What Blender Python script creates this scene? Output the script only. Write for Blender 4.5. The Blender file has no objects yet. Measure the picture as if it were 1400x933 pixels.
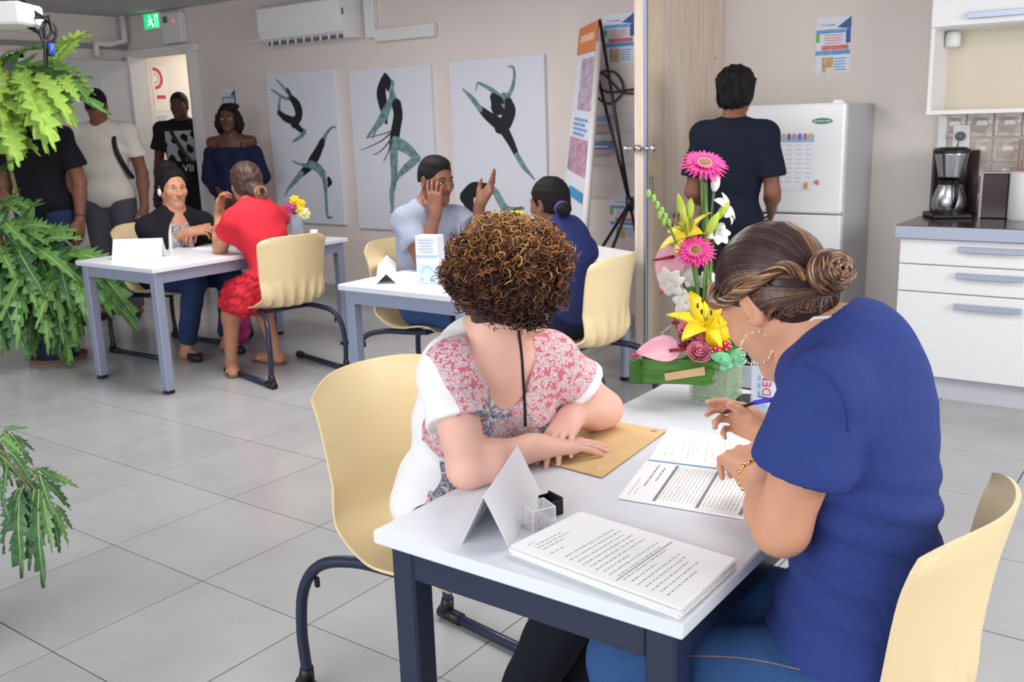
import bpy, math, random
import numpy as np
from mathutils import Vector, Matrix

# ------------------------------------------------------------------ camera, world, lights, exposure
SC = bpy.context.scene
COL = SC.collection
F_PX, CAM_H = 1314.76, 1.479
CX, CY = 700.0, 466.5
AX_R = np.array([0.80737936, 0.58913727, -0.0324937])
AX_U = np.array([-0.10705325, 0.20042249, 0.97384312])
AX_F = np.array([-0.58023975, 0.78278228, -0.22488604])
CAM = np.array([0.0, 0.0, CAM_H])

cam_data = bpy.data.cameras.new('camera')
cam_data.sensor_width = 36.0
cam_data.sensor_fit = 'HORIZONTAL'
cam_data.lens = 36.0 * F_PX / 1400.0
cam_data.clip_start = 0.02
cam = bpy.data.objects.new('camera', cam_data)
COL.objects.link(cam)
cam.matrix_world = Matrix(((AX_R[0], AX_U[0], -AX_F[0], 0), (AX_R[1], AX_U[1], -AX_F[1], 0),
                           (AX_R[2], AX_U[2], -AX_F[2], CAM_H), (0, 0, 0, 1)))
SC.camera = cam
cam_data.dof.use_dof = True
cam_data.dof.focus_distance = 2.15
cam_data.dof.aperture_fstop = 9.0

SC.view_settings.view_transform = 'Standard'
SC.view_settings.look = 'None'
SC.view_settings.gamma = 1.0
SC.view_settings.use_curve_mapping = False
SC.view_settings.exposure = 0.25
SC.cycles.use_denoising = True
SC.cycles.max_bounces = 7
SC.cycles.diffuse_bounces = 3
SC.cycles.glossy_bounces = 3
SC.cycles.transmission_bounces = 6
SC.cycles.transparent_max_bounces = 12
SC.cycles.sample_clamp_indirect = 6.0
SC.cycles.caustics_reflective = False
SC.cycles.caustics_refractive = False

world = bpy.data.worlds.new('world')
SC.world = world
world.use_nodes = True
world.node_tree.nodes['Background'].inputs['Color'].default_value = (0.93, 0.96, 1.0, 1)
world.node_tree.nodes['Background'].inputs['Strength'].default_value = 0.62


def area_light(name, loc, target, size, size_y, power, color):
    L = bpy.data.lights.new(name, 'AREA')
    L.shape = 'RECTANGLE'
    L.size, L.size_y = size, size_y
    L.energy = power
    L.color = color
    o = bpy.data.objects.new(name, L)
    COL.objects.link(o)
    o.location = loc
    d = Vector(target) - Vector(loc)
    o.rotation_euler = d.to_track_quat('-Z', 'Y').to_euler()
    return o


# daylight from the glazed front behind and to the right of the photographer
area_light('window_daylight', (2.9, 2.7, 1.9), (-1.2, 2.0, 0.8), 2.6, 1.7, 100, (1.0, 0.975, 0.95))
area_light('front_daylight', (-1.8, -2.6, 2.0), (-2.2, 3.0, 0.7), 4.2, 1.6, 114, (0.95, 0.97, 1.0))
# unseen fill lamps added under the ceiling to brighten tables and background
area_light('ceiling_fill', (-0.8, 2.6, 2.56), (-0.8, 2.6, 0.0), 1.6, 0.9, 22, (1.0, 0.97, 0.93))
area_light('ceiling_fill', (-4.0, 3.4, 2.56), (-4.0, 3.4, 0.0), 2.4, 0.8, 55, (1.0, 0.96, 0.94))
area_light('corridor_luminaire', (-8.4, 7.0, 2.5), (-8.4, 7.0, 0.0), 1.0, 0.6, 15, (1.0, 0.97, 0.93))


def ray(x, y):
    return (AX_F * F_PX + AX_R * (x - CX) - AX_U * (y - CY)) / F_PX


def onz(x, y, z=0.0):
    d = ray(x, y)
    return CAM + d * ((z - CAM_H) / d[2])


def onb(x, y, b):
    d = ray(x, y)
    return CAM + d * (b / d[1])


def ona(x, y, a):
    d = ray(x, y)
    return CAM + d * (a / d[0])


def dep(x, y, t):
    return CAM + ray(x, y) * t


def V(*a):
    return np.array(a, float)


def nrm(v):
    v = np.asarray(v, float)
    return v / (np.linalg.norm(v) + 1e-12)


# ------------------------------------------------------------------ materials
MATS = {}


def mat(name, color, rough=0.5, metal=0.0, spec=0.5, noise=0.0, nscale=30.0, bump=0.0, bscale=120.0, trans=0.0,
        emit=None, estr=0.0, sheen=0.0, sss=0.0, stretch=None, coat=0.0, ior=1.45, alpha=1.0):
    if name in MATS:
        return MATS[name]
    m = bpy.data.materials.new(name)
    m.use_nodes = True
    nt = m.node_tree
    b = nt.nodes['Principled BSDF']
    b.inputs['Base Color'].default_value = (*color, 1)
    b.inputs['Roughness'].default_value = rough
    b.inputs['Metallic'].default_value = metal
    b.inputs['Specular IOR Level'].default_value = spec
    b.inputs['IOR'].default_value = ior
    b.inputs['Transmission Weight'].default_value = trans
    b.inputs['Sheen Weight'].default_value = sheen
    b.inputs['Coat Weight'].default_value = coat
    b.inputs['Alpha'].default_value = alpha
    if sss:
        b.inputs['Subsurface Weight'].default_value = sss
        b.inputs['Subsurface Radius'].default_value = (0.02, 0.008, 0.004)
        b.inputs['Subsurface Scale'].default_value = 0.4
    if emit:
        b.inputs['Emission Color'].default_value = (*emit, 1)
        b.inputs['Emission Strength'].default_value = estr
    tc = None
    if noise or bump:
        tc = nt.nodes.new('ShaderNodeTexCoord')
        mp = nt.nodes.new('ShaderNodeMapping')
        if stretch:
            mp.inputs['Scale'].default_value = stretch
        nt.links.new(tc.outputs['Object'], mp.inputs['Vector'])
    if noise:
        n = nt.nodes.new('ShaderNodeTexNoise')
        n.inputs['Scale'].default_value = nscale
        n.inputs['Detail'].default_value = 5
        nt.links.new(mp.outputs['Vector'], n.inputs['Vector'])
        r = nt.nodes.new('ShaderNodeValToRGB')
        r.color_ramp.elements[0].position = 0.3
        r.color_ramp.elements[1].position = 0.7
        r.color_ramp.elements[0].color = (*[max(0, c * (1 - noise)) for c in color], 1)
        r.color_ramp.elements[1].color = (*[min(1, c * (1 + noise)) for c in color], 1)
        nt.links.new(n.outputs['Fac'], r.inputs['Fac'])
        nt.links.new(r.outputs['Color'], b.inputs['Base Color'])
    if bump:
        n2 = nt.nodes.new('ShaderNodeTexNoise')
        n2.inputs['Scale'].default_value = bscale
        n2.inputs['Detail'].default_value = 4
        nt.links.new(mp.outputs['Vector'], n2.inputs['Vector'])
        bp = nt.nodes.new('ShaderNodeBump')
        bp.inputs['Strength'].default_value = bump
        bp.inputs['Distance'].default_value = 0.01
        nt.links.new(n2.outputs['Fac'], bp.inputs['Height'])
        nt.links.new(bp.outputs['Normal'], b.inputs['Normal'])
    MATS[name] = m
    return m


def s2l(r, g, b):
    f = lambda c: (c / 255.0) / 12.92 if c <= 10 else (((c / 255.0) + 0.055) / 1.055) ** 2.4
    return (f(r), f(g), f(b))


# ------------------------------------------------------------------ object helpers
def tag(o, label, cat, group=None, kind=None):
    o['label'] = label
    o['category'] = cat
    if group:
        o['group'] = group
    if kind:
        o['kind'] = kind
    return o


def thing(name, label, cat, loc=(0, 0, 0), rz=0.0, group=None):
    o = bpy.data.objects.new(name, None)
    o.empty_display_size = 0.05
    COL.objects.link(o)
    o.location = loc
    o.rotation_euler = (0, 0, rz)
    return tag(o, label, cat, group)


def dup(o, parent=None):
    c = o.copy()
    COL.objects.link(c)
    if parent is not None:
        c.parent = parent
    for ch in list(o.children):
        dup(ch, c)
    return c


def mesh_np(name, verts, quads=None, tris=None, smooth=True):
    me = bpy.data.meshes.new(name)
    verts = np.asarray(verts, np.float32).reshape(-1, 3)
    fl = []
    n4 = 0 if quads is None else len(quads)
    n3 = 0 if tris is None else len(tris)
    me.vertices.add(len(verts))
    me.vertices.foreach_set('co', verts.ravel())
    me.loops.add(n4 * 4 + n3 * 3)
    li = []
    if n4:
        li.append(np.asarray(quads, np.int32).ravel())
    if n3:
        li.append(np.asarray(tris, np.int32).ravel())
    me.loops.foreach_set('vertex_index', np.concatenate(li))
    me.polygons.add(n4 + n3)
    st = np.concatenate([np.arange(n4) * 4, n4 * 4 + np.arange(n3) * 3]).astype(np.int32)
    me.polygons.foreach_set('loop_start', st)
    me.polygons.foreach_set('use_smooth', np.full(n4 + n3, smooth))
    me.update(calc_edges=True)
    return me


def link(name, me, mats, parent=None, loc=None, kind=None):
    o = bpy.data.objects.new(name, me)
    for m in (mats if isinstance(mats, (list, tuple)) else [mats]):
        me.materials.append(m)
    COL.objects.link(o)
    if parent is not None:
        o.parent = parent
    if loc is not None:
        o.location = loc
    if kind:
        o['kind'] = kind
    return o


class MB:
    """collects shapes, then links them as ONE mesh object"""

    def __init__(s):
        s.v, s.f, s.mi, s.cur = [], [], [], 0

    def add(s, verts, faces, M=None):
        o = len(s.v)
        for p in verts:
            p = np.asarray(p, float)
            if M is not None:
                p = M[:3, :3] @ p + M[:3, 3]
            s.v.append(tuple(p))
        for f in faces:
            s.f.append(tuple(i + o for i in f))
            s.mi.append(s.cur)
        return s

    def box(s, c, d, M=None, bev=0.0):
        x, y, z = [k / 2 for k in d]
        c = np.asarray(c, float)
        if bev <= 0:
            vs = [c + V(sx * x, sy * y, sz * z) for sx in (-1, 1) for sy in (-1, 1) for sz in (-1, 1)]
            fs = [(0, 1, 3, 2), (4, 6, 7, 5), (0, 4, 5, 1), (2, 3, 7, 6), (0, 2, 6, 4), (1, 5, 7, 3)]
            return s.add(vs, fs, M)
        b = min(bev, x * .98, y * .98, z * .98)
        vs, idx = [], {}
        for sx in (-1, 1):
            for sy in (-1, 1):
                for sz in (-1, 1):
                    for k, p in enumerate(((x, y - b, z - b), (x - b, y, z - b), (x - b, y - b, z))):
                        idx[sx, sy, sz, k] = len(vs)
                        vs.append(c + V(sx * p[0], sy * p[1], sz * p[2]))
        fs = []
        for k in range(3):
            u, w = [(1, 2), (0, 2), (0, 1)][k]
            for sg in (-1, 1):
                q = []
                for (a1, a2) in ((-1, -1), (1, -1), (1, 1), (-1, 1)):
                    t = [0, 0, 0]
                    t[k], t[u], t[w] = sg, a1, a2
                    q.append(idx[t[0], t[1], t[2], k])
                if (sg > 0) == (k == 1):
                    q = q[::-1]
                fs.append(tuple(q))
        for k in range(3):          # edges along axis k
            u, w = [(1, 2), (0, 2), (0, 1)][k]
            for su in (-1, 1):
                for sw in (-1, 1):
                    def g(sk, face):
                        t = [0, 0, 0]
                        t[k], t[u], t[w] = sk, su, sw
                        return idx[t[0], t[1], t[2], face]
                    q = (g(-1, u), g(1, u), g(1, w), g(-1, w))
                    fs.append(q if (su * sw > 0) == (k != 1) else q[::-1])
        for sx in (-1, 1):
            for sy in (-1, 1):
                for sz in (-1, 1):
                    t = tuple(idx[sx, sy, sz, k] for k in range(3))
                    fs.append(t if sx * sy * sz > 0 else t[::-1])
        return s.add(vs, fs, M)

    def tube(s, pts, r, n=8, cap=True, flat=None):
        """flat = (axis vector, scale): squash the section along that axis"""
        pts = [np.asarray(p, float) for p in pts]
        m = len(pts)
        rs = list(r) if hasattr(r, '__len__') else [r] * m
        prev = None
        rings = []
        for i in range(m):
            t = nrm(pts[min(i + 1, m - 1)] - pts[max(i - 1, 0)])
            if prev is None:
                a = V(0, 0, 1) if abs(t[2]) < 0.9 else V(1, 0, 0)
                prev = nrm(np.cross(a, t))
            nn = prev - t * (prev @ t)
            nn = nrm(nn)
            prev = nn
            bb = np.cross(t, nn)
            ring = []
            for k in range(n):
                an = 2 * math.pi * k / n
                off = rs[i] * (math.cos(an) * nn + math.sin(an) * bb)
                if flat is not None:
                    ax = nrm(flat[0])
                    off = off + ax * (off @ ax) * (flat[1] - 1)
                ring.append(pts[i] + off)
            rings.append(ring)
        vs = [p for rg in rings for p in rg]
        fs = []
        for i in range(m - 1):
            for k in range(n):
                k2 = (k + 1) % n
                fs.append((i * n + k, i * n + k2, (i + 1) * n + k2, (i + 1) * n + k))
        if cap:
            fs.append(tuple(range(n))[::-1])
            fs.append(tuple((m - 1) * n + k for k in range(n)))
        return s.add(vs, fs)

    def lathe(s, prof, n=24, c=(0, 0, 0), M=None):
        """prof: list of (r, z)"""
        vs, fs = [], []
        c = np.asarray(c, float)
        for (r, z) in prof:
            for k in range(n):
                an = 2 * math.pi * k / n
                vs.append(c + V(r * math.cos(an), r * math.sin(an), z))
        for i in range(len(prof) - 1):
            for k in range(n):
                k2 = (k + 1) % n
                fs.append((i * n + k, i * n + k2, (i + 1) * n + k2, (i + 1) * n + k))
        if prof[0][0] > 1e-6:
            fs.append(tuple(range(n))[::-1])
        if prof[-1][0] > 1e-6:
            fs.append(tuple((len(prof) - 1) * n + k for k in range(n)))
        return s.add(vs, fs, M)

    def ball(s, c, r, n=12, m=8, R=None):
        rr = V(*(r if hasattr(r, '__len__') else (r, r, r)))
        vs, fs = [], []
        c = np.asarray(c, float)
        R = np.eye(3) if R is None else np.asarray(R, float)
        for i in range(m + 1):
            th = math.pi * i / m
            for k in range(n):
                an = 2 * math.pi * k / n
                p = rr * V(math.sin(th) * math.cos(an), math.sin(th) * math.sin(an), -math.cos(th))
                vs.append(c + R @ p)
        for i in range(m):
            for k in range(n):
                k2 = (k + 1) % n
                fs.append((i * n + k, i * n + k2, (i + 1) * n + k2, (i + 1) * n + k))
        return s.add(vs, fs)

    def sheet(s, grid, thick=0.0, second=None):
        """grid: rows x cols x 3; thick > 0 gives it a second side"""
        g = np.asarray(grid, float)
        R, Cn = g.shape[:2]
        if thick > 0:
            du = np.gradient(g, axis=0)
            dv = np.gradient(g, axis=1)
            nn = np.cross(du, dv)
            nn /= (np.linalg.norm(nn, axis=2, keepdims=True) + 1e-12)
            g2 = g - nn * thick
            if second is not None:
                g2 = np.asarray(second, float)
            vs = np.concatenate([g.reshape(-1, 3), g2.reshape(-1, 3)])
        else:
            vs = g.reshape(-1, 3)
        fs = []
        N = R * Cn
        for i in range(R - 1):
            for j in range(Cn - 1):
                a, b, c, d = i * Cn + j, (i + 1) * Cn + j, (i + 1) * Cn + j + 1, i * Cn + j + 1
                fs.append((a, b, c, d))
                if thick > 0:
                    fs.append((d + N, c + N, b + N, a + N))
        if thick > 0:
            for i in range(R - 1):
                a, b = i * Cn, (i + 1) * Cn
                fs.append((a, a + N, b + N, b))
                a, b = i * Cn + Cn - 1, (i + 1) * Cn + Cn - 1
                fs.append((b, b + N, a + N, a))
            for j in range(Cn - 1):
                a, b = j, j + 1
                fs.append((b, b + N, a + N, a))
                a, b = (R - 1) * Cn + j, (R - 1) * Cn + j + 1
                fs.append((a, a + N, b + N, b))
        return s.add(vs, fs)

    def poly(s, pts, ext):
        """planar polygon (list of 3d points) extruded by vector ext"""
        pts = [np.asarray(p, float) for p in pts]
        ext = np.asarray(ext, float)
        n = len(pts)
        vs = pts + [p + ext for p in pts]
        fs = [tuple(range(n))[::-1], tuple(range(n, 2 * n))]
        for k in range(n):
            k2 = (k + 1) % n
            fs.append((k, k2, n + k2, n + k))
        return s.add(vs, fs)

    def build(s, name, mats, parent=None, smooth=False, loc=None, kind=None, wloc=None):
        """wloc: the parent's world position, subtracted (vertices given in world space)"""
        v = np.asarray(s.v, float)
        if wloc is not None:
            v = v - np.asarray(wloc, float)
        me = bpy.data.meshes.new(name)
        me.from_pydata(v.tolist(), [], s.f)
        me.polygons.foreach_set('use_smooth', [smooth] * len(me.polygons))
        if max(s.mi) > 0:
            me.polygons.foreach_set('material_index', s.mi)
        if smooth == 'auto':
            pass
        me.update()
        return link(name, me, mats, parent, loc, kind)


def autosmooth(o, deg=40):
    o.data.polygons.foreach_set('use_smooth', [True] * len(o.data.polygons))
    try:
        o.data.set_sharp_from_angle(angle=math.radians(deg))
    except Exception:
        pass
    return o


def bez(pts, n=8):
    """Catmull-Rom through pts"""
    P = [np.asarray(p, float) for p in pts]
    P = [2 * P[0] - P[1]] + P + [2 * P[-1] - P[-2]]
    out = []
    for i in range(1, len(P) - 2):
        for k in range(n):
            t = k / n
            a, b, c, d = P[i - 1], P[i], P[i + 1], P[i + 2]
            out.append(0.5 * ((2 * b) + (-a + c) * t + (2 * a - 5 * b + 4 * c - d) * t * t + (-a + 3 * b - 3 * c + d) * t ** 3))
    out.append(P[-2])
    return out


def text_obj(name, s, size, M, m, parent=None, ext=0.0003, align='CENTER'):
    c = bpy.data.curves.new(name, 'FONT')
    c.body = s
    c.size = size
    c.extrude = ext
    c.align_x = align
    c.align_y = 'CENTER'
    c.resolution_u = 2
    tmp = bpy.data.objects.new(name, c)
    me = bpy.data.meshes.new_from_object(tmp)
    bpy.data.objects.remove(tmp)
    me.materials.clear()
    o = link(name, me, m, parent)
    o.matrix_local = M
    return o


def frame_m(o, x, y):
    """4x4 matrix with origin o and x, y axes"""
    x = nrm(x)
    y = np.asarray(y, float)
    z = nrm(np.cross(x, y))
    y = np.cross(z, x)
    return Matrix(((x[0], y[0], z[0], o[0]), (x[1], y[1], z[1], o[1]), (x[2], y[2], z[2], o[2]), (0, 0, 0, 1)))

# ------------------------------------------------------------------ implicit bodies
class Fld:
    """a list of soft-blended primitives, meshed with surface nets"""

    def __init__(s):
        s.p = []

    def cone(s, a, ra, b, rb, k=0.02, cap=None, flat=None, op='u'):
        a, b = np.asarray(a, float), np.asarray(b, float)
        R = max(ra, rb) * (1.0 if flat is None else 1.0)
        lo, hi = np.minimum(a, b) - R, np.maximum(a, b) + R

        def fn(P):
            ba = b - a
            L2 = ba @ ba + 1e-12
            pa = P - a
            t = np.clip((pa @ ba) / L2, 0, 1)
            q = pa - t[..., None] * ba
            if flat is not None:
                ax, sc = flat
                ax = nrm(ax)
                c = q @ ax
                q = q + (c * (sc - 1))[..., None] * ax
                d = (np.sqrt((q * q).sum(-1)) - (ra + (rb - ra) * t)) / (0.5 + 0.5 * sc)
            else:
                d = np.sqrt((q * q).sum(-1)) - (ra + (rb - ra) * t)
            if cap is not None:
                d = np.maximum(d, (P - b) @ nrm(cap))
            return d
        s.p.append((fn, lo, hi, k, op))
        return s

    def chain(s, pts, rs, k=0.015):
        for i in range(len(pts) - 1):
            s.cone(pts[i], rs[i], pts[i + 1], rs[i + 1], k)
        return s

    def ell(s, c, r, R=None, k=0.02, op='u'):
        c, r = np.asarray(c, float), np.asarray(r, float)
        R = np.eye(3) if R is None else np.asarray(R, float)     # columns = local axes
        m = np.abs(R) @ r
        lo, hi = c - m, c + m

        def fn(P):
            q = (P - c) @ R
            a = q / r
            k0 = np.sqrt((a * a).sum(-1)) + 1e-9
            b = a / r
            k1 = np.sqrt((b * b).sum(-1)) + 1e-9
            return k0 * (k0 - 1) / k1
        s.p.append((fn, lo, hi, k, op))
        return s

    def plane(s, c, n, op='i'):
        """keep the side n points away from"""
        c, n = np.asarray(c, float), nrm(n)
        s.p.append((lambda P: (P - c) @ n, None, None, 0.0, op))
        return s

    def copy(s):
        f = Fld()
        f.p = list(s.p)
        return f

    def bounds(s):
        lo = np.min([p[1] for p in s.p if p[1] is not None and p[4] == 'u'], axis=0)
        hi = np.max([p[2] for p in s.p if p[2] is not None and p[4] == 'u'], axis=0)
        return lo, hi

    def mesh(s, res, box=None, off=0.0, disp=None):
        lo, hi = s.bounds()
        lo, hi = lo - off - 2.5 * res, hi + off + 2.5 * res
        clip = None
        if box is not None:
            b0, b1 = np.minimum(box[0], box[1]), np.maximum(box[0], box[1])
            lo, hi = np.maximum(lo, b0), np.minimum(hi, b1)
            clip = True
        n = np.maximum(np.ceil((hi - lo) / res).astype(int) + 1, 3)
        xs = [(lo[i] + res * np.arange(n[i])) for i in range(3)]
        D = np.full(n, 0.12, np.float32)
        for fn, a, b, k, op in s.p:
            if a is None:
                i0, i1 = np.zeros(3, int), n
            else:
                mg = 0.035 + off + k
                i0 = np.clip(np.floor((a - mg - lo) / res).astype(int), 0, n)
                i1 = np.clip(np.ceil((b + mg - lo) / res).astype(int) + 1, 0, n)
            if np.any(i1 <= i0):
                continue
            g = np.stack(np.meshgrid(*[xs[i][i0[i]:i1[i]] for i in range(3)], indexing='ij'), -1)
            d = fn(g).astype(np.float32)
            sl = tuple(slice(i0[i], i1[i]) for i in range(3))
            A = D[sl]
            if op == 'u':
                if k > 0:
                    h = np.maximum(k - np.abs(A - d), 0) / k
                    D[sl] = np.minimum(A, d) - h * h * k * 0.25
                else:
                    D[sl] = np.minimum(A, d)
            elif op == 's':
                d = -d - 0.0
                if k > 0:
                    h = np.maximum(k - np.abs(A - d), 0) / k
                    D[sl] = np.maximum(A, d) + h * h * k * 0.25
                else:
                    D[sl] = np.maximum(A, d)
            else:
                D[sl] = np.maximum(A, d)
        D -= off
        if disp is not None:
            g = np.stack(np.meshgrid(*xs, indexing='ij'), -1)
            D += disp(g).astype(np.float32)
        for ax in range(3):
            sl0 = [slice(None)] * 3
            sl0[ax] = 0
            D[tuple(sl0)] = np.maximum(D[tuple(sl0)], res * .5)
            sl0[ax] = -1
            D[tuple(sl0)] = np.maximum(D[tuple(sl0)], res * .5)
        return nets(D, lo, res)


def nets(D, lo, res):
    S = D < 0
    n = np.array(D.shape)
    c = [S[i:n[0] - 1 + i, j:n[1] - 1 + j, k:n[2] - 1 + k] for i in (0, 1) for j in (0, 1) for k in (0, 1)]
    sm = sum(x.astype(np.int8) for x in c)
    act = (sm > 0) & (sm < 8)
    ids = np.argwhere(act)
    idx = np.full(act.shape, -1, np.int64)
    idx[act] = np.arange(len(ids))
    acc = np.zeros((len(ids), 3))
    cnt = np.zeros(len(ids))
    corners = [(i, j, k) for i in (0, 1) for j in (0, 1) for k in (0, 1)]
    vals = {cr: D[ids[:, 0] + cr[0], ids[:, 1] + cr[1], ids[:, 2] + cr[2]].astype(float) for cr in corners}
    for a in corners:
        for ax in range(3):
            if a[ax] == 0:
                b = list(a)
                b[ax] = 1
                b = tuple(b)
                va, vb = vals[a], vals[b]
                m = (va < 0) != (vb < 0)
                t = np.where(m, va / np.where(m, va - vb, 1), 0)
                p = np.tile(np.array(a, float), (len(ids), 1))
                p[:, ax] += t
                acc += p * m[:, None]
                cnt += m
    v = lo + res * (ids + acc / np.maximum(cnt, 1)[:, None])
    quads = []
    for ax in range(3):
        u, w = (ax + 1) % 3, (ax + 2) % 3
        sa = [slice(None)] * 3
        sb = [slice(None)] * 3
        sa[ax], sb[ax] = slice(0, -1), slice(1, None)
        A, B = S[tuple(sa)], S[tuple(sb)]
        e = np.argwhere(A != B)
        ok = (e[:, u] > 0) & (e[:, w] > 0) & (e[:, u] < n[u] - 1) & (e[:, w] < n[w] - 1)
        e = e[ok]
        inside = A[e[:, 0], e[:, 1], e[:, 2]]
        q = []
        for du, dw in ((-1, -1), (0, -1), (0, 0), (-1, 0)):
            k = e.copy()
            k[:, u] += du
            k[:, w] += dw
            q.append(idx[k[:, 0], k[:, 1], k[:, 2]])
        q = np.stack(q, 1)
        q[~inside] = q[~inside][:, ::-1]
        quads.append(q)
    return v, np.concatenate(quads)


def join_vq(parts):
    vs, qs, o = [], [], 0
    for v, q in parts:
        vs.append(v)
        qs.append(q + o)
        o += len(v)
    return np.concatenate(vs), np.concatenate(qs)


def relax(v, q, it=2, f=0.5):
    """Laplacian smoothing of a quad mesh"""
    for _ in range(it):
        acc = np.zeros_like(v)
        cnt = np.zeros(len(v))
        for i in range(4):
            a, b = q[:, i], q[:, (i + 1) % 4]
            np.add.at(acc, a, v[b])
            np.add.at(acc, b, v[a])
            np.add.at(cnt, a, 1)
            np.add.at(cnt, b, 1)
        v = v * (1 - f) + f * acc / np.maximum(cnt, 1)[:, None]
    return v


def skin_obj(name, parts, mats, parent, wloc, it=1, face_mat=None):
    v, q = join_vq(parts)
    if it:
        v = relax(v, q, it)
    me = mesh_np(name, v - np.asarray(wloc, float), quads=q)
    if face_mat is not None:
        for an, val in face_mat(v).items():          # cut lines of a garment, read by its material
            at = me.attributes.new(an, 'FLOAT', 'POINT')
            at.data.foreach_set('value', np.asarray(val, np.float32))
    return link(name, me, mats, parent)

# ------------------------------------------------------------------ the setting
def struct(o):
    o['kind'] = 'structure'
    return o


M_WALL = mat('cream wall paint', s2l(230, 219, 214), 0.75, noise=0.015, nscale=3, bump=0.03, bscale=90)
M_WALLK = mat('kitchen wall paint', s2l(226, 219, 213), 0.75, noise=0.015, nscale=3, bump=0.03, bscale=90)
M_CEIL = mat('ceiling paint', s2l(200, 200, 205), 0.85)
M_GROUT = mat('tile joint', s2l(120, 112, 112), 0.85, noise=0.1, nscale=20)
M_WHITE = mat('white plastic', s2l(240, 240, 240), 0.4)
M_TRIM = mat('white trim', s2l(232, 230, 230), 0.45)
M_DOOR = mat('grey white door paint', s2l(205, 205, 208), 0.5)
M_BLACK = mat('black plastic', s2l(22, 22, 26), 0.4)
M_STEEL = mat('brushed steel', s2l(190, 190, 195), 0.25, metal=1.0)
M_PAPER = mat('white paper', s2l(250, 250, 250), 0.7)
M_INK = mat('grey ink', s2l(110, 112, 120), 0.8)
M_DARKINK = mat('dark ink', s2l(70, 72, 80), 0.8)


def tile_mat():
    m = mat('glazed floor tile', s2l(196, 193, 191), 0.2, spec=0.42)
    nt = m.node_tree
    b = nt.nodes['Principled BSDF']
    oi = nt.nodes.new('ShaderNodeObjectInfo')
    hs = nt.nodes.new('ShaderNodeMapRange')
    hs.inputs['To Min'].default_value = 0.96
    hs.inputs['To Max'].default_value = 1.04
    nt.links.new(oi.outputs['Random'], hs.inputs['Value'])
    tc = nt.nodes.new('ShaderNodeTexCoord')
    n = nt.nodes.new('ShaderNodeTexNoise')
    n.inputs['Scale'].default_value = 4
    n.inputs['Detail'].default_value = 6
    ad = nt.nodes.new('ShaderNodeVectorMath')
    ad.operation = 'ADD'
    nt.links.new(tc.outputs['Object'], ad.inputs[0])
    nt.links.new(oi.outputs['Location'], ad.inputs[1])
    nt.links.new(ad.outputs['Vector'], n.inputs['Vector'])
    r = nt.nodes.new('ShaderNodeValToRGB')
    r.color_ramp.elements[0].position = 0.35
    r.color_ramp.elements[1].position = 0.65
    r.color_ramp.elements[0].color = (*s2l(172, 172, 173), 1)
    r.color_ramp.elements[1].color = (*s2l(179, 180, 181), 1)
    nt.links.new(n.outputs['Fac'], r.inputs['Fac'])
    mx = nt.nodes.new('ShaderNodeVectorMath')
    mx.operation = 'SCALE'
    nt.links.new(r.outputs['Color'], mx.inputs[0])
    nt.links.new(hs.outputs['Result'], mx.inputs['Scale'])
    nt.links.new(mx.outputs['Vector'], b.inputs['Base Color'])
    return m


M_TILE = tile_mat()

WB = 5.913      # back wall
WK = 5.78       # kitchen wall
WL = -9.12      # left wall
CE = 2.6

floor = MB().box((-3.2, 2.6, -0.06), (13.4, 12.0, 0.096)).build('floor', M_GROUT)
struct(floor)
TS, TO = 0.5229, (-3.152, 1.756)
proto = None
for i in range(-12, 9):
    for j in range(-5, 8):
        a, b = TO[0] + (i + .5) * TS, TO[1] + (j + .5) * TS
        if a < WL + .1 or b > WB + .15:
            continue
        p = np.array([a, b, 0.0]) - CAM
        z = p @ AX_F
        if proto is None:
            proto = MB().box((0, 0, -0.006), (TS - .0045, TS - .0045, .012), bev=.0007).build('tile', M_TILE, floor)
            o = proto
        else:
            o = proto.copy()
            COL.objects.link(o)
        o.location = (a, b, 0)

TH = 0.12
w = MB()
w.box(((WL - 8.98) / 2, WB + TH / 2, CE / 2), (abs(WL + 8.98), TH, CE))
w.box((-8.5, WB + TH / 2, (2.2 + CE) / 2), (0.96, TH, CE - 2.2))
w.box(((-8.02 - 2.58) / 2, WB + TH / 2, CE / 2), (5.44, TH, CE))
struct(w.build('wall_back', M_WALL))
struct(MB().box(((-2.58 + 1.4) / 2, WK + .2, CE / 2), (3.98, .4, CE)).build('wall_kitchen', M_WALLK))
struct(MB().box((WL - .06, 2.95, CE / 2), (.12, 6.0, CE)).build('wall_left', M_WALL))
struct(MB().box((-3.2, 2.9, CE + .05), (12.2, 6.2, .1)).build('ceiling', M_CEIL))
struct(MB().box(((-8.02 - 2.58) / 2, WB - .006, .045), (5.44, .012, .09)).build('baseboard_back', M_TILE))
struct(MB().box((WL + .006, 2.95, .045), (.012, 5.8, .09)).build('baseboard_left', M_TILE))
# corridor behind the doorway
c = MB()
c.box((-8.3, 7.56, 1.3), (2.2, .1, 2.6))
struct(c.build('wall_corridor', mat('corridor paint', s2l(238, 228, 214), 0.75)))
struct(MB().box((-9.35, 6.8, 1.3), (.1, 1.6, 2.6)).build('wall_corridor_end', MATS['corridor paint']))
struct(MB().box((-7.2, 6.8, 1.3), (.1, 1.5, 2.6)).build('wall_corridor_side', MATS['corridor paint']))
struct(MB().box((-8.4, 6.85, 2.62), (2.5, 1.6, .06)).build('ceiling_corridor', M_CEIL))
# door frame
fr = MB()
for a in (-8.99, -8.01):
    fr.box((a, WB - .01, 1.11), (.05, .16, 2.22), bev=.004)
struct(fr.build('trim_1', M_TRIM))
struct(MB().box((-8.52, WB - .035, 2.235), (1.2, .07, .07), bev=.006).build('trim_2', M_TRIM))
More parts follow.
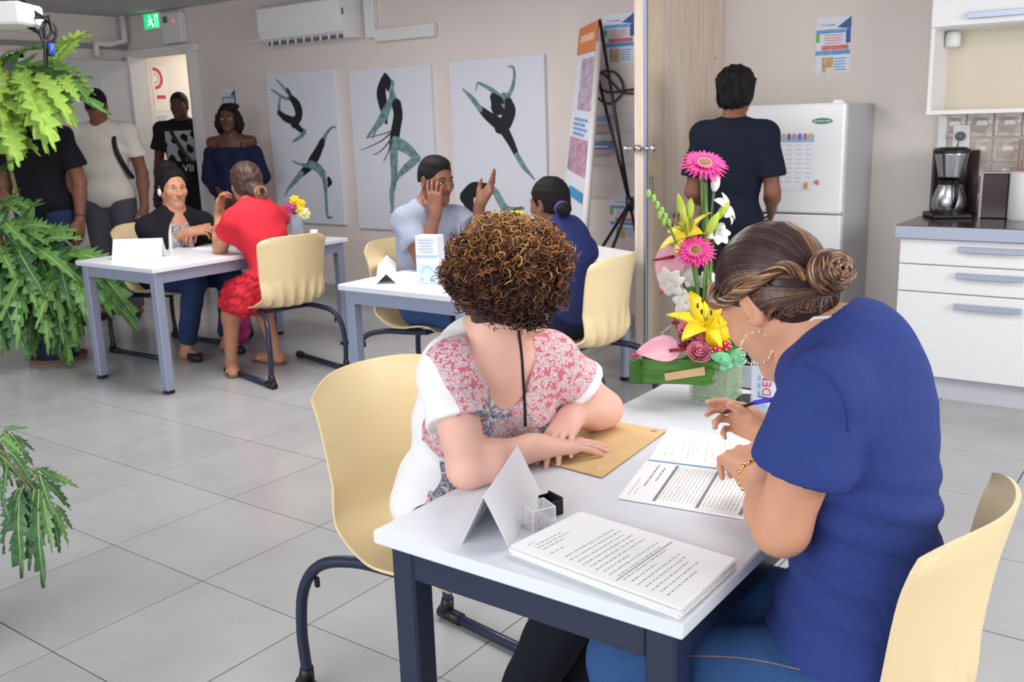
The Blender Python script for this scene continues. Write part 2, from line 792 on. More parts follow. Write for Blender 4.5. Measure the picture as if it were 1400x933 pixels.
# open leaf of the corridor door, swung back towards the left wall
d = thing('door_1', 'pale grey door leaf standing open beside the corridor doorway', 'door', (-9.0, 5.86, 0))
d['kind'] = 'structure'
ang = math.atan2(-1.0, -0.06)
dm = np.array(Matrix.Rotation(ang, 4, 'Z'))
MB().box((.42, 0, 1.09), (.84, .04, 2.16), dm, bev=.004).build('leaf', M_DOOR, d)
for (x0, x1) in ((.1, .36), (.48, .74)):
    for (z0, z1) in ((.2, .95), (1.1, 2.0)):
        MB().box(((x0 + x1) / 2, .021, (z0 + z1) / 2), (x1 - x0, .008, z1 - z0), dm, bev=.003).build('panel', M_DOOR, d)
h = MB()
h.tube([(dm[:3, :3] @ V(.78, .02, 1.03)), (dm[:3, :3] @ V(.78, .06, 1.03)), (dm[:3, :3] @ V(.68, .065, 1.03))], .009)
h.build('handle', M_STEEL, d, smooth=True)
# glazed partition on the left wall: dark head bands, frame and window
M_BAND = mat('grey band', s2l(150, 145, 150), 0.6)
struct(MB().box((WL + .02, 3.9, 2.31), (.04, 4.0, .045), bev=.004).build('trim_3', M_BAND))
struct(MB().box((WL + .015, 3.9, 2.42), (.03, 4.0, .02), bev=.004).build('trim_4', M_TRIM))
wn = MB().box((WL + .008, 4.3, 2.06), (.016, .95, .26)).build('window_1', mat('dim glass', s2l(120, 126, 134), 0.15))
struct(wn)
f = MB()
for (c_, s_) in (((WL + .02, 4.3, 2.2), (.04, 1.05, .05)), ((WL + .02, 4.3, 1.92), (.04, 1.05, .05)),
                 ((WL + .02, 3.8, 2.06), (.04, .05, .33)), ((WL + .02, 4.8, 2.06), (.04, .05, .33))):
    f.box(c_, s_, bev=.003)
f.build('window_frame', M_TRIM, wn)
# pipe boxing in the corner
pb = MB()
pb.tube([(-9.0, 5.83, 2.6), (-9.0, 5.83, 2.36), (-9.06, 5.7, 2.33), (-9.06, 5.55, 2.33), (-9.06, 5.55, 2.2)], .035, 6)
struct(pb.build('trim_5', M_TRIM, smooth=True))

# cable trunking and air conditioner on the back wall
struct(MB().box((-5.66, WB - .03, 2.38), (.1, .06, .46), bev=.006).build('trim_6', M_TRIM))
struct(MB().box((-5.30, WB - .03, 2.165), (.62, .06, .1), bev=.006).build('trim_7', M_TRIM))
ac = thing('air_conditioner', 'white split air conditioner mounted high on the wall above the dance pictures', 'air conditioner', (-6.32, WB, 2.16))
prof = [(-.0, 0.0), (-.10, .0), (-.19, .055), (-.215, .12), (-.215, .30), (-.17, .33), (0, .33)]


def extr(mb, prof, x0, x1):
    mb.poly([(x0, y, z) for y, z in prof], (x1 - x0, 0, 0))


m_ = MB()
extr(m_, prof, -.5, .5)
m_.build('housing', M_WHITE, ac)
m_ = MB()
extr(m_, [(-.0, .0), (-.19, .0), (-.2, .05), (-.218, .3), (0, .33)], .5, .56)
m_.build('end_panel', M_TRIM, ac)
m_ = MB()
m_.box((0, -.218, .215), (.98, .006, .165), bev=.003)
m_.build('front_panel', mat('glossy white panel', s2l(246, 244, 242), 0.15), ac)
m_ = MB()
nd = nrm((0, -.055, -.09))
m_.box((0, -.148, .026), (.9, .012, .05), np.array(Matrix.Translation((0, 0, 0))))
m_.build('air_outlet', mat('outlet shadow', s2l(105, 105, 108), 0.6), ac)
for k in range(9):
    MB().box((-.4 + .1 * k, -.158, .026), (.012, .012, .052), bev=.002).build('slat', M_WHITE, ac)
MB().box((-.15, -.2, .052), (.9, .012, .012), bev=.003).build('flap', M_WHITE, ac)
MB().box((.53, -.214, .2), (.02, .008, .05), bev=.002).build('indicator_panel', M_INK, ac)

# emergency exit sign and alarm box above the doorway
ex = thing('exit_sign', 'lit green emergency exit sign with running figure above the doorway', 'sign', (-8.55, WB - .001, 2.515))
M_GREEN = mat('lit green sign', (0.0, .25, .07), 0.4, emit=(0.0, .55, .16), estr=1.2)
M_LITW = mat('lit white figure', (.8, 1, .85), 0.4, emit=(.75, 1, .85), estr=1.5)
MB().box((0, -.03, 0), (.27, .06, .16), bev=.006).build('housing', M_WHITE, ex)
MB().box((0, -.061, 0), (.24, .004, .13)).build('green_face', M_GREEN, ex)
pic = MB()
for (x0, z0, x1, z1, wd) in ((-.02, .02, -.01, -.012, .02), (-.012, -.01, .018, -.03, .012), (.018, -.03, .02, -.055, .01), (-.012, -.012, -.04, -.03, .012),
                             (-.04, -.03, -.065, -.028, .01), (-.02, .022, .015, .012, .01), (-.025, .02, -.05, .0, .01)):
    dx, dz = x1 - x0, z1 - z0
    L = math.hypot(dx, dz)
    nx, nz = -dz / L * wd / 2, dx / L * wd / 2
    pic.poly([(x0 + nx, -.0635, z0 + nz), (x1 + nx, -.0635, z1 + nz), (x1 - nx, -.0635, z1 - nz), (x0 - nx, -.0635, z0 - nz)], (0, -.001, 0))
pic.poly([(-.022 + .013 * math.cos(t), -.0635, .042 + .013 * math.sin(t)) for t in np.linspace(0, 6.28, 10)[:-1]], (0, -.001, 0))
for (x0, z0, x1, z1) in ((.06, -.055, .066, .05), (.06, .044, .105, .05), (.099, -.055, .105, .05)):
    pic.poly([(x0, -.0635, z0), (x1, -.0635, z0), (x1, -.0635, z1), (x0, -.0635, z1)], (0, -.001, 0))
pic.build('running_figure', M_LITW, ex)
al = thing('alarm_box', 'white alarm box with small red light beside the exit sign', 'alarm', (-8.24, WB - .001, 2.43))
MB().box((0, -.035, 0), (.3, .07, .28), bev=.008).build('housing', M_TRIM, al)
MB().ball((.05, -.072, .06), .014).build('red_light', mat('red light', (.6, .05, .05), .4, emit=(1, .1, .1), estr=1.0), al)
MB().box((-.08, -.071, .08), (.07, .004, .06), bev=.001).build('label_plate', M_INK, al)

# ceiling projector with hanging cables, upper left
P0 = dep(-10, 22, 5.2)
pj = thing('ceiling_projector', 'white projector hanging from the ceiling above the standing men', 'projector', tuple(P0), math.radians(38))
MB().box((0, 0, 0), (.42, .3, .115), bev=.012).build('housing', M_WHITE, pj)
MB().tube([(0, 0, .05), (0, 0, CE - P0[2])], .022, 10).build('mount_pole', M_TRIM, pj, smooth=True)
MB().lathe([(.045, 0), (.045, .03), (.035, .035)], 16, (-.1, -.15, -.0), np.array(Matrix.Translation((-.1, -.15, 0)) @ Matrix.Rotation(math.pi / 2, 4, 'X') @ Matrix.Translation((.1, .15, 0)))).build('lens', M_BLACK, pj)
cb = MB()
for pts in (((5, -5), (20, 25), (52, 45), (62, 58), (64, 90)), ((25, -5), (50, 18), (72, 30), (76, 50), (66, 58), (60, 40), (66, 22), (74, 46)),
            ((48, 24), (62, 26), (70, 40), (62, 58), (55, 45), (60, 30)), ((62, 55), (61, 72), (62, 92)), ((50, 20), (45, 35), (58, 50), (66, 62), (68, 75))):
    cb.tube(bez([dep(x, y, 5.25 + .03 * math.sin(x)) for x, y in pts], 8), .0085, 6)
o = cb.build('cable_bundle', M_BLACK, smooth=True)
tag(o, 'tangle of black cables hanging beside the ceiling projector', 'cables')
MB().tube([dep(69, 60, 5.25), dep(70, 76, 5.25)], [.018, .022], 8).build('blue_plug', mat('blue plug', s2l(40, 80, 190), .4), o, smooth=True)

# wooden partition door standing out from the wall, with edge rail and knobs
pt = thing('door_2', 'tall pale wood door leaf with grey edge rail beside the flowers', 'door', (-2.61, 4.75, 0))
pt['kind'] = 'structure'


def wood_mat():
    m = mat('pale ply', s2l(214, 196, 176), 0.6)
    nt = m.node_tree
    b = nt.nodes['Principled BSDF']
    tc = nt.nodes.new('ShaderNodeTexCoord')
    mp = nt.nodes.new('ShaderNodeMapping')
    mp.inputs['Scale'].default_value = (6, 6, .35)
    nt.links.new(tc.outputs['Object'], mp.inputs['Vector'])
    n = nt.nodes.new('ShaderNodeTexNoise')
    n.inputs['Scale'].default_value = 5
    n.inputs['Detail'].default_value = 8
    n.inputs['Distortion'].default_value = .6
    nt.links.new(mp.outputs['Vector'], n.inputs['Vector'])
    r = nt.nodes.new('ShaderNodeValToRGB')
    r.color_ramp.elements[0].position, r.color_ramp.elements[1].position = .3, .7
    r.color_ramp.elements[0].color = (*s2l(210, 190, 172), 1)
    r.color_ramp.elements[1].color = (*s2l(228, 214, 202), 1)
    nt.links.new(n.outputs['Fac'], r.inputs['Fac'])
    nt.links.new(r.outputs['Color'], b.inputs['Base Color'])
    return m


M_PLY = wood_mat()
MB().box((0, .51, 1.29), (.06, 1.02, 2.56), bev=.003).build('leaf', M_PLY, pt)
MB().box((.033, .10, 1.29), (.012, .2, 2.56), bev=.002).build('stile', mat('pale ply edge', s2l(226, 206, 180), .6, noise=.04, nscale=8), pt)
MB().box((.034, .012, 1.29), (.02, .026, 2.56), bev=.004).build('edge_rail', mat('grey rail', s2l(150, 158, 175), .35, metal=.4), pt)
k = MB()
k.tube([(.03, -.02, 1.30), (.085, -.02, 1.30)], .008, 10).ball((.095, -.02, 1.30), .02)
k.tube([(-.03, -.02, 1.30), (-.06, -.02, 1.30)], .008, 10).ball((-.07, -.02, 1.30), .018)
k.tube([(.0, .0, 1.30), (.0, -.03, 1.30)], .02, 10)
k.build('knob', M_STEEL, pt, smooth=True)
MB().box((.045, .06, 1.1), (.012, .02, .09), bev=.002).build('latch', M_STEEL, pt)
MB().ball((.03, .9, 1.80), (.004, .012, .012)).build('knot', mat('wood knot', s2l(214, 140, 90), .6), pt)
# ------------------------------------------------------------------ kitchen corner
M_CAB = mat('white cabinet front', s2l(243, 243, 244), 0.3, bump=.12, bscale=10, stretch=(.3, 1, 14))
M_HANDLE = mat('blue grey handle', s2l(176, 184, 205), 0.35, metal=.3)
KX0, KX1 = -1.3, -.35
cab = thing('drawer_cabinet', 'white kitchen drawer unit with three long handles under the worktop', 'cabinet', (KX0, 5.1, 0))
Wd = KX1 - KX0
MB().box((Wd / 2, .34, .47), (Wd, .64, .70), bev=.002).build('body', M_WHITE, cab)
MB().box((Wd / 2, .05, .055), (Wd, .02, .11)).build('kickboard', mat('grey kickboard', s2l(205, 207, 215), .4), cab)
for (z0, z1) in ((.700, .824), (.560, .694), (.122, .554)):
    dr = MB().box((Wd / 2, .005, (z0 + z1) / 2), (Wd - .004, .022, z1 - z0), bev=.003).build('drawer', M_CAB, cab)
    hz = z1 - .03 if z1 - z0 < .2 else z1 - .045
    hm = MB().box((.43, -.032, hz - .012), (.3, .008, .026), bev=.003)
    hm.box((.43, -.02, hz), (.3, .03, .006), bev=.002)
    hm.build('handle', M_HANDLE, dr)
wt = MB().box(((KX0 + KX1) / 2 - .005, 5.42, .86), (Wd + .03, .72, .062), bev=.004).build('worktop', mat('worktop edge', s2l(176, 184, 204), .35))
tag(wt, 'grey edged kitchen worktop with dark glossy surface', 'worktop')
MB().box(((KX0 + KX1) / 2 - .005, 5.42, .8925), (Wd + .024, .70, .003)).build('dark_surface', mat('dark worktop', s2l(70, 58, 60), .12, spec=.6), wt)
# wall unit
UF = 5.46
up = thing('wall_cabinet', 'white wall cabinet with an open niche above the worktop', 'cabinet', (KX0, UF, 1.43))
MB().box((.01, .16, .56), (.02, .32, 1.12), bev=.002).build('side_panel', M_WHITE, up)
MB().box((Wd / 2, .155, .01), (Wd, .33, .022), bev=.002).build('shelf', M_WHITE, up)
MB().box((Wd / 2, .315, .23), (Wd - .04, .008, .44)).build('back_panel', mat('niche back', s2l(226, 216, 196), .6), up)
MB().box((Wd / 2, .165, .44), (Wd - .02, .31, .02)).build('bottom_panel', M_WHITE, up)
MB().box((Wd / 2, .165, .78), (Wd - .02, .30, .66)).build('body', M_WHITE, up)
for k in range(2):
    x0 = .003 + k * Wd / 2
    dd = MB().box((x0 + Wd / 4 - .003, -.01, .775), (Wd / 2 - .006, .02, .68), bev=.003).build('door', M_CAB, up)
    hm = MB().box((x0 + .3, -.042, .478), (.26, .008, .03), bev=.002)
    hm.box((x0 + .3, -.03, .49), (.26, .03, .006), bev=.002)
    hm.build('handle', M_HANDLE, dd)
lamp = thing('niche_lamp', 'small round white lamp in the corner of the open niche', 'lamp', (KX0 + .06, UF + .22, 1.43 + .345))
MB().lathe([(.0, 0), (.03, .0), (.038, .012), (.038, .06), (.03, .078), (0, .078)], 20).build('lamp_body', M_WHITE, lamp, smooth=True)
cw = MB()
cw.tube(bez([(KX0 + .47, UF + .1, 1.875), (KX0 + .42, UF + .08, 1.845), (KX0 + .5, UF + .04, 1.83), (KX0 + .62, UF + .05, 1.84), (KX0 + .7, UF + .1, 1.86)], 6), .006, 6)
tag(cw.build('lamp_cable', M_BLACK, smooth=True), 'black cable hanging under the wall cabinet', 'cable')
# tiled splashback
sp = MB().box(((KX0 + KX1) / 2, WK - .004, 1.16), (Wd, .008, .53)).build('splashback', mat('splash joint', s2l(215, 208, 202), .6))
tag(sp, 'splashback of glossy beige relief tiles above the worktop', 'tiles')
sp['kind'] = 'structure'
M_STILE = mat('glossy beige tile', s2l(196, 184, 176), .1, spec=.6, bump=.35, bscale=14)
st = None
for i in range(7):
    for j in range(4):
        x, z = KX0 + .07 + i * .136, .964 + j * .134
        if st is None:
            st = MB().box((0, 0, 0), (.131, .01, .129), bev=.004)
            st.ball((0, -.004, 0), (.05, .006, .045), 10, 6)
            st = st.build('tile', M_STILE, sp, smooth=False)
            o = st
        else:
            o = st.copy()
            COL.objects.link(o)
        o.location = (x, WK - .0105, z)
struct(MB().box((KX0 + .02, WK - .012, 1.16), (.045, .024, .53), bev=.003).build('trim_8', M_WHITE))
so = thing('wall_socket', 'white wall socket with grey plug behind the coffee maker', 'socket', (KX0 + .12, WK - .02, 1.29))
MB().box((0, -.006, 0), (.085, .02, .16), bev=.004).build('plate', M_WHITE, so)
MB().lathe([(.0, 0), (.024, 0), (.024, .03), (.016, .045), (0, .045)], 14, M=np.array(Matrix.Translation((0, -.016, .02)) @ Matrix.Rotation(math.pi / 2, 4, 'X'))).build('plug', M_INK, so, smooth=True)
cwire = MB().tube(bez([(0, -.05, .02), (-.01, -.06, -.06), (-.03, -.05, -.2), (-.06, -.05, -.34), (-.1, -.12, -.396), (-.02, -.2, -.393), (.03, -.26, -.39)], 6), .004, 6)
cwire.build('plug_cable', M_INK, so, smooth=True)

# coffee maker
cp = onz(1293, 297, .894)
cm = thing('coffee_maker', 'black and steel filter coffee maker on the worktop', 'coffee maker', (cp[0], cp[1] + .02, .894), math.radians(28))
MB().box((0, 0, .012), (.2, .2, .024), bev=.006).build('base', M_BLACK, cm)
MB().box((.02, .075, .19), (.17, .06, .34), bev=.008).build('water_tank', M_BLACK, cm)
b_ = MB().lathe([(.0, .215), (.06, .215), (.082, .33), (.082, .335), (0, .335)], 28, (0, -.02, 0))
b_.build('filter_basket', M_STEEL, cm, smooth=False)
autosmooth(cm.children[-1])
MB().lathe([(0, .335), (.092, .335), (.092, .352), (.07, .365), (0, .368)], 28, (0, -.015, 0)).build('lid', M_BLACK, cm)
jug = MB().lathe([(0, .026), (.07, .026), (.085, .06), (.083, .10), (.06, .165), (.055, .175), (0, .175)], 28, (0, -.02, 0)).build('jug', M_STEEL, cm)
autosmooth(jug)
MB().lathe([(0, .175), (.058, .175), (.06, .195), (.03, .205), (0, .206)], 24, (0, -.02, 0)).build('jug_lid', M_BLACK, jug)
MB().lathe([(.086, .03), (.087, .045), (.0, .045)], 24, (0, -.02, -.012)).build('jug_band', M_BLACK, jug)
MB().tube(bez([(0, -.075, .185), (0, -.13, .17), (0, -.135, .1), (0, -.1, .06)], 6), .011, 8).build('jug_handle', M_BLACK, jug, smooth=True)
# things leaning on the splashback
M_BRN = mat('dark brown board', s2l(58, 40, 42), .25)
o = MB().box((0, 0, .17), (.135, .014, .34), bev=.003).build('tray', M_BRN, loc=(-.935, WK - .06, .894))
o.location = (onb(1318, 240, WK - .06)[0], WK - .06, .894 + .06)
o.scale = (1, 1, 1)
o.rotation_euler = (math.radians(-4), 0, 0)
tag(o, 'dark brown tray leaning on the tiles behind the coffee maker', 'tray')
o.location[2] = .895
bx = thing('tea_box', 'dark brown box with pale edges between coffee maker and paper roll', 'box', (onz(1350, 298, .894)[0] + .03, 5.56, .894))
MB().box((0, 0, .115), (.12, .09, .225), bev=.003).build('box_body', M_BRN, bx)
MB().box((-.066, 0, .117), (.012, .095, .234), bev=.002).build('side_edge', mat('pale edge', s2l(190, 180, 178), .5), bx)
MB().box((0, 0, .234), (.135, .095, .008), bev=.002).build('top_edge', MATS['pale edge'], bx)
pr_ = onz(1400, 303, .894)
pr = thing('paper_towel_roll', 'white paper towel roll standing on the worktop', 'paper roll', (pr_[0] + .0, pr_[1] + .12, .894))
MB().lathe([(.02, .0), (.095, 0), (.098, .004), (.098, .236), (.095, .24), (.02, .24)], 36).build('roll', mat('soft paper', s2l(240, 240, 240), .85, bump=.1, bscale=60), pr, smooth=False)
autosmooth(pr.children[-1])
MB().lathe([(.02, .01), (.02, .239)], 16).build('cardboard_core', mat('cardboard', s2l(170, 140, 110), .8), pr)
o = MB().box((0, 0, .08), (.1, .05, .16), bev=.003).build('orange_packet', mat('orange packet', s2l(226, 120, 70), .5))
o.location = (onb(1413, 225, WK - .06)[0], WK - .06, 1.43 - .3)
bo = MB().box((0, 0, .12), (.12, .06, .235), bev=.003).build('storage_tin', M_BRN, loc=(onb(1413, 225, WK - .06)[0], WK - .06, .894))
tag(bo, 'dark tin standing at the edge of the worktop behind the paper roll', 'tin')
tag(o, 'orange packet on a dark tin at the edge of the worktop', 'packet')

# refrigerator
fx0, fx1, fy = -2.22, -1.655, 5.25
fg = thing('refrigerator', 'tall white two door refrigerator with grey side beside the kitchen unit', 'refrigerator', ((fx0 + fx1) / 2, fy, 0))
fw = fx1 - fx0
MB().box((0, .29, .755), (fw, .47, 1.49), bev=.006).build('body', mat('fridge side', s2l(190, 189, 193), .4), fg)
M_FR = mat('fridge white', s2l(243, 244, 246), .22)
dt = MB().box((0, .025, 1.214), (fw, .05, .588), bev=.01).build('freezer_door', M_FR, fg)
MB().box((0, .025, .475), (fw, .05, .872), bev=.01).build('fridge_door', M_FR, fg)
MB().box((0, .03, .03), (fw - .02, .04, .05)).build('plinth', M_INK, fg)
MB().box((fw / 2 - .05, .05, 1.513), (.05, .05, .02), bev=.003).build('hinge_cap', M_WHITE, fg)
lg = MB()
lg.poly([(.165 + .055 * math.cos(t), -.0005, 1.415 + .016 * math.sin(t)) for t in np.linspace(0, 6.283, 25)[:-1]], (0, -.002, 0))
lgo = lg.build('green_badge', mat('green badge', s2l(70, 130, 105), .4), dt)
lg = MB()
for k in range(8):
    lg.box((.125 + .0115 * k, -.003, 1.415), (.007, .001, .008 if k % 3 else .012))
lg.build('badge_lettering', mat('badge letter', s2l(190, 220, 200), .4), lgo)
cal = thing('wall_calendar', 'year calendar sheet with colourful strip stuck on the freezer door', 'calendar', ((fx0 + fx1) / 2 + .015, fy - .002, 1.2))
MB().box((0, -.0005, 0), (.22, .001, .31)).build('sheet', mat('calendar sheet', s2l(236, 239, 248), .6), cal)
MB().box((0, -.0015, .125), (.22, .001, .04)).build('blue_strip', mat('calendar blue', s2l(150, 190, 235), .6), cal)
fig = MB()
cols = [s2l(220, 110, 100), s2l(235, 180, 90), s2l(160, 80, 90), s2l(230, 130, 150), s2l(120, 110, 180)]
cm_ = [mat('calendar colour %d' % i, c_, .6) for i, c_ in enumerate(cols)]
for k in range(7):
    fig.cur = k % 5
    fig.box((-.09 + .03 * k, -.0025, .135), (.014, .001, .034))
fig.build('strip_figures', cm_, cal)
ln = MB()
for i in range(4):
    for j in range(9):
        ln.box((-.08 + .053 * i, -.0012, .09 - .025 * j), (.034, .0006, .004))
ln.build('printed_dates', mat('pale ink', s2l(190, 196, 214), .7), cal, kind='stuff')
for k, (x, z, cc) in enumerate(((.09, 1.075, s2l(240, 150, 60)), (.15, 1.09, s2l(220, 120, 120)))):
    o = MB().ball((0, 0, 0), (.012, .008, .014)).build('fridge_magnet', mat('magnet %d' % k, cc, .4), smooth=True, loc=((fx0 + fx1) / 2 + x, fy - .008, z))
    tag(o, ('small orange magnet on the freezer door', 'tiny pink magnet on the freezer door right of the orange one')[k], 'magnet')
MB().box((0, -.003, -.012), (.014, .006, .018), bev=.002).build('green_base', mat('magnet green', s2l(110, 170, 90), .4), bpy.data.objects['fridge_magnet'])
MB().box((.02, -.001, 1.065), (.17, .001, .01)).build('pink_line', mat('pink line', s2l(240, 200, 205), .6), fg)
# ------------------------------------------------------------------ pictures on the wall
M_CANV = mat('canvas white', s2l(224, 228, 238), 0.6)
M_TEAL = mat('print teal', s2l(116, 148, 152), 0.6, noise=.45, nscale=22)
M_PBLK = mat('print black', s2l(26, 32, 38), 0.6)
M_PDK = mat('print dark teal', s2l(46, 78, 82), 0.6, noise=.3, nscale=20)
PICY = WB - .033


def cpt(x, y):
    p = onb(340 + x / 2.593, y / 2.593, PICY)
    return p[0], p[2]


class Fig:
    def __init__(s):
        s.mb = MB()
        s.n = 0

    def limb(s, pts, ws, m):
        """tapered strip with round ends through crop points; ws in crop px"""
        s.mb.cur = m
        P = [V(*cpt(*p)) for p in pts]
        k = 1.0 / 2.593 * 7.6 / F_PX * 1.0
        W = [w_ * k / 2 for w_ in ws]
        y = PICY - .0006 - s.n * .00025
        s.n += 1
        L, R_ = [], []
        n = len(P)
        for i in range(n):
            t = nrm(P[min(i + 1, n - 1)] - P[max(i - 1, 0)])
            nn = V(-t[1], t[0])
            L.append(P[i] + nn * W[i])
            R_.append(P[i] - nn * W[i])
        t0, t1 = nrm(P[1] - P[0]), nrm(P[-1] - P[-2])
        def arc(c, t, w, sg):
            nn = V(-t[1], t[0])
            return [c + w * (nn * math.cos(a) * sg + t * math.sin(a)) for a in (.5, 1.05, 1.57, 2.09, 2.64)]
        out = L + arc(P[-1], t1, W[-1], 1) + R_[::-1] + [c for c in arc(P[0], -t0, W[0], 1)]
        s.mb.poly([(p[0], y, p[1]) for p in out], (0, -.0003, 0))

    def smooth(s, pts, ws, m, n=5):
        q = bez([V(*p, w_) for p, w_ in zip(pts, ws)], n)
        s.limb([(p[0], p[1]) for p in q], [max(p[2], 1) for p in q], m)


def picture(x0, x1, z0, z1, label, figs):
    t = thing('dance_picture', label, 'picture', ((x0 + x1) / 2, WB, z0), group='dance pictures on the back wall')
    MB().box((0, -.0165, (z1 - z0) / 2), (x1 - x0, .033, z1 - z0), bev=.003).build('canvas', M_CANV, t)
    for f in figs:
        f.mb.build('dancer', [M_TEAL, M_PBLK, M_PDK], t, wloc=((x0 + x1) / 2, WB, z0))


f1 = Fig()
f1.smooth([(150, 352), (122, 345), (88, 322), (78, 318)], [16, 13, 8, 6], 0)
f1.smooth([(152, 345), (130, 318), (108, 292), (98, 284)], [16, 12, 8, 7], 0)
f1.smooth([(112, 345), (108, 375), (110, 405)], [10, 16, 18], 0)
f1.smooth([(108, 400), (130, 418), (160, 430)], [22, 30, 34], 1)
f1.smooth([(150, 345), (172, 375), (178, 410), (160, 440)], [24, 42, 40, 34], 1)
f1.smooth([(150, 340), (142, 325), (136, 315)], [14, 18, 10], 2)
f1.smooth([(160, 435), (182, 458), (198, 470)], [34, 24, 20], 1)
f1.smooth([(200, 466), (185, 484), (158, 502)], [18, 16, 7], 0)
f2 = Fig()
f2.smooth([(262, 515), (268, 490), (284, 462), (302, 450), (308, 454)], [24, 20, 12, 9, 6], 0)
f2.smooth([(225, 575), (245, 540), (262, 500)], [46, 40, 26], 1)
f2.smooth([(225, 580), (200, 604), (182, 620)], [40, 32, 26], 1)
f2.smooth([(188, 614), (165, 642), (140, 672), (130, 694)], [24, 22, 12, 8], 0)
f2.smooth([(222, 582), (248, 598), (262, 618)], [30, 38, 34], 0)
f2.smooth([(250, 600), (210, 588), (175, 580), (158, 570)], [22, 16, 10, 8], 0)
f2.smooth([(264, 612), (272, 660), (276, 720), (280, 768), (298, 770)], [28, 22, 14, 12, 5], 0)
f2.smooth([(284, 634), (288, 646), (284, 658)], [18, 26, 14], 1)
f3 = Fig()
f3.smooth([(478, 285), (470, 330), (478, 380), (488, 435)], [30, 46, 40, 14], 1)
f3.smooth([(484, 270), (492, 290), (496, 312)], [24, 36, 24], 1)
f3.smooth([(508, 285), (512, 300), (508, 316)], [10, 12, 9], 0)
f3.smooth([(506, 315), (512, 350), (522, 375)], [20, 36, 40], 0)
f3.smooth([(505, 355), (478, 400), (452, 445), (428, 478), (418, 492)], [26, 22, 16, 14, 5], 0)
f3.smooth([(500, 380), (485, 420), (455, 455), (440, 490)], [18, 14, 12, 6], 0)
f3.smooth([(525, 372), (530, 410), (522, 460), (515, 515)], [46, 44, 44, 46], 1)
f3.smooth([(520, 505), (560, 525), (600, 562)], [46, 42, 28], 0)
f3.smooth([(600, 560), (565, 590), (535, 620), (518, 648)], [28, 30, 18, 10], 0)
f3.smooth([(514, 520), (516, 580), (516, 640), (508, 690), (510, 740), (504, 752)], [40, 36, 28, 24, 14, 8], 0)
f3.smooth([(508, 470), (470, 500), (430, 520), (400, 532)], [6, 4, 3, 2], 1)
f3.smooth([(508, 490), (480, 525), (455, 545), (442, 548)], [6, 4, 3, 2], 1)
f3.smooth([(510, 500), (495, 540), (480, 572)], [7, 4, 3], 1)
f3.smooth([(508, 465), (460, 480), (420, 488)], [5, 3, 2], 2)
f4 = Fig()
f4.smooth([(915, 350), (935, 310), (942, 270), (938, 240), (924, 236)], [20, 15, 12, 9, 8], 0)
f4.smooth([(890, 345), (860, 318), (828, 300), (812, 296), (806, 320)], [22, 16, 11, 9, 5], 0)
f4.smooth([(905, 340), (912, 355), (918, 372)], [26, 40, 40], 0)
f4.smooth([(868, 345), (880, 365), (884, 385), (900, 395)], [30, 56, 50, 24], 1)
f4.smooth([(922, 365), (926, 395), (908, 440), (890, 452)], [34, 48, 50, 44], 1)
f4.smooth([(890, 442), (850, 412), (820, 385)], [44, 34, 22], 1)
f4.smooth([(822, 388), (795, 352), (772, 328), (760, 316)], [20, 18, 10, 6], 0)
f4.smooth([(900, 450), (928, 500), (952, 552)], [40, 30, 18], 1)
f4.smooth([(952, 552), (975, 590), (1000, 620), (1014, 636)], [20, 18, 10, 6], 0)
f5 = Fig()
f5.smooth([(862, 664), (880, 690), (905, 735), (930, 748)], [20, 28, 30, 24], 0)
f5.smooth([(915, 745), (950, 742), (975, 740)], [22, 14, 8], 0)
f5.smooth([(850, 668), (800, 672), (768, 700)], [34, 52, 50], 1)
f5.smooth([(775, 700), (785, 735), (805, 775)], [56, 40, 22], 1)
f5.smooth([(800, 770), (815, 800), (850, 806)], [14, 12, 6], 2)
picture(-6.99, -6.115, .63, 1.94, 'white canvas with a small leaping dancer above a handstand dancer', [f1, f2])
picture(-5.952, -5.064, .61, 1.916, 'white canvas with one long haired dancer standing on one leg', [f3])
picture(-4.872, -3.994, .61, 1.923, 'white canvas with a leaping dancer above an arched dancer', [f4, f5])

# ------------------------------------------------------------------ notices
M_NOT = mat('notice paper', s2l(226, 232, 244), .6)
M_NB = mat('notice blue', s2l(110, 165, 215), .6, noise=.25, nscale=30)
M_ND = mat('notice dark blue', s2l(60, 100, 165), .6)
M_NR = mat('notice red', s2l(216, 120, 120), .6, noise=.3, nscale=40)
M_NG = mat('notice green', s2l(120, 190, 100), .6)
M_NO = mat('notice tan', s2l(200, 170, 130), .6, noise=.3, nscale=40)


def rects(name, parent, items, y, m):
    mb = MB()
    for (x0, z0, x1, z1) in items:
        mb.box(((x0 + x1) / 2, y, (z0 + z1) / 2), (abs(x1 - x0), .0008, abs(z1 - z0)))
    return mb.build(name, m, parent)


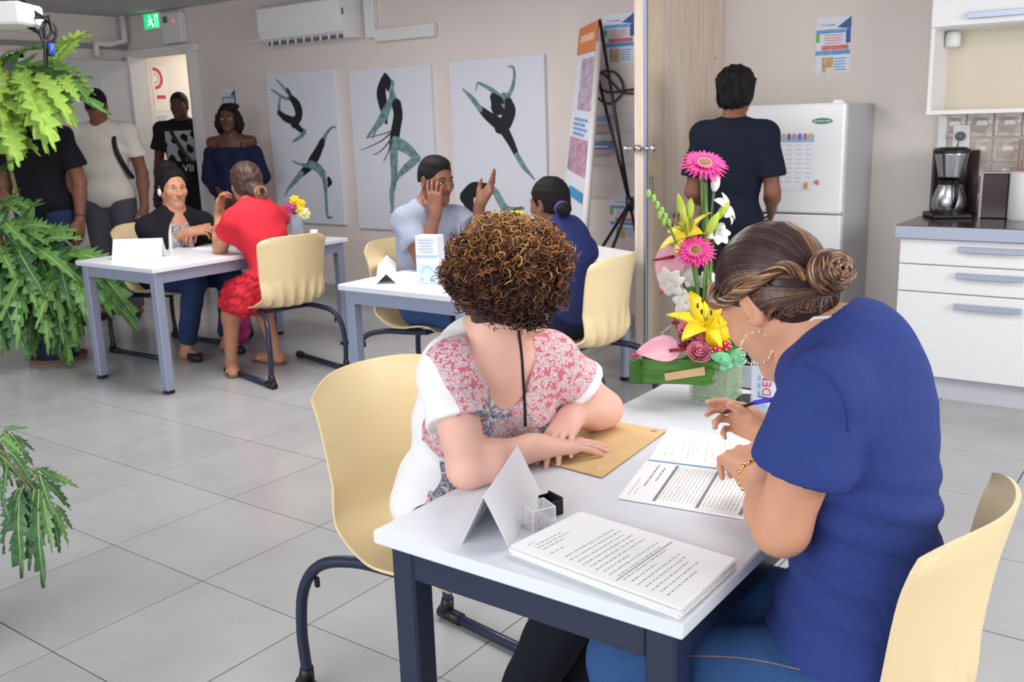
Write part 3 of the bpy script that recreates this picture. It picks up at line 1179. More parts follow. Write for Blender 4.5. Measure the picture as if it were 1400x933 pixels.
def notice(x, yw, z, w_, h_, label, tape=False):
    t = thing('wall_notice', label, 'notice', (x, yw, z))
    MB().box((0, -.001, 0), (w_, .0015, h_)).build('sheet', M_NOT, t)
    W2, H2 = w_ / 2, h_ / 2
    mb = MB()
    mb.poly([(.2 * W2, -.002, H2 * .62), (W2, -.002, H2 * .98), (W2, -.002, H2 * .55)], (0, -.0006, 0))
    mb.box((W2 * .86, -.002, H2 * .3), (W2 * .26, .0008, H2 * .5))
    mb.build('blue_flag', M_ND, t)
    rects('blue_band', t, [(-W2, -H2 * .34, W2, -H2 * .18), (-W2, H2 * .42, W2 * .7, H2 * .56)], -.002, M_NB)
    rects('lower_picture', t, [(-W2 * .6, -H2 * .95, W2 * .05, -H2 * .42)], -.002, M_NO)
    rects('lower_text', t, [(W2 * .1, -H2 * (.5 + .1 * k), W2 * (.8 - .1 * (k % 2)), -H2 * (.46 + .1 * k)) for k in range(5)], -.002, M_NB)
    rects('red_strip', t, [(-W2 * .65, -H2 * .16, W2 * .9, H2 * .0)], -.0022, M_NR)
    rects('text_lines', t, [(-W2 * .5, H2 * (.36 - .09 * k), W2 * (.55 - .12 * (k % 2)), H2 * (.33 - .09 * k)) for k in range(4)], -.002, M_NR)
    rects('green_mark', t, [(-W2, H2 * .12, -W2 * .78, H2 * .42)], -.002, M_NG)
    rects('heading', t, [(-W2 * .75, H2 * .72, -W2 * .45, H2 * .74), (-W2 * .4, H2 * .7, W2 * .1, H2 * .73)], -.002, M_INK)
    if tape:
        MB().box((-.01, -.0022, -H2), (.05, .0006, .07)).build('tape', mat('tape', s2l(232, 222, 205), .5), t)
    return t


a, b = onb(1116, 25, WK), onb(1162, 99, WK)
notice((a[0] + b[0]) / 2, WK, (a[2] + b[2]) / 2, .2, abs(a[2] - b[2]), 'colourful A4 notice taped to the kitchen wall above the refrigerator', True)
a, b = onb(829, 20, WB), onb(863, 85, WB)
notice((a[0] + b[0]) / 2, WB, (a[2] + b[2]) / 2, .24, abs(a[2] - b[2]), 'colourful notice high on the wall behind the black banner poles')
a, b = onb(841, 268, WB), onb(868, 328, WB)
notice((a[0] + b[0]) / 2, WB, (a[2] + b[2]) / 2, .24, abs(a[2] - b[2]), 'colourful notice low on the wall beside the wood door leaf')
a, b = onb(303, 124, WB), onb(325, 165, WB)
notice((a[0] + b[0]) / 2, WB, (a[2] + b[2]) / 2, .2, .3, 'blue and white notice on the wall above the standing woman')
a, b = onb(805, 158, WB), onb(836, 216, WB)
M_PX = mat('clear acrylic', (.92, .93, .95), .08, trans=.0, alpha=.16)
rk = thing('leaflet_rack', 'clear acrylic leaflet rack on the wall behind the banner stand', 'leaflet rack', ((a[0] + b[0]) / 2 + .05, WB, b[2] - .05))
MB().box((0, -.003, .12), (.5, .004, .62)).build('back_plate', M_PX, rk)
for k in range(3):
    MB().box((0, -.05, -.16 + .22 * k), (.5, .003, .1)).build('front_plate', M_PX, rk)
    MB().box((0, -.027, -.208 + .22 * k), (.5, .05, .003)).build('pocket_floor', M_PX, rk)
for k, (x0, y0, x1, y1) in enumerate(((805, 160, 834, 181), (806, 193, 833, 212))):
    a, b = onb(x0, y0, WB - .027), onb(x1, y1, WB - .027)
    t = thing('leaflet_stack', ('upper blue and pink leaflets in the acrylic rack', 'lower blue and pink leaflets in the acrylic rack')[k], 'leaflets', ((a[0] + b[0]) / 2, WB - .027, (a[2] + b[2]) / 2))
    h_ = a[2] - b[2]
    MB().box((0, 0, 0), (.21, .012, h_)).build('stack', mat('leaflet blue', s2l(100, 140, 185), .5), t)
    MB().box((0, -.0066, -h_ * .3), (.21, .001, h_ * .36)).build('pink_band', mat('leaflet pink', s2l(205, 150, 165), .5, noise=.2, nscale=30), t)
    MB().box((0, -.0068, h_ * .1), (.15, .001, h_ * .1)).build('title', M_NOT, t)

# corridor posters on the side wall seen through the doorway
AC_ = -9.298
a, b = ona(205, 90, AC_), ona(233, 152, AC_)
t = thing('corridor_poster', 'white poster with a thick red arc in the corridor', 'poster', (AC_, (a[1] + b[1]) / 2, b[2]), math.pi / 2)
h_, w_ = a[2] - b[2], abs(b[1] - a[1])
MB().box((0, -.001, h_ / 2), (w_, .002, h_)).build('sheet', mat('poster cream', s2l(246, 236, 224), .6), t)
mb = MB()
kx = w_ / 28.0
kz = h_ / 62.0
cx_, cz_ = -w_ / 2 + 6 * kx, h_ - 17 * kz
arc = np.linspace(-1.7, 1.75, 18)
mb.poly([(cx_ + 14 * kx * math.cos(q), -.003, cz_ + 15 * kz * math.sin(q)) for q in arc] + [(cx_ + 9.5 * kx * math.cos(q), -.003, cz_ + 10.5 * kz * math.sin(q)) for q in arc[::-1]], (0, -.001, 0))
mb.build('red_arc', mat('poster red', s2l(205, 60, 70), .6), t)
rects('dial_marks', t, [(cx_ + 6 * kx * math.cos(q) - .006, cz_ + 6 * kz * math.sin(q) - .006, cx_ + 6 * kx * math.cos(q) + .006, cz_ + 6 * kz * math.sin(q) + .006) for q in np.linspace(-1.6, 1.6, 7)], -.003, M_INK)
rects('red_heading', t, [(-w_ / 2 + 6 * kx, h_ - 45 * kz, -w_ / 2 + 22 * kx, h_ - 40 * kz)], -.003, MATS['poster red'])
a, b = ona(211, 155, AC_), ona(233, 176, AC_)
t2 = thing('corridor_notice', 'printed white notice below the red arc poster in the corridor', 'notice', (AC_, (a[1] + b[1]) / 2, b[2]), math.pi / 2)
w_, h_ = abs(b[1] - a[1]), a[2] - b[2]
MB().box((0, -.001, h_ / 2), (w_, .002, h_)).build('sheet', M_NOT, t2)
rects('text_lines', t2, [(-w_ * .4, h_ * (.1 + .1 * k), w_ * (.4 - .1 * (k % 3)), h_ * (.13 + .1 * k)) for k in range(8)], -.0025, M_INK)

# ------------------------------------------------------------------ banner stand beside the wood door leaf
tl, tr, br, bl = dep(794, 40, 6.55), dep(820, 27, 6.3), dep(800, 300, 6.15), dep(769, 275, 6.5)
bl = bl + (bl - tl) * .55
br = br + (br - tr) * .55
bn = thing('banner_stand', 'leaning white banner with orange head on black tripod poles', 'banner stand', (br[0], br[1], 0))
wl = bn.location
g = np.array([[tl + (tr - tl) * u + ((bl + (br - bl) * u) - (tl + (tr - tl) * u)) * v_ for u in np.linspace(0, 1, 5)] for v_ in np.linspace(0, 1, 12)])
g[..., 0] += .0
mb = MB().sheet(g, .006)
mb.build('banner_sheet', mat('banner white', s2l(228, 230, 240), .5, noise=.03, nscale=6), bn, wloc=wl)
nn = nrm(np.cross(tr - tl, bl - tl))
if nn @ (CAM - tl) < 0:
    nn = -nn


def banner_patch(name, u0, u1, v0, v1, m, off=.004):
    q = [tl + (tr - tl) * u + ((bl + (br - bl) * u) - (tl + (tr - tl) * u)) * v_ + nn * (off + (.0 if off > 0 else 0)) for u, v_ in ((u0, v0), (u1, v0), (u1, v1), (u0, v1))]
    return MB().poly(q, nn * .001).build(name, m, bn, wloc=wl)


banner_patch('orange_head', 0, 1, 0, .1, mat('banner orange', s2l(226, 134, 84), .5), .008)
hd = banner_patch('head_lettering', .15, .85, .035, .06, mat('banner pale', s2l(246, 200, 170), .5), .0105)
banner_patch('photo_strip', .3, .95, .12, .3, mat('banner photo', s2l(190, 170, 190), .5, noise=.3, nscale=20), .008)
banner_patch('photo_lower', .1, .9, .40, .52, mat('banner photo low', s2l(190, 150, 170), .5, noise=.35, nscale=24), .008)
for k in range(4):
    banner_patch('text_line', .2, .8 - .1 * (k % 2), .33 + .017 * k, .338 + .017 * k, M_NB, .009)
banner_patch('blue_square', .3, .85, .57, .605, mat('banner blue', s2l(70, 150, 205), .5), .009)
MB().tube([dep(819, 58, 6.28), br], [.02, .03], 8).build('roll_edge', M_TRIM, bn, smooth=True, wloc=wl)
hub = dep(861, 278, 6.25)
mb = MB()
for p, q in (((820, 27, 6.3), None), ((814, 92, 6.35), None)):
    mb.tube([dep(*p), hub], .011, 8)
mb.build('pole', M_BLACK, bn, smooth=True, wloc=wl)
MB().tube([hub + V(0, 0, .04), hub - V(0, 0, .05)], .028, 10).build('hub', M_BLACK, bn, smooth=True, wloc=wl)
for (x, y, t_) in ((826, 334, 6.2), (838, 338, 6.05), (872, 330, 6.2)):
    dr = nrm(dep(x, y, t_) - hub)
    e = hub + dr * ((.012 - hub[2]) / dr[2])
    MB().tube([hub, e], .011, 8).build('leg', M_BLACK, bn, smooth=True, wloc=wl)
cb = MB()
cb.tube(bez([onb(x, y, WB - .02 - .012 * (i % 3)) for i, (x, y) in enumerate(((866, 128), (850, 126), (836, 112), (822, 100), (812, 112), (816, 132), (832, 142), (846, 134), (852, 118), (842, 100), (824, 98), (814, 110), (830, 126), (866, 122)))], 6), .009, 6)
tag(cb.build('wall_cable', mat('grey cable', s2l(70, 70, 78), .5), smooth=True), 'looped dark cable hung on the wall behind the banner poles', 'cable')
# ------------------------------------------------------------------ chairs
def yellow_mat():
    m = mat('cream yellow plastic', s2l(240, 217, 170), 0.38, spec=.45, bump=.04, bscale=400)
    return m


M_YEL = yellow_mat()
M_NAVY = mat('navy black metal', s2l(36, 43, 68), 0.35, spec=.5)
M_BGREY = mat('blue grey metal', s2l(150, 158, 182), 0.4, metal=.2)
M_TOP = mat('pale laminate', s2l(228, 232, 239), 0.3, noise=.01, nscale=60, spec=.4)


def chair_mesh():
    prof = bez([(.235, .418), (.215, .442), (.16, .448), (.06, .438), (-.06, .432), (-.14, .450), (-.192, .495), (-.214, .555), (-.225, .62), (-.243, .75), (-.268, .868)], 5)
    n = len(prof)
    inner, outer = [], []
    s = np.cumsum([0] + [math.hypot(prof[i + 1][0] - prof[i][0], prof[i + 1][1] - prof[i][1]) for i in range(n - 1)])
    s = s / s[-1]
    for i, (y, z) in enumerate(prof):
        t = s[i]
        # half width along the shell
        hw = np.interp(t, [0, .03, .1, .3, .44, .54, .68, .85, .97, 1.0], [.18, .205, .22, .222, .216, .208, .210, .219, .226, .208])
        tv = V(prof[min(i + 1, n - 1)][0] - prof[max(i - 1, 0)][0], prof[min(i + 1, n - 1)][1] - prof[max(i - 1, 0)][1])
        tv = tv / np.linalg.norm(tv)
        nb = V(tv[1], -tv[0])          # towards the back / underside
        if nb[1] > 0 and t < .4:
            nb = -nb
        if nb[0] > 0 and t >= .4:
            nb = -nb
        ri, ro = [], []
        for x in np.linspace(-1, 1, 65):
            back = np.clip((t - .40) / .28, 0, 1)
            seat = np.clip((.42 - t) / .3, 0, 1)
            yy = y + back * .075 * x * x                 # the back wraps forward at its sides
            zz = z + seat * (.018 * abs(x) ** 3) + .035 * math.exp(-((t - .44) / .10) ** 2) * abs(x) ** 2.5
            zz -= max(0, (t - .9)) / .1 * .025 * x * x * x * x
            ri.append((x * hw, yy, zz))
            # gathers on the outside at the foot of the back, fanning out upwards
            g = math.exp(-((t - .53) / (.07 if t < .53 else .12)) ** 2) * (1 - .8 * abs(x) ** 6)
            ph = x * 3.2 * (1 - .25 * np.clip((t - .53) / .2, 0, 1))
            tri = 2 * abs(ph - math.floor(ph + .5))
            th = .008 + .024 * g * tri ** 1.4
            ro.append((x * hw, yy + nb[0] * th, zz + nb[1] * th))
        inner.append(ri)
        outer.append(ro)
    return np.array(inner), np.array(outer)


def make_chair():
    t = thing('moulded_chair', '', 'chair')
    inn, out = chair_mesh()
    MB().sheet(inn, .009, out).build('seat_shell', M_YEL, t, smooth=True)
    autosmooth(t.children[-1], 50)
    for sx in (-1, 1):
        p = bez([(sx * .12, .13, .410), (sx * .15, .02, .405), (sx * .185, -.12, .402), (sx * .222, -.22, .375), (sx * .245, -.27, .30), (sx * .252, -.285, .18), (sx * .253, -.275, .06)], 6)
        lg = MB().tube(p, .0155, 10).build('leg', M_NAVY, t, smooth=True)
        MB().tube([(sx * .253, -.275, .075), (sx * .253, -.285, .03)], [.018, .024], 10).build('foot_cap', M_BLACK, lg, smooth=True)
        MB().box((sx * .225, -.235, .325), (.012, .014, .03), bev=.003).build('stacking_bumper', M_BLACK, lg)
        rn = MB().tube([(sx * .253, -.30, .019), (sx * .253, .28, .019)], .0165, 10).build('runner', M_NAVY, t, smooth=True)
        MB().tube([(sx * .253, .255, .019), (sx * .253, .31, .019)], .0215, 10).build('foot_cap', M_BLACK, rn, smooth=True)
        MB().tube([(sx * .253, -.31, .020), (sx * .253, -.22, .020)], .0205, 10).build('foot_cap', M_BLACK, rn, smooth=True)
    MB().tube([(-.16, -.02, .40), (.16, -.02, .40)], .012, 8).tube([(-.12, .12, .405), (.12, .12, .405)], .012, 8).build('crossbar', M_NAVY, t, smooth=True)
    return t


CH = make_chair()
used = []


def place_chair(a, b, face, label):
    """face: direction (degrees) the sitter looks, 0 = +a"""
    o = CH if not used else dup(CH)
    used.append(o)
    o.location = (a, b, 0)
    o.rotation_euler = (0, 0, math.radians(face - 90))
    o['label'] = label
    o['category'] = 'chair'
    o['group'] = 'cream yellow moulded chairs'
    return o


place_chair(-1.525, 1.72, -8, 'cream yellow chair under the curly haired woman at the front table')
place_chair(-.480, 1.585, 177, 'cream yellow chair behind the woman in the blue t-shirt')
place_chair(-2.41, 3.78, 182, 'cream yellow chair of the navy shirted woman at the middle table')
place_chair(-3.40, 3.80, 0, 'cream yellow chair under the man in the grey t-shirt')
place_chair(-4.55, 3.80, 168, 'cream yellow chair of the woman in the red dress, gathered back towards the camera')
place_chair(-5.78, 3.82, 2, 'cream yellow chair under the woman in the black cardigan')


# ------------------------------------------------------------------ tables
def make_table(label, x0, x1, y0, y1, H, m, leg, round_far=False):
    t = thing('office_table', label, 'table', ((x0 + x1) / 2, (y0 + y1) / 2, 0))
    W, D = x1 - x0, y1 - y0
    MB().box((0, 0, H - .0135), (W, D, .027), bev=.003).build('tabletop', M_TOP, t)
    e = .022
    for sx in (-1, 1):
        for sy in (-1, 1):
            cx, cy = sx * (W / 2 - e - leg / 2), sy * (D / 2 - e - leg / 2)
            lm = MB()
            if round_far and sy > 0:
                lm.tube([(cx, cy, H - .028), (cx, cy, .025)], leg / 2, 16)
            else:
                lm.box((cx, cy, (H - .028 + .02) / 2), (leg, leg, H - .048), bev=.005)
            lo = lm.build('leg', m, t)
            if round_far and sy > 0:
                autosmooth(lo)
            MB().box((cx, cy, .011), (leg * .92, leg * .92, .022), bev=.004).build('foot_cap', M_BLACK, lo)
    hh = .065
    for s_ in (-1, 1):
        MB().box((0, s_ * (D / 2 - e - .018), H - .028 - hh / 2), (W - 2 * e - 2 * leg, .03, hh), bev=.002).build('apron_rail', m, t)
        MB().box((s_ * (W / 2 - e - .018), 0, H - .028 - hh / 2), (.03, D - 2 * e - 2 * leg, hh), bev=.002).build('apron_rail', m, t)
    return t


TH_ = .735
make_table('front table with pale top and dark navy frame where two women sit', -1.222, -.582, 1.188, 2.42, TH_, M_NAVY, .055)
make_table('middle table with pale top and blue grey legs, a box and tent card on it', -3.375, -2.595, 3.165, 4.70, TH_, M_BGREY, .055, True)
make_table('far table with pale top and blue grey legs behind the leafy plant', -5.52, -4.735, 3.07, 4.57, TH_, M_BGREY, .055)
# ------------------------------------------------------------------ people: shared modelling
def skin(name, c):
    return mat(name, s2l(*c), 0.5, noise=.06, nscale=18, sss=.0, bump=.03, bscale=250, spec=.35)


SK_LIGHT = skin('fair warm skin', (230, 182, 164))
SK_TAN = skin('tan skin', (208, 152, 122))
SK_BROWN = skin('brown skin', (128, 84, 66))
SK_MID = skin('light brown skin', (190, 136, 108))
SK_DARK = skin('dark brown skin', (92, 60, 50))
M_EYE = mat('eye white', s2l(225, 222, 220), .25)
M_IRIS = mat('dark iris', s2l(38, 24, 20), .15)
M_LASH = mat('dark brow hair', s2l(38, 28, 26), .7)
M_LIP = mat('lips', s2l(176, 84, 84), .45)
M_LIPD = mat('brown lips', s2l(110, 62, 58), .45)
M_HBLK = mat('black hair', s2l(22, 18, 20), .6, spec=.22, noise=.4, nscale=60, bump=.5, bscale=160)
M_HBRN = mat('dark brown hair', s2l(58, 38, 32), .45, noise=.45, nscale=40, bump=.4, bscale=140)


def cloth(name, c, rough=.85, noise=.05, nscale=25, bump=.25, bscale=25, stretch=None, sheen=0):
    return mat(name, s2l(*c), rough, noise=noise, nscale=nscale, bump=bump, bscale=bscale, stretch=stretch, spec=.2, sheen=sheen)


def lerp(a, b, t):
    return np.asarray(a, float) * (1 - t) + np.asarray(b, float) * t


def head_R(face, up=(0, 0, 1)):
    f = nrm(face)
    u = nrm(np.asarray(up, float) - f * (np.asarray(up, float) @ f))
    x = np.cross(f, u)
    return np.stack([x, f, u], 1)


def head_prims(F, c, R, g=1.0, nose=1.0):
    def W(*p):
        return c + R @ (V(*p) * g)
    def E(p, r, k=.02, op='u'):
        F.ell(W(*p), V(*r) * g, R, k, op)
    E((0, -.012, .036), (.075, .096, .086))
    E((0, .026, -.028), (.061, .066, .086), .03)
    for s in (-1, 1):
        F.cone(W(s * .046, .0, -.048), .022 * g, W(s * .012, .066, -.094), .017 * g, .03)
        E((s * .042, .062, -.022), (.022, .022, .024), .025)              # cheek
        F.cone(W(s * .012, .087, .022), .008 * g, W(s * .046, .07, .022), .008 * g, .018)   # brow
        E((s * .031, .098, .001), (.018, .016, .0115), .014, 's')       # socket
        E((s * .031, .073, .000), (.0145, .0135, .0135), .004)            # lids
        E((s * .0125, .098, -.034), (.0085, .010, .008), .008)            # nostril wing
        # ear
        F.ell(W(s * .077, -.010, -.006), V(.010, .021, .033) * g, R @ np.array(Matrix.Rotation(s * -.35, 3, 'Z')), .008)
        F.ell(W(s * .0845, -.004, -.004), V(.006, .012, .021) * g, R, .006, 's')
    F.cone(W(0, .088, .008), .0085 * g, W(0, .111 * nose, -.030), .0115 * g, .014)
    E((0, .084, -.058), (.026, .014, .014), .015)                         # mouth mound
    E((0, .0745, -.098), (.020, .016, .014), .02)                         # chin
    E((0, .102, -.0565), (.022, .008, .0016), .004, 's')


def face_parts(P, c, R, g=1.0, lip=M_LIP, brows=True, eyes=True):
    def W(*p):
        return c + R @ (V(*p) * g)
    for s in (-1, 1):
        if eyes:
            e = MB().ball(W(s * .031, .0765, .0), V(.0125, .0125, .0078) * g, 12, 8, R)
            eo = e.build('eye', M_EYE, P.t, smooth=True, wloc=P.wl)
            MB().ball(W(s * .031, .0866, .0), V(.0055, .003, .0055) * g, 10, 6, R).build('iris', M_IRIS, eo, smooth=True, wloc=P.wl)
            lm = MB().tube([W(s * .0185, .086, .002), W(s * .026, .0905, .0075), W(s * .036, .0885, .0075), W(s * .045, .08, .002)], [.0012 * g, .002 * g, .002 * g, .001 * g], 6)
            lm.build('eyelashes', M_LASH, eo, smooth=True, wloc=P.wl)
        if brows:
            b = MB().tube([W(s * .012, .0945, .021), W(s * .026, .094, .028), W(s * .04, .084, .027), W(s * .05, .073, .02)], [.003 * g, .0042 * g, .0035 * g, .0015 * g], 6)
            b.build('eyebrow', M_LASH, P.t, smooth=True, wloc=P.wl)
    l = MB()
    up = [W(x, .0985 - 10 * x * x, -.0535 + (.0012 if abs(x) > .003 else -.0005)) for x in (-.022, -.015, -.007, 0, .007, .015, .022)]
    l.tube(up, [g * q for q in (.001, .0036, .0046, .004, .0046, .0036, .001)], 8)
    lo = [W(x, .0975 - 11 * x * x, -.0605) for x in (-.021, -.014, -.007, 0, .007, .014, .021)]
    l.tube(lo, [g * q for q in (.001, .004, .0056, .006, .0056, .004, .001)], 8)
    l.build('lips', lip, P.t, smooth=True, wloc=P.wl)


def hand_prims(F, Wp, d, n, right=True, curl=((.3, .4, .3),) * 4, spread=.06, sc=1.0, thumb=(.65, .75, -.25), tcurl=.35, tips=None):
    d = nrm(d)
    n = nrm(np.asarray(n, float) - d * (np.asarray(n, float) @ d))
    t = np.cross(n, d) * (1 if right else -1)
    off = [.030, .0095, -.0115, -.0315]
    fw = [.088, .093, .088, .079]
    rad = [.0092, .0096, .0090, .0079]
    ln = [(.043, .026, .022), (.047, .030, .024), (.043, .028, .023), (.034, .021, .020)]
    ends = []
    for i in range(4):
        b = Wp + d * fw[i] * sc + t * off[i] * sc
        F.cone(Wp + t * off[i] * .6 * sc + d * .008 * sc, .0165 * sc, b - n * .002, .0118 * sc, .018)
        p = b
        sp = spread * (1.5 - i)
        dd0 = nrm(d + t * sp)
        a = 0
        r0 = rad[i] * sc
        for j in range(3):
            a += curl[i][j]
            dd = dd0 * math.cos(a) - n * math.sin(a)
            q = p + dd * ln[i][j] * sc
            r1 = r0 * (.93 if j < 2 else .82)
            F.cone(p, r0, q, r1, .004)
            p, r0 = q, r1
        ends.append((p, dd, r0, n * math.cos(a) + dd0 * math.sin(a)))
    b = Wp + d * .022 * sc + t * .022 * sc - n * .006 * sc
    td = nrm(d * thumb[0] + t * thumb[1] + n * thumb[2])
    p1 = b + td * .043 * sc
    td2 = nrm(td + (d - t * .35) * tcurl)
    p2 = p1 + td2 * .032 * sc
    td3 = nrm(td2 + (d - t * .5) * tcurl * .6)
    p3 = p2 + td3 * .024 * sc
    F.chain([b, p1, p2, p3], [.0155 * sc, .0128 * sc, .0108 * sc, .0085 * sc], .006)
    F.cone(Wp + t * .012 * sc, .016 * sc, p1 - td * .01, .0135 * sc, .02)
    ends.append((p3, td3, .0085 * sc, nrm(n * .4 + t * .6)))
    return ends


def nails(P, ends, m):
    """one fingernail on each finger end"""
    for (p, dd, r, nn) in ends:
        nn = nrm(nn - dd * (nn @ dd))
        R = np.stack([np.cross(dd, nn), dd, nn], 1)
        MB().ball(p + nn * r * .75 - dd * r * .1, (r * .72, r * .95, r * .32), 10, 6, R).build('fingernail', m, P.t, smooth=True, wloc=P.wl)


class Person:
    def __init__(s, label, base, J, g=1.0, girth=1.0, bust=0.0, face=None, up=(0, 0, 1), skin_m=SK_BROWN, group=None, trap=.035, shr=.055, lat=1.0):
        s.t = thing('person', label, 'person', (base[0], base[1], 0), group=group)
        s.wl = np.array([base[0], base[1], 0.0])
        s.J = {k: np.asarray(v, float) for k, v in J.items()}
        J = s.J
        s.trap, s.shr, s.lat = trap, shr, lat
        s.g, s.girth, s.bust, s.skin = g, girth, bust, skin_m
        s.u = nrm(J['neck'] - J['pel'])
        sd = J['shR'] - J['shL']
        s.sd = nrm(sd - s.u * (sd @ s.u))
        s.f = np.cross(s.u, s.sd)
        s.R = np.stack([s.sd, s.f, s.u], 1)
        s.HR = head_R(face if face is not None else s.f, up)

    def torso(s, F, k=.05, hips=True, mid=None):
        J, g, w = s.J, s.g, s.girth
        L = np.linalg.norm(J['neck'] - J['pel'])
        mid_off = V(0, 0, 0) if mid is None else np.asarray(mid, float)
        def at(t, fo=0.0):
            return J['pel'] + s.u * L * t + s.f * fo + mid_off * (4 * t * (1 - t))
        shw = np.linalg.norm(J['shR'] - J['shL'])
        F.ell(at(.72, -.004), (shw * .46 * (.6 + .4 * w) * s.lat, .112 * g * w, .20 * g), s.R, k)
        F.ell(at(.40, .004 + .02 * (w - 1)), (.142 * g * w * s.lat, .106 * g * w, .17 * g), s.R, k)
        if hips:
            F.ell(at(.06, -.008), (.172 * g * w, .126 * g * w, .14 * g), s.R, k)
        for q in (J['shL'], J['shR']):
            F.cone(J['neck'] - s.u * s.trap * g, .056 * g, q, s.shr * g, .05)
        if s.bust:
            for q in (-1, 1):
                F.ell(at(.66, .078 * g * w) + s.sd * q * .075 * g, V(.075, .062, .072) * s.bust * g, s.R, .04)
        return F

    def neck_prims(s, F, r=.052):
        J, g = s.J, s.g
        hd = s.J['head']
        F.cone(J['neck'] - s.u * .03, r * 1.12 * g, hd + s.HR @ (V(0, -.022, -.055) * g), r * g, .03)
        return F

    def head_neck(s, res=.005, chest=True, neck_r=.052, nose=1.0, mid=None):
        F = Fld()
        head_prims(F, s.J['head'], s.HR, s.g, nose)
        s.neck_prims(F, neck_r)
        if chest:
            s.torso(F, hips=False, mid=mid)
        return F.mesh(res)

    def arm(s, side, res=.004, hand=True, d=None, n=None, rr=1.0, hsc=None, start=.35, **kw):
        J, g = s.J, s.g
        sh, el, wr = J['sh' + side], J['el' + side], J['wr' + side]
        F = Fld()
        w = rr * g
        st = lerp(sh, el, start)
        F.cone(st, .048 * w, el, .040 * w, .02)
        F.cone(el, .041 * w, lerp(el, wr, .35), .042 * w, .02)
        F.cone(lerp(el, wr, .3), .042 * w, wr, .0265 * w, .02)
        ends = None
        if hand:
            dd = nrm(wr - el) if d is None else nrm(d)
            nn = V(0, 0, 1) if n is None else n
            F.cone(wr - nrm(wr - el) * .01, .026 * w, wr + dd * .02, .024 * w, .02)
            ends = hand_prims(F, wr + dd * .012, dd, nn, side == 'R', sc=(hsc or g), **kw)
        return F.mesh(res), ends

    def legs(s, F, rr=1.0, feet=True, k=.03):
        J, g = s.J, s.g
        w = rr * g
        for q in 'LR':
            hp, kn, an = J['hip' + q], J['kn' + q], J['an' + q]
            F.cone(hp, .088 * w, kn, .056 * w, k)
            F.cone(kn, .056 * w, lerp(kn, an, .35), .055 * w, k)
            F.cone(lerp(kn, an, .3), .055 * w, an, .034 * w, k)
            if feet and 'toe' + q in J:
                to = J['toe' + q]
                fd = nrm(to - an)
                F.cone(an - V(0, 0, .02), .034 * g, V(to[0], to[1], .03) - V(fd[0], fd[1], 0) * .04, .032 * g, .02)
                F.cone(V(an[0], an[1], .035) - V(fd[0], fd[1], 0) * .03, .033 * g, V(to[0], to[1], .022), .02 * g, .02, flat=(V(-fd[1], fd[0], 0), .75))
        return F

    def body(s, parts, it=1):
        return skin_obj('body', parts, s.skin, s.t, s.wl, it)

    def shirt(s, m, name='t_shirt', res=.007, off=.011, sleeve=.55, sl_r=.064, hem=-.16, neck=(.075, .0, -.01), mid=None, disp=None, it=1,
              face_mat=None, sl_rr=1.0, extra=None, vneck=0.0, sl_k=.03, hips=True, long_to=None, loose=0.0):
        J, g = s.J, s.g
        F = Fld()
        s.torso(F, mid=mid, hips=hips)
        L = np.linalg.norm(J['neck'] - J['pel'])
        if loose:
            F.cone(J['pel'] + s.u * L * .6, .12 * g * s.girth, J['pel'] + s.u * hem * .6, .125 * g * s.girth + loose, .05, flat=(s.f, 1.25))
        F.plane(J['pel'] + s.u * hem, -s.u)
        for q in 'LR':
            sh, el = J['sh' + q], J['el' + q]
            e = lerp(sh, el, sleeve)
            F.cone(lerp(sh, J['neck'], .12), .055 * g * sl_rr, e, sl_r * g * sl_rr, sl_k, cap=e - sh)
            if long_to:
                wr = J['wr' + q]
                F.cone(sh, .058 * g * sl_rr, el, .054 * g * sl_rr, .03)
                e2 = lerp(el, wr, long_to)
                F.cone(el, .054 * g * sl_rr, e2, .047 * g * sl_rr, .03, cap=e2 - el)
        if extra:
            extra(F)
        r, fo, dz = neck
        c = J['neck'] + s.u * dz + s.f * fo
        F.cone(c - s.u * .0, r, c + s.u * .2 + s.f * .05, r * 1.3, .006, op='s')
        if vneck:
            F.cone(c + s.f * .05, r * .7, c + s.f * .10 - s.u * vneck, .02, .006, op='s')
        return skin_obj(name, [F.mesh(res, off=off, disp=disp)], m, s.t, s.wl, it, face_mat)

    def trousers(s, m, name='jeans', res=.009, off=.010, rr=1.06, top=-.03, cuff=.9, disp=None, mid=None):
        J, g = s.J, s.g
        F = Fld()
        w = rr * g
        L = np.linalg.norm(J['neck'] - J['pel'])
        F.ell(J['pel'] + s.u * L * .06 - s.f * .008, (.172 * g * s.girth, .126 * g * s.girth, .14 * g), s.R, .03)
        F.plane(J['pel'] + s.u * top, s.u)
        for q in 'LR':
            hp, kn, an = J['hip' + q], J['kn' + q], J['an' + q]
            F.cone(hp, .09 * w, kn, .060 * w, .04)
            e = lerp(kn, an, cuff)
            F.cone(kn, .060 * w, e, .044 * w, .03, cap=e - kn)
        return skin_obj(name, [F.mesh(res, off=off, disp=disp)], m, s.t, s.wl, 1)

    def shoes(s, m, res=.006, name='shoe', low=True):
        for q in 'LR':
            if 'toe' + q not in s.J:
                continue
            an, to = s.J['an' + q], s.J['toe' + q]
            fd = nrm(V(to[0] - an[0], to[1] - an[1], 0))
            F = Fld()
            hz = V(an[0], an[1], .04) - fd * .03
            F.cone(hz, .038, V(to[0], to[1], .03) - fd * .03, .036, .02)
            F.cone(V(to[0], to[1], .03) - fd * .06, .04, V(to[0], to[1], .026), .028, .02)
            F.plane((0, 0, .002), (0, 0, -1))
            F.plane((0, 0, .058 if low else .09), (0, 0, 1))
            skin_obj(name, [F.mesh(res)], m, s.t, s.wl, 1)

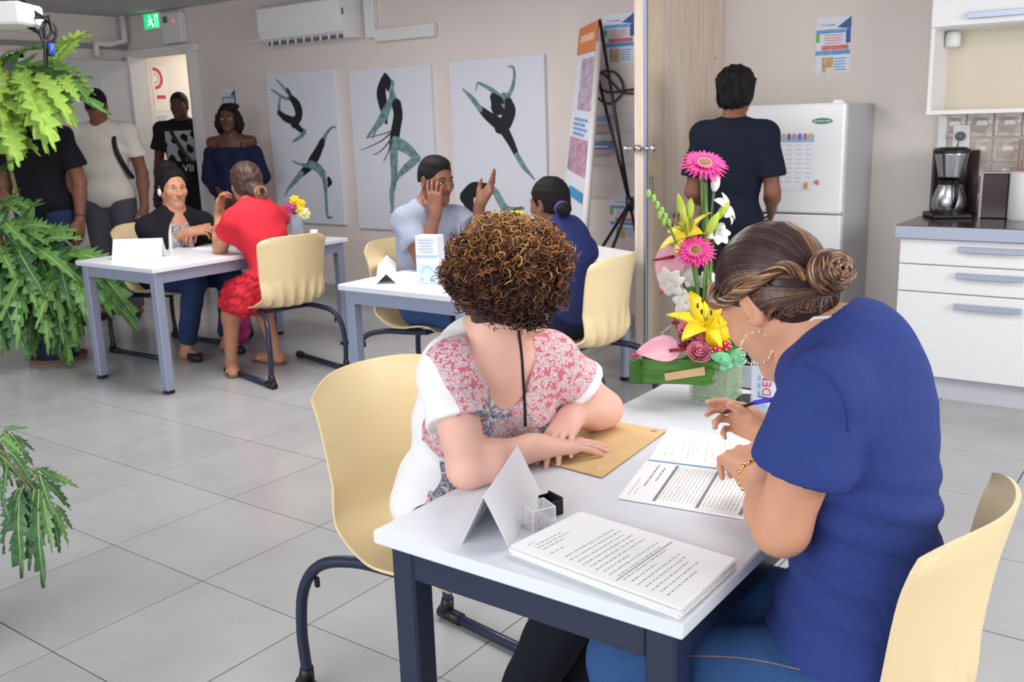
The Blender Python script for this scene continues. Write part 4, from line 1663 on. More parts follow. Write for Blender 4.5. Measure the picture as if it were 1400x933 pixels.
    def hair(s, build, m=M_HBLK, name='hair', res=.006, disp=None, off=0.0):
        F = Fld()
        def W(*p):
            return s.J['head'] + s.HR @ (V(*p) * s.g)
        build(F, W, s.HR, s.g)
        return skin_obj(name, [F.mesh(res, disp=disp, off=off)], m, s.t, s.wl, 1)


def cap_hair(F, W, R, g, front=.075, low=-.045, fat=.010, back=-.0):
    """hair covering the skull down to a hairline"""
    F.ell(W(0, -.014, .038), V(.075 + fat, .096 + fat, .086 + fat) * g, R, .0)
    F.ell(W(0, -.035, -.015), V(.068 + fat, .070 + fat, .075) * g, R, .02)
    F.plane(W(0, front, .075), R @ nrm((0, .86, -.5)))
    F.plane(W(0, 0, low), R @ V(0, .25, -1))


def wob(amp, sc, seed=0):
    rnd = np.random.RandomState(seed)
    ks = rnd.normal(size=(5, 3))
    ks /= np.linalg.norm(ks, axis=1, keepdims=True)
    ph = rnd.uniform(0, 6.28, 5)

    def f(P):
        o = 0
        for i in range(5):
            o = o + np.sin((P @ ks[i]) * sc * (1 + .35 * i) + ph[i])
        return o * amp / 5 * 2
    return f


def folds(dirv, sc, amp, seed=0, wave=7.0):
    """soft cloth folds: ridges across dirv, bent by slower waves"""
    dirv = nrm(dirv)
    w = wob(1.0, wave, seed)

    def f(P):
        h = w(P)
        return amp * np.sin((P @ dirv) * sc + 2.6 * h) * (0.5 + 0.5 * np.sin(1.7 * h + 1.0))
    return f



def seam_on(P, child, pts, r, m, name='seam', n=5):
    """a stitched seam laid on a garment's surface along the line of sight points given"""
    from mathutils.bvhtree import BVHTree
    vs, fs = [], []
    for c in P.t.children:
        if c.name.split('.')[0] in child.split('+'):
            k = len(vs)
            vs += [v.co.copy() for v in c.data.vertices]
            fs += [[i + k for i in p.vertices] for p in c.data.polygons]
    bv = BVHTree.FromPolygons(vs, fs)
    out = []
    for q in bez([V(*p) for p in pts], 6):
        d = ray(q[0], q[1])
        hit = bv.ray_cast(Vector(CAM - P.wl), Vector(d).normalized())
        if hit[0] is not None:
            out.append(np.array(hit[0]) + np.array(hit[1]) * r * .3)
    if len(out) > 2:
        MB().tube(out, r, n).build(name, m, P.t, smooth=True)

# ------------------------------------------------------------------ the curly haired woman (front table, left)
def paisley_nodes(nt, base, c1, c2, c3, sc=55):
    tc = nt.nodes.new('ShaderNodeTexCoord')
    dn = nt.nodes.new('ShaderNodeTexNoise')
    dn.inputs['Scale'].default_value = sc * .6
    mixv = nt.nodes.new('ShaderNodeVectorMath')
    mixv.operation = 'SCALE'
    mixv.inputs['Scale'].default_value = .035
    nt.links.new(tc.outputs['Object'], dn.inputs['Vector'])
    nt.links.new(dn.outputs['Color'], mixv.inputs[0])
    ad = nt.nodes.new('ShaderNodeVectorMath')
    nt.links.new(tc.outputs['Object'], ad.inputs[0])
    nt.links.new(mixv.outputs['Vector'], ad.inputs[1])
    v = nt.nodes.new('ShaderNodeTexVoronoi')
    v.inputs['Scale'].default_value = sc
    nt.links.new(ad.outputs['Vector'], v.inputs['Vector'])
    r = nt.nodes.new('ShaderNodeValToRGB')
    r.color_ramp.interpolation = 'CONSTANT'
    cols = [c1, base, c2, base, c3, base, c1]
    pos = [0, .15, .24, .32, .42, .50, .60]
    e = r.color_ramp.elements
    e[0].position, e[0].color = 0, (*s2l(*cols[0]), 1)
    e[1].position, e[1].color = pos[1], (*s2l(*cols[1]), 1)
    for p_, c_ in zip(pos[2:], cols[2:]):
        q = e.new(p_)
        q.color = (*s2l(*c_), 1)
    nt.links.new(v.outputs['Distance'], r.inputs['Fac'])
    return r.outputs['Color']


def zoned_cloth(name, base, zones, rough=.85, bump=.2):
    """zones: (attribute, colour or paisley arguments); a zone starts where its attribute is above zero"""
    m = mat(name, s2l(*base), rough, spec=.2, bump=bump, bscale=25)
    nt = m.node_tree
    b = nt.nodes['Principled BSDF']
    cur = None
    for an, c in zones:
        at = nt.nodes.new('ShaderNodeAttribute')
        at.attribute_name = an
        gt = nt.nodes.new('ShaderNodeMath')
        gt.operation = 'GREATER_THAN'
        gt.inputs[1].default_value = 0
        nt.links.new(at.outputs['Fac'], gt.inputs[0])
        mx = nt.nodes.new('ShaderNodeMix')
        mx.data_type = 'RGBA'
        nt.links.new(gt.outputs['Value'], mx.inputs['Factor'])
        if cur is None:
            mx.inputs['A'].default_value = (*s2l(*base), 1)
        else:
            nt.links.new(cur, mx.inputs['A'])
        if isinstance(c[0], tuple):
            nt.links.new(paisley_nodes(nt, *c), mx.inputs['B'])
        else:
            mx.inputs['B'].default_value = (*s2l(*c), 1)
        cur = mx.outputs['Result']
    nt.links.new(cur, b.inputs['Base Color'])
    return m


J1 = dict(pel=(-1.45, 1.72, .56), neck=dep(664, 478, 2.17), head=dep(700, 386, 2.09),
          shR=dep(612, 508, 2.08), shL=dep(752, 494, 2.26),
          elR=dep(640, 640, 2.0), wrR=dep(728, 612, 2.10), elL=dep(826, 560, 2.33), wrL=dep(783, 568, 2.24),
          hipR=(-1.42, 1.62, .53), hipL=(-1.42, 1.82, .53), knR=(-.985, 1.56, .55), knL=(-.99, 1.76, .54),
          anR=(-1.24, 1.60, .07), anL=(-1.17, 1.74, .085), toeR=(-1.06, 1.56, .03), toeL=(-1.0, 1.74, .03))
P1 = Person('seated woman with curly hair and a patterned white top, forearms crossed on the table', (-1.475, 1.72), J1, g=1.0, girth=1.0,
            bust=1.05, face=(.42, .88, -.12), up=(.05, .0, 1), skin_m=SK_LIGHT)
hn = P1.head_neck(.0055, neck_r=.056)
F = Fld()
P1.legs(F)
armR, e1 = P1.arm('R', .0036, d=dep(800, 606, 2.16) - dep(728, 612, 2.10), n=(0, .0, 1), rr=1.04, hsc=.97,
                  curl=((.1, .18, .12), (.08, .16, .1), (.1, .16, .1), (.12, .2, .12)), spread=.05, thumb=(.8, .45, -.2), tcurl=.1)
armL, e2 = P1.arm('L', .0036, d=dep(758, 612, 2.11) - dep(785, 574, 2.235), n=(-.1, -.25, 1), rr=1.04, hsc=.95,
                  curl=((.22, .35, .22), (.2, .38, .25), (.22, .38, .25), (.25, .4, .25)), spread=.07, thumb=(.75, .6, -.25), tcurl=.15)
P1.body([hn, armR, armL, F.mesh(.009)])
M_NAIL = mat('fingernail', s2l(236, 190, 186), .25)
nails(P1, e1, M_NAIL)
nails(P1, e2, M_NAIL)
face_parts(P1, P1.J['head'], P1.HR)

PA = ((228, 218, 218), (208, 116, 132), (104, 116, 138), (222, 160, 170), 92)
PB = ((88, 112, 136), (206, 200, 200), (60, 80, 106), (212, 180, 184), 80)
PC = ((200, 188, 188), (176, 124, 134), (128, 140, 156), (226, 218, 216), 170)
M_W1 = zoned_cloth('printed jersey', (246, 243, 244), [('za', PA), ('zb', PB), ('zc', PC), ('zw', (246, 243, 244))])


def fm1(c):
    q = c - P1.J['neck']
    x, y, z = q @ P1.sd, q @ P1.f, q @ P1.u
    wv = .012 * np.sin(z * 40)
    za = np.minimum(y - .015, np.where(z > -.2, .172, .12) - np.abs(x))
    za = np.maximum(za, np.minimum(np.minimum(-.10 - x, y + .02), z + .20))
    za = np.maximum(za, np.minimum(np.minimum(-.32 - z, y - .055), x - .06))
    zb = np.minimum(np.minimum(y - .02, .132 - np.abs(x + wv * .6)), np.where(x > 0, -.015, -.135) - z)
    zc = np.minimum(np.minimum(y - .02, .050 + wv * .5 - np.abs(x)), -.10 - z)
    e = lerp(P1.J['shL'], P1.J['elL'], .50)
    zw = np.minimum((c - e) @ nrm(P1.J['elL'] - P1.J['shL']) + .010, -.12 - x)
    return dict(za=za, zb=zb, zc=zc, zw=zw)


sh1 = P1.shirt(M_W1, name='printed_top', res=.0055, off=.010, sleeve=.50, sl_r=.062, hem=-.19, neck=(.088, .045, -.045),
               disp=folds((.3, .3, 1), 55, .0035, 3), face_mat=fm1, vneck=.045)
tr1 = P1.trousers(cloth('black trousers', (30, 32, 42), bump=.2), name='trousers', res=.008, cuff=.86, disp=folds((.5, .2, 1), 60, .002, 4))
P1.shoes(mat('black sandal', s2l(28, 26, 30), .5))
seam_on(P1, 'printed_top+body', [(709, 452), (713, 490), (715, 520), (717, 550), (718, 583)], .0034, mat('black cord', s2l(22, 22, 26), .7), 'lanyard', 6)

# curls
HC = dep(700, 372, 2.085)
hR = P1.HR


def curly(F, W, R, g):
    c = HC
    F.ell(c, (.118, .108, .095), np.eye(3), .0)
    F.ell(W(0, -.03, -.01), (.085, .085, .09), R, .03)
    F.plane(W(0, .085, .03), R @ nrm((0, 1, -.25)))
    F.plane(W(0, 0, -.075), (0, 0, -1))


P1.hair(curly, M_HBRN, res=.006, disp=wob(.006, 90, 2))
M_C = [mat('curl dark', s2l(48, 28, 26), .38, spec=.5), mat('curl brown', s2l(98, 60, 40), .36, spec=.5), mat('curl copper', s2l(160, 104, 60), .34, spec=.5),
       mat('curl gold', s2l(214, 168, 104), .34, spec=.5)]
rng = np.random.RandomState(7)
gv = [[], [], [], []]
gq = [[], [], [], []]
gn = [0, 0, 0, 0]
RX, RY, RZ = .150, .135, .118
count = 0
lat = V(*AX_R)
while count < 6200:
    d = rng.normal(size=3)
    d /= np.linalg.norm(d)
    q = hR.T @ d
    if q[1] > .50 and q[2] < .45:
        continue
    if q[1] > .72:
        continue
    if d[2] < -.88:
        continue
    cam_side = d @ AX_F
    if cam_side > .55 and rng.rand() < .6:
        continue
    count += 1
    deep = rng.rand() ** 1.5
    rad = V(RX, RY, RZ) * (1.0 - .30 * deep)
    if d[2] < -.3:
        rad[:2] *= 1 - .30 * (-d[2] - .3)
        rad[2] *= 1.08
    p = HC + d * rad * (1 + .045 * math.sin(d[0] * 9 + 2) * math.sin(d[1] * 8) + .05 * math.sin(d[2] * 10 + d[0] * 6) + (.10 * rng.rand() if rng.rand() < .12 else 0))
    # direction in which the lock hangs
    ax = nrm(d * .5 + rng.normal(size=3) * .55 + V(0, 0, -.45))
    e1_ = nrm(np.cross(ax, rng.normal(size=3)))
    e2_ = np.cross(ax, e1_)
    turns = rng.uniform(.7, 1.6)
    rr_ = rng.uniform(.0045, .0115)
    ln_ = rng.uniform(.012, .03)
    n = 12
    t = np.linspace(0, 1, n)
    env = np.sin(np.pi * np.clip(t * .9 + .1, 0, 1)) ** .4
    path = p + np.outer(t - .5, ax) * ln_ + (np.cos(6.283 * turns * t) * rr_)[:, None] * e1_ + (np.sin(6.283 * turns * t) * rr_)[:, None] * e2_
    w_ = rng.uniform(.0008, .0020) * env
    tn = np.gradient(path, axis=0)
    tn /= np.linalg.norm(tn, axis=1, keepdims=True)
    a_ = np.cross(tn, ax)
    a_ /= (np.linalg.norm(a_, axis=1, keepdims=True) + 1e-9)
    b_ = np.cross(tn, a_)
    ring = np.stack([path + w_[:, None] * (a_ * math.cos(k) + b_ * math.sin(k)) for k in (0, 2.094, 4.189)], 1)
    # lighter tones towards the crown and the outside, dark underneath
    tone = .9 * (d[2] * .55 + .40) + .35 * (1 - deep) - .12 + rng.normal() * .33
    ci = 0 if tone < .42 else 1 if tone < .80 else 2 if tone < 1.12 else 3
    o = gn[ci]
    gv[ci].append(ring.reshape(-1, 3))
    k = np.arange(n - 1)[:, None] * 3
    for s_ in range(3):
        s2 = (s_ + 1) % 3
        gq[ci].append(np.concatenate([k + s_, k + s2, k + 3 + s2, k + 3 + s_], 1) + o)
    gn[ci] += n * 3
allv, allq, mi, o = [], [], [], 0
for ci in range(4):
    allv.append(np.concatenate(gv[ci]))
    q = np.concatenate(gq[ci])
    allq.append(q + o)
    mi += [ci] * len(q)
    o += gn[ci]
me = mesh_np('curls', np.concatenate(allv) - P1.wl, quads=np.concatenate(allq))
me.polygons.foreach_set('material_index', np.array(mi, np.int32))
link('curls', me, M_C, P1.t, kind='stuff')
# spectacles, only a temple and rim show past the hair
gl = MB()
W1 = lambda *p: P1.J['head'] + P1.HR @ V(*p)
for s_ in (-1, 1):
    gl.tube([W1(s_ * .036 + .024 * math.cos(q), .107 - .012 * abs(math.cos(q)), .0 + .019 * math.sin(q)) for q in np.linspace(0, 6.283, 17)], .0016, 6)
    gl.tube([W1(s_ * .060, .098, .005), W1(s_ * .078, .05, .008), W1(s_ * .080, -.005, .006)], .0018, 6)
gl.tube([W1(-.012, .107, .004), W1(.012, .107, .004)], .0016, 6)
gl.build('spectacles', mat('grey frame', s2l(120, 125, 140), .3), P1.t, smooth=True, wloc=P1.wl)

# ------------------------------------------------------------------ the woman in the blue t-shirt (front table, right)
J2 = dict(pel=(-.455, 1.515, .57), neck=dep(1128, 452, 1.61), head=dep(1061, 411, 1.64),
          shL=dep(1130, 545, 1.47), shR=dep(1165, 490, 1.80), elL=dep(1068, 722, 1.53), wrL=dep(1038, 654, 1.72),
          elR=dep(1120, 600, 2.0), wrR=dep(1064, 600, 2.02),
          hipL=(-.46, 1.42, .53), hipR=(-.50, 1.62, .53), knL=(-.745, 1.33, .55), knR=(-.86, 1.60, .555), anL=(-.72, 1.36, .09), anR=(-.84, 1.62, .09),
          toeL=(-.89, 1.34, .03), toeR=(-1.0, 1.62, .03))
P2 = Person('seated woman in a blue t-shirt and jeans with a twisted bun, writing at the table', (-.455, 1.515), J2, g=1.0, girth=.95, bust=.95,
            face=(-.76, .26, -.60), up=(-.45, .10, .85), skin_m=SK_TAN, trap=.06, shr=.050, lat=.82)
bk = V(.062, 0.01, .0)
hn = P2.head_neck(.005, neck_r=.052, mid=bk)
F = Fld()
P2.legs(F)
armL, e1 = P2.arm('L', .0036,  d=dep(1008, 612, 1.84) - dep(1038, 654, 1.72), n=(.35, -.55, .6), rr=1.06, hsc=1.04,
                  curl=((.35, .7, .5), (.4, .75, .5), (.45, .8, .5), (.5, .8, .5)), spread=.05, thumb=(.8, .45, -.35), tcurl=.2, start=.2)
armR, e2 = P2.arm('R', .0036, d=dep(1000, 566, 2.06) - dep(1062, 600, 2.02), n=AX_F * .86 + AX_U * .5, rr=.98, hsc=.92, start=.5,
                  curl=((.35, .5, .3), (.6, .6, .4), (.75, .75, .45), (.9, .8, .5)), spread=-.05, thumb=(.95, .22, -.45), tcurl=.05)
P2.body([hn, armL, armR, F.mesh(.009)])
nails(P2, e1, M_NAIL)
nails(P2, e2, M_NAIL)
face_parts(P2, P2.J['head'], P2.HR)
M_BLUE = cloth('blue cotton', (50, 66, 130), bump=.4, bscale=45, noise=.10, nscale=220)
fd = folds((.30, .12, 1), 105, .011, 11, 3.5)


def fold2(P):
    # creases gather at the waist of the stooping back
    z = P[..., 2]
    return fd(P) * np.clip((.96 - z) / .22, .06, 1.0)


sh2 = P2.shirt(M_BLUE, res=.0058, off=.013, sleeve=.50, sl_r=.068, hem=-.12, neck=(.068, .0, .0), mid=bk, disp=fold2, sl_rr=1.02, sl_k=.008)
M_DENIM = cloth('blue denim', (52, 84, 132), noise=.10, nscale=160, bump=.25, bscale=220)
P2.trousers(M_DENIM, res=.008, cuff=.9, rr=1.1, top=.0, disp=folds((1, .2, .3), 50, .003, 5))
M_SEAM = mat('orange seam', s2l(150, 120, 110), .7)
seam_on(P2, 'jeans', [(930, 897), (1000, 899), (1050, 906), (1100, 917), (1150, 921)], .0012, M_SEAM, 'leg_seam')
seam_on(P2, 'jeans', [(1168, 862), (1160, 890), (1147, 918), (1132, 932)], .0016, M_SEAM, 'pocket_seam')
seam_on(P2, 't_shirt', [(1098, 498), (1125, 508), (1146, 530), (1158, 560), (1160, 590)], .0016, M_BLUE, 'sleeve_seam')
P2.shoes(mat('dark shoe', s2l(32, 30, 36), .5))
# hair: smooth strands swept back into a bun, with a twist along the side
H2, R2 = P2.J['head'], P2.HR
W2 = lambda *p: H2 + R2 @ V(*p)


def hair2(F, W, R, g):
    F.ell(W(0, -.014, .038), V(.0785, .0985, .0885), R, .0)
    F.ell(W(0, -.045, -.012), V(.070, .062, .066), R, .008)
    F.plane(W(0, .066, .062), R @ nrm((0, .80, -.60)))
    F.plane(W(0, -.03, -.060), R @ V(0, .35, -1))


M_S = [mat('strand dark', s2l(52, 36, 38), .33, spec=.5), mat('strand brown', s2l(88, 58, 46), .33, spec=.5), mat('strand tan', s2l(140, 100, 70), .33, spec=.5),
       mat('strand gold', s2l(196, 158, 112), .33, spec=.5)]
P2.hair(hair2, M_S[0], res=.005)
BUN = H2 + R2 @ V(-.010, -.126, -.016)
rng = np.random.RandomState(3)


def on_skull(q, lift=0.0):
    """push a head-space point out to the hair surface"""
    c = V(0, -.014, .038)
    r = V(.081, .101, .091)
    d = q - c
    k = math.sqrt(((d / r) ** 2).sum())
    return c + d / k * (1 + lift)


def strand_set(starts, end, name, m_i, width, parent, lift=.02, sag=0.0, high=True, c0=V(0, -.014, .038), rd=V(.081, .101, .091)):
    mb = MB()
    for i, st in enumerate(starts):
        mb.cur = m_i[i]
        pts = []
        d0, d1 = nrm((st - c0) / rd), nrm((end - c0) / rd)
        md = 1.25 * nrm(V(1.3 * d0[0], -.15, max(.05, d0[2]) + .22 if high else d0[2] * .5))
        for t in np.linspace(0, 1, 13):
            dd = nrm((1 - t) ** 2 * d0 + 2 * t * (1 - t) * md + t * t * d1)
            lf = lift + .012 * math.sin(math.pi * t)
            pts.append(W2(*(c0 + dd * rd * (1 + lf))))
        mb.tube(pts, [width * (.4 + .6 * math.sin(math.pi * min(1, .15 + k / 13))) for k in range(13)], 4)
    return mb.build(name, M_S, parent, smooth=True, wloc=P2.wl, kind='stuff')


bl_ = R2.T @ (BUN - H2)
starts, mi = [], []
for i in range(620):
    a_ = rng.uniform(-1.9, 1.9)
    # hairline: round the forehead from temple to temple
    q = V(.08 * math.sin(a_), .035 + .060 * math.cos(a_), .055 + .045 * math.cos(a_)) + rng.normal(size=3) * .008
    starts.append(q + V(0, 0, .0))
    s_ = math.sin(a_ * 2.3 + .4) * .5 + math.sin(a_ * 6.1) * .5 + rng.normal() * .7
    mi.append(0 if s_ < .25 else 1 if s_ < .95 else 2 if s_ < 1.6 else 3)
strand_set(starts, bl_ + V(0, .03, 0), 'swept_hair', mi, .0019, P2.t, lift=.012)
starts, mi = [], []
for i in range(420):
    u_ = rng.rand()
    sd_ = rng.choice([-1, 1])
    q = V(sd_ * (.070 + .012 * rng.rand()), .055 - .12 * u_, .036 - .108 * u_ * rng.uniform(.1, 1.1) + rng.normal() * .004)
    starts.append(q)
    mi.append(int(rng.choice([0, 0, 0, 1, 1, 2])))
strand_set(starts, bl_ + V(0, .02, -.02), 'lower_hair', mi, .0019, P2.t, lift=.012, high=False, c0=V(0, -.034, .004), rd=V(.079, .083, .082))
starts, mi = [], []
for i in range(380):
    a_ = rng.uniform(-1.5, 1.5)
    starts.append(V(.072 * math.sin(a_), -.035 - .055 * math.cos(a_), rng.uniform(-.066, -.02)))
    mi.append(int(rng.choice([0, 0, 0, 1, 1, 2])))
strand_set(starts, bl_ + V(0, .015, -.01), 'nape_hair', mi, .0019, P2.t, lift=.014, high=False, c0=V(0, -.040, -.002), rd=V(.074, .070, .076))
# the twist: two thick locks wound round each other
path = [V(-.030, .078, .080), V(-.062, .066, .046), V(-.080, .028, .030), V(-.085, -.015, .024), V(-.078, -.058, .022), V(-.058, -.092, .022), bl_ + V(-.02, .03, .01)]
for flip in (1, -1):
    pp = [q * V(-flip, 1, 1) * V(-1, 1, 1) if False else V(q[0] * flip, q[1], q[2]) for q in path]
    cl = bez(pp, 8)
    for k in range(3):
        mb = MB()
        for s_ in range(6):
            pts = []
            for i, q in enumerate(cl):
                t = i / len(cl)
                tn = nrm(cl[min(i + 1, len(cl) - 1)] - cl[max(i - 1, 0)])
                o_ = nrm(q - V(0, -.014, .0))
                o_ = nrm(o_ - tn * (o_ @ tn))
                b_ = np.cross(tn, o_)
                an = 16 * t + k * 2.094 + (s_ - 2.5) * .28
                rr_ = .0075
                pts.append(W2(*(q + o_ * .004 + (o_ * math.cos(an) + b_ * math.sin(an)) * rr_)))
            mb.cur = int(rng.choice([1, 2, 2, 3, 1]))
            mb.tube(pts, .0026, 5)
        mb.build('hair_twist', M_S, P2.t, smooth=True, wloc=P2.wl)
# bun: coiled lock
mb = MB()
bx_ = nrm(nrm(BUN - H2) * .45 - AX_F * .8 + AX_R * .2)
e1_ = nrm(np.cross(bx_, V(0, 0, 1)))
e2_ = np.cross(bx_, e1_)
bun = Fld()
bun.ell(BUN, (.027, .031, .033), np.stack([bx_, e1_, e2_], 1), 0)
bn_o = skin_obj('bun', [bun.mesh(.004)], M_S[0], P2.t, P2.wl)
for k in range(420):
    turn = rng.uniform(0, 6.28)
    r0 = rng.uniform(.004, .0265)
    zz = math.sqrt(max(0, 1 - (r0 / .032) ** 2)) * .030
    pts = []
    side_ = k % 3 == 0
    for t in np.linspace(0, 1, 12):
        an = turn + t * (1.6 + (k % 7) * .12)
        wv_ = 1 + .05 * math.sin(an * 5)
        if side_:      # the outer coil, wrapped round the rim
            zo = ((k * .377) % 1 - .62) * .040
            rim = math.sqrt(max(.05, 1 - (zo / .034) ** 2)) * .034
            pts.append(BUN + bx_ * (zo + .002 * math.sin(an * 2 + k)) + (e1_ * math.cos(an) * .97 + e2_ * math.sin(an) * 1.03) * rim * (1 + .03 * math.sin(an * 3 + k)))
        else:
            pts.append(BUN + bx_ * (zz + .004 + .003 * math.sin(an * 3 + k)) + (e1_ * math.cos(an) + e2_ * math.sin(an)) * r0 * 1.2 * wv_)
    mb.cur = int(rng.choice([0, 0, 1, 1, 2, 2, 3]))
    mb.tube(pts, [.0008 + .0017 * math.sin(math.pi * q) for q in np.linspace(.05, .95, 12)], 4)
mb.build('bun_strands', M_S, bn_o, smooth=True, kind='stuff', wloc=P2.wl)

# jewellery
M_GOLD = mat('gold', s2l(226, 182, 96), .25, metal=1.0)
M_PEARL = mat('pale bead', s2l(238, 220, 206), .25)
ear = W2(-.082, -.002, -.042)
hc = ear + V(0, 0, -.030)
hoop = MB()
hx = nrm(AX_R * .9 + AX_F * .2)
hoop.tube([hc + (hx * math.cos(q) + V(0, 0, 1) * math.sin(q)) * .028 for q in np.linspace(0, 6.283, 33)], .0013, 6, cap=False)
ho = hoop.build('hoop_earring', M_GOLD, P2.t, smooth=True, wloc=P2.wl)
bd = MB()
for k in range(30):
    q = 6.283 * k / 30
    bd.ball(hc + (hx * math.cos(q) + V(0, 0, 1) * math.sin(q)) * .028, (.0026, .0026, .0026) if k % 2 else (.0019, .0019, .0019), 8, 5)
bd.build('beads', M_PEARL, ho, smooth=True, kind='stuff', wloc=P2.wl)
nkp = P2.J['neck']
nc = MB()
nc.tube([nkp + P2.u * (.026 - .05 * max(0, math.cos(q))) + P2.sd * .066 * math.sin(q) + P2.f * (.012 + .070 * math.cos(q)) for q in np.linspace(0, 6.283, 28)], .0032, 6, cap=False)
nc.build('necklace', M_PEARL, P2.t, smooth=True, wloc=P2.wl)
wr, elb = P2.J['wrL'], P2.J['elL']
ax_ = nrm(wr - elb)
b1 = nrm(np.cross(ax_, V(0, 0, 1)))
b2 = np.cross(ax_, b1)
br = MB()
for k in range(18):
    q = 6.283 * k / 18
    br.ball(wr + ax_ * .004 + (b1 * math.cos(q) * .0355 + b2 * math.sin(q) * .0335), (.0055, .0055, .0055), 8, 5)
br.tube([wr + ax_ * .004 + (b1 * math.cos(q) * .0355 + b2 * math.sin(q) * .0335) for q in np.linspace(0, 6.283, 25)], .0025, 6, cap=False)
br.build('bracelet', M_GOLD, P2.t, smooth=True, wloc=P2.wl)
# the pen she holds
pn = thing('ballpoint_pen', 'black pen with a blue cap end held between her fingers', 'pen', tuple(dep(1030, 551, 2.0)))
pw = pn.location
a_, b_, c_ = dep(984, 566, 2.05), dep(1031, 551, 2.0), dep(1058, 546, 1.97)
MB().tube([a_, lerp(a_, b_, .08), b_], [.001, .0036, .0038], 8).build('barrel', mat('dark pen barrel', s2l(52, 40, 44), .3), pn, smooth=True, wloc=pw)
MB().tube([b_, c_], .0052, 8).box(lerp(b_, c_, .55) + V(0, 0, .007), (.028, .004, .002)).build('cap', mat('blue pen cap', s2l(60, 64, 210), .3), pn, smooth=True, wloc=pw)
# ------------------------------------------------------------------ people further back
M_BLK = cloth('black cotton', (26, 26, 32))
M_NAVYC = cloth('dark navy cotton', (24, 30, 44))
M_JEAN2 = cloth('dark blue jeans', (44, 58, 96), noise=.15, nscale=50)
M_SHOE = mat('black shoe', s2l(26, 24, 28), .4)

# --- woman in a black cardigan (far table, facing right)
J3 = dict(pel=(-5.70, 3.83, .56), neck=dep(240, 300, 6.27), head=dep(236, 257, 6.22), shR=dep(203, 312, 6.20), shL=dep(277, 306, 6.38),
          elR=dep(212, 332, 6.28), wrR=dep(258, 318, 6.22), elL=dep(296, 325, 6.42), wrL=dep(277, 316, 6.34),
          hipR=(-5.65, 3.74, .53), hipL=(-5.65, 3.94, .53), knR=(-5.26, 3.70, .53), knL=(-5.25, 3.97, .53), anR=(-5.42, 3.70, .075), anL=(-5.36, 3.98, .075),
          toeR=(-5.27, 3.68, .03), toeL=(-5.20, 3.97, .03))
P3 = Person('seated woman in a black cardigan with folded hands, facing the woman in red', (-5.70, 3.83), J3, g=1.05, girth=1.15, bust=1.15,
            face=(.92, -.22, -.06), skin_m=SK_MID)
hn = P3.head_neck(.006, neck_r=.055)
F = Fld()
P3.legs(F)
cl_ = ((.5, .8, .5),) * 4
aR, _ = P3.arm('R', .005, d=dep(284, 312, 6.2) - dep(258, 318, 6.22), n=(-.2, -.6, .6), rr=1.1, curl=cl_)
aL, _ = P3.arm('L', .005, d=dep(262, 318, 6.22) - dep(277, 316, 6.34), n=(.3, -.2, .9), rr=1.1, curl=cl_)
P3.body([hn, aR, aL, F.mesh(.01)])
face_parts(P3, P3.J['head'], P3.HR)
M_BLOUSE = paisley_mat = zoned_cloth('patterned blouse', (150, 150, 152), [('zp', ((176, 174, 172), (110, 112, 120), (225, 222, 220), (96, 100, 110), 70)), ('ze', (232, 228, 226))])


def fm3(c):
    q = c - P3.J['neck']
    x, y, z = q @ P3.sd, q @ P3.f, q @ P3.u
    return dict(zp=y + 1, ze=np.minimum(np.abs(x) - .056, y))


P3.shirt(M_BLOUSE, name='blouse', res=.008, off=.006, sleeve=.3, hem=-.05, neck=(.066, .02, -.02), face_mat=fm3, vneck=.02)


def open_front(F):
    pass


F = Fld()
P3.torso(F)
F.cone(P3.J['pel'] + P3.u * .3, .15, P3.J['pel'] - P3.u * .05, .19, .05)
F.plane(P3.J['pel'] - P3.u * .06, -P3.u)
for q in 'LR':
    sh, el, wr = P3.J['sh' + q], P3.J['el' + q], P3.J['wr' + q]
    F.cone(sh, .064, el, .072, .03)
    F.cone(el, .072, lerp(el, wr, .18), .062, .03, cap=wr - el)
c = P3.J['neck'] + P3.f * .17
F.ell(c - P3.u * .16, (.098, .20, .36), P3.R, .01, 's')
F.cone(P3.J['neck'], .06, P3.J['neck'] + P3.u * .2, .09, .01, op='s')
skin_obj('cardigan', [F.mesh(.008, off=.016, disp=folds((.4, .2, 1), 45, .004, 21))], M_BLK, P3.t, P3.wl)
P3.trousers(M_JEAN2, top=.06, cuff=.88, disp=folds((0, .2, 1), 45, .003, 22))
P3.shoes(M_SHOE)


def hair3(F, W, R, g):
    cap_hair(F, W, R, g, front=.074, low=-.035, fat=.010)
    F.ell(W(0, -.07, .105), (.072, .066, .062), R, .02)
    F.ell(W(0, -.085, .02), (.080, .066, .08), R, .02)
    F.ell(W(0.03, -.095, -.085), (.062, .05, .10), R, .03)


P3.hair(hair3, M_HBLK, disp=wob(.003, 110, 5))
fl = MB()
W3 = lambda *p: P3.J['head'] + P3.HR @ V(*p)
for k in range(5):
    q = 6.283 * k / 5
    fl.ball(W3(.090, .004 + .014 * math.cos(q), -.022 + .014 * math.sin(q)), (.006, .012, .012), 8, 5, P3.HR)
fl.ball(W3(.095, .004, -.022), .006)
fl.build('flower_earring', mat('white petal', s2l(244, 242, 240), .5), P3.t, smooth=True, wloc=P3.wl)

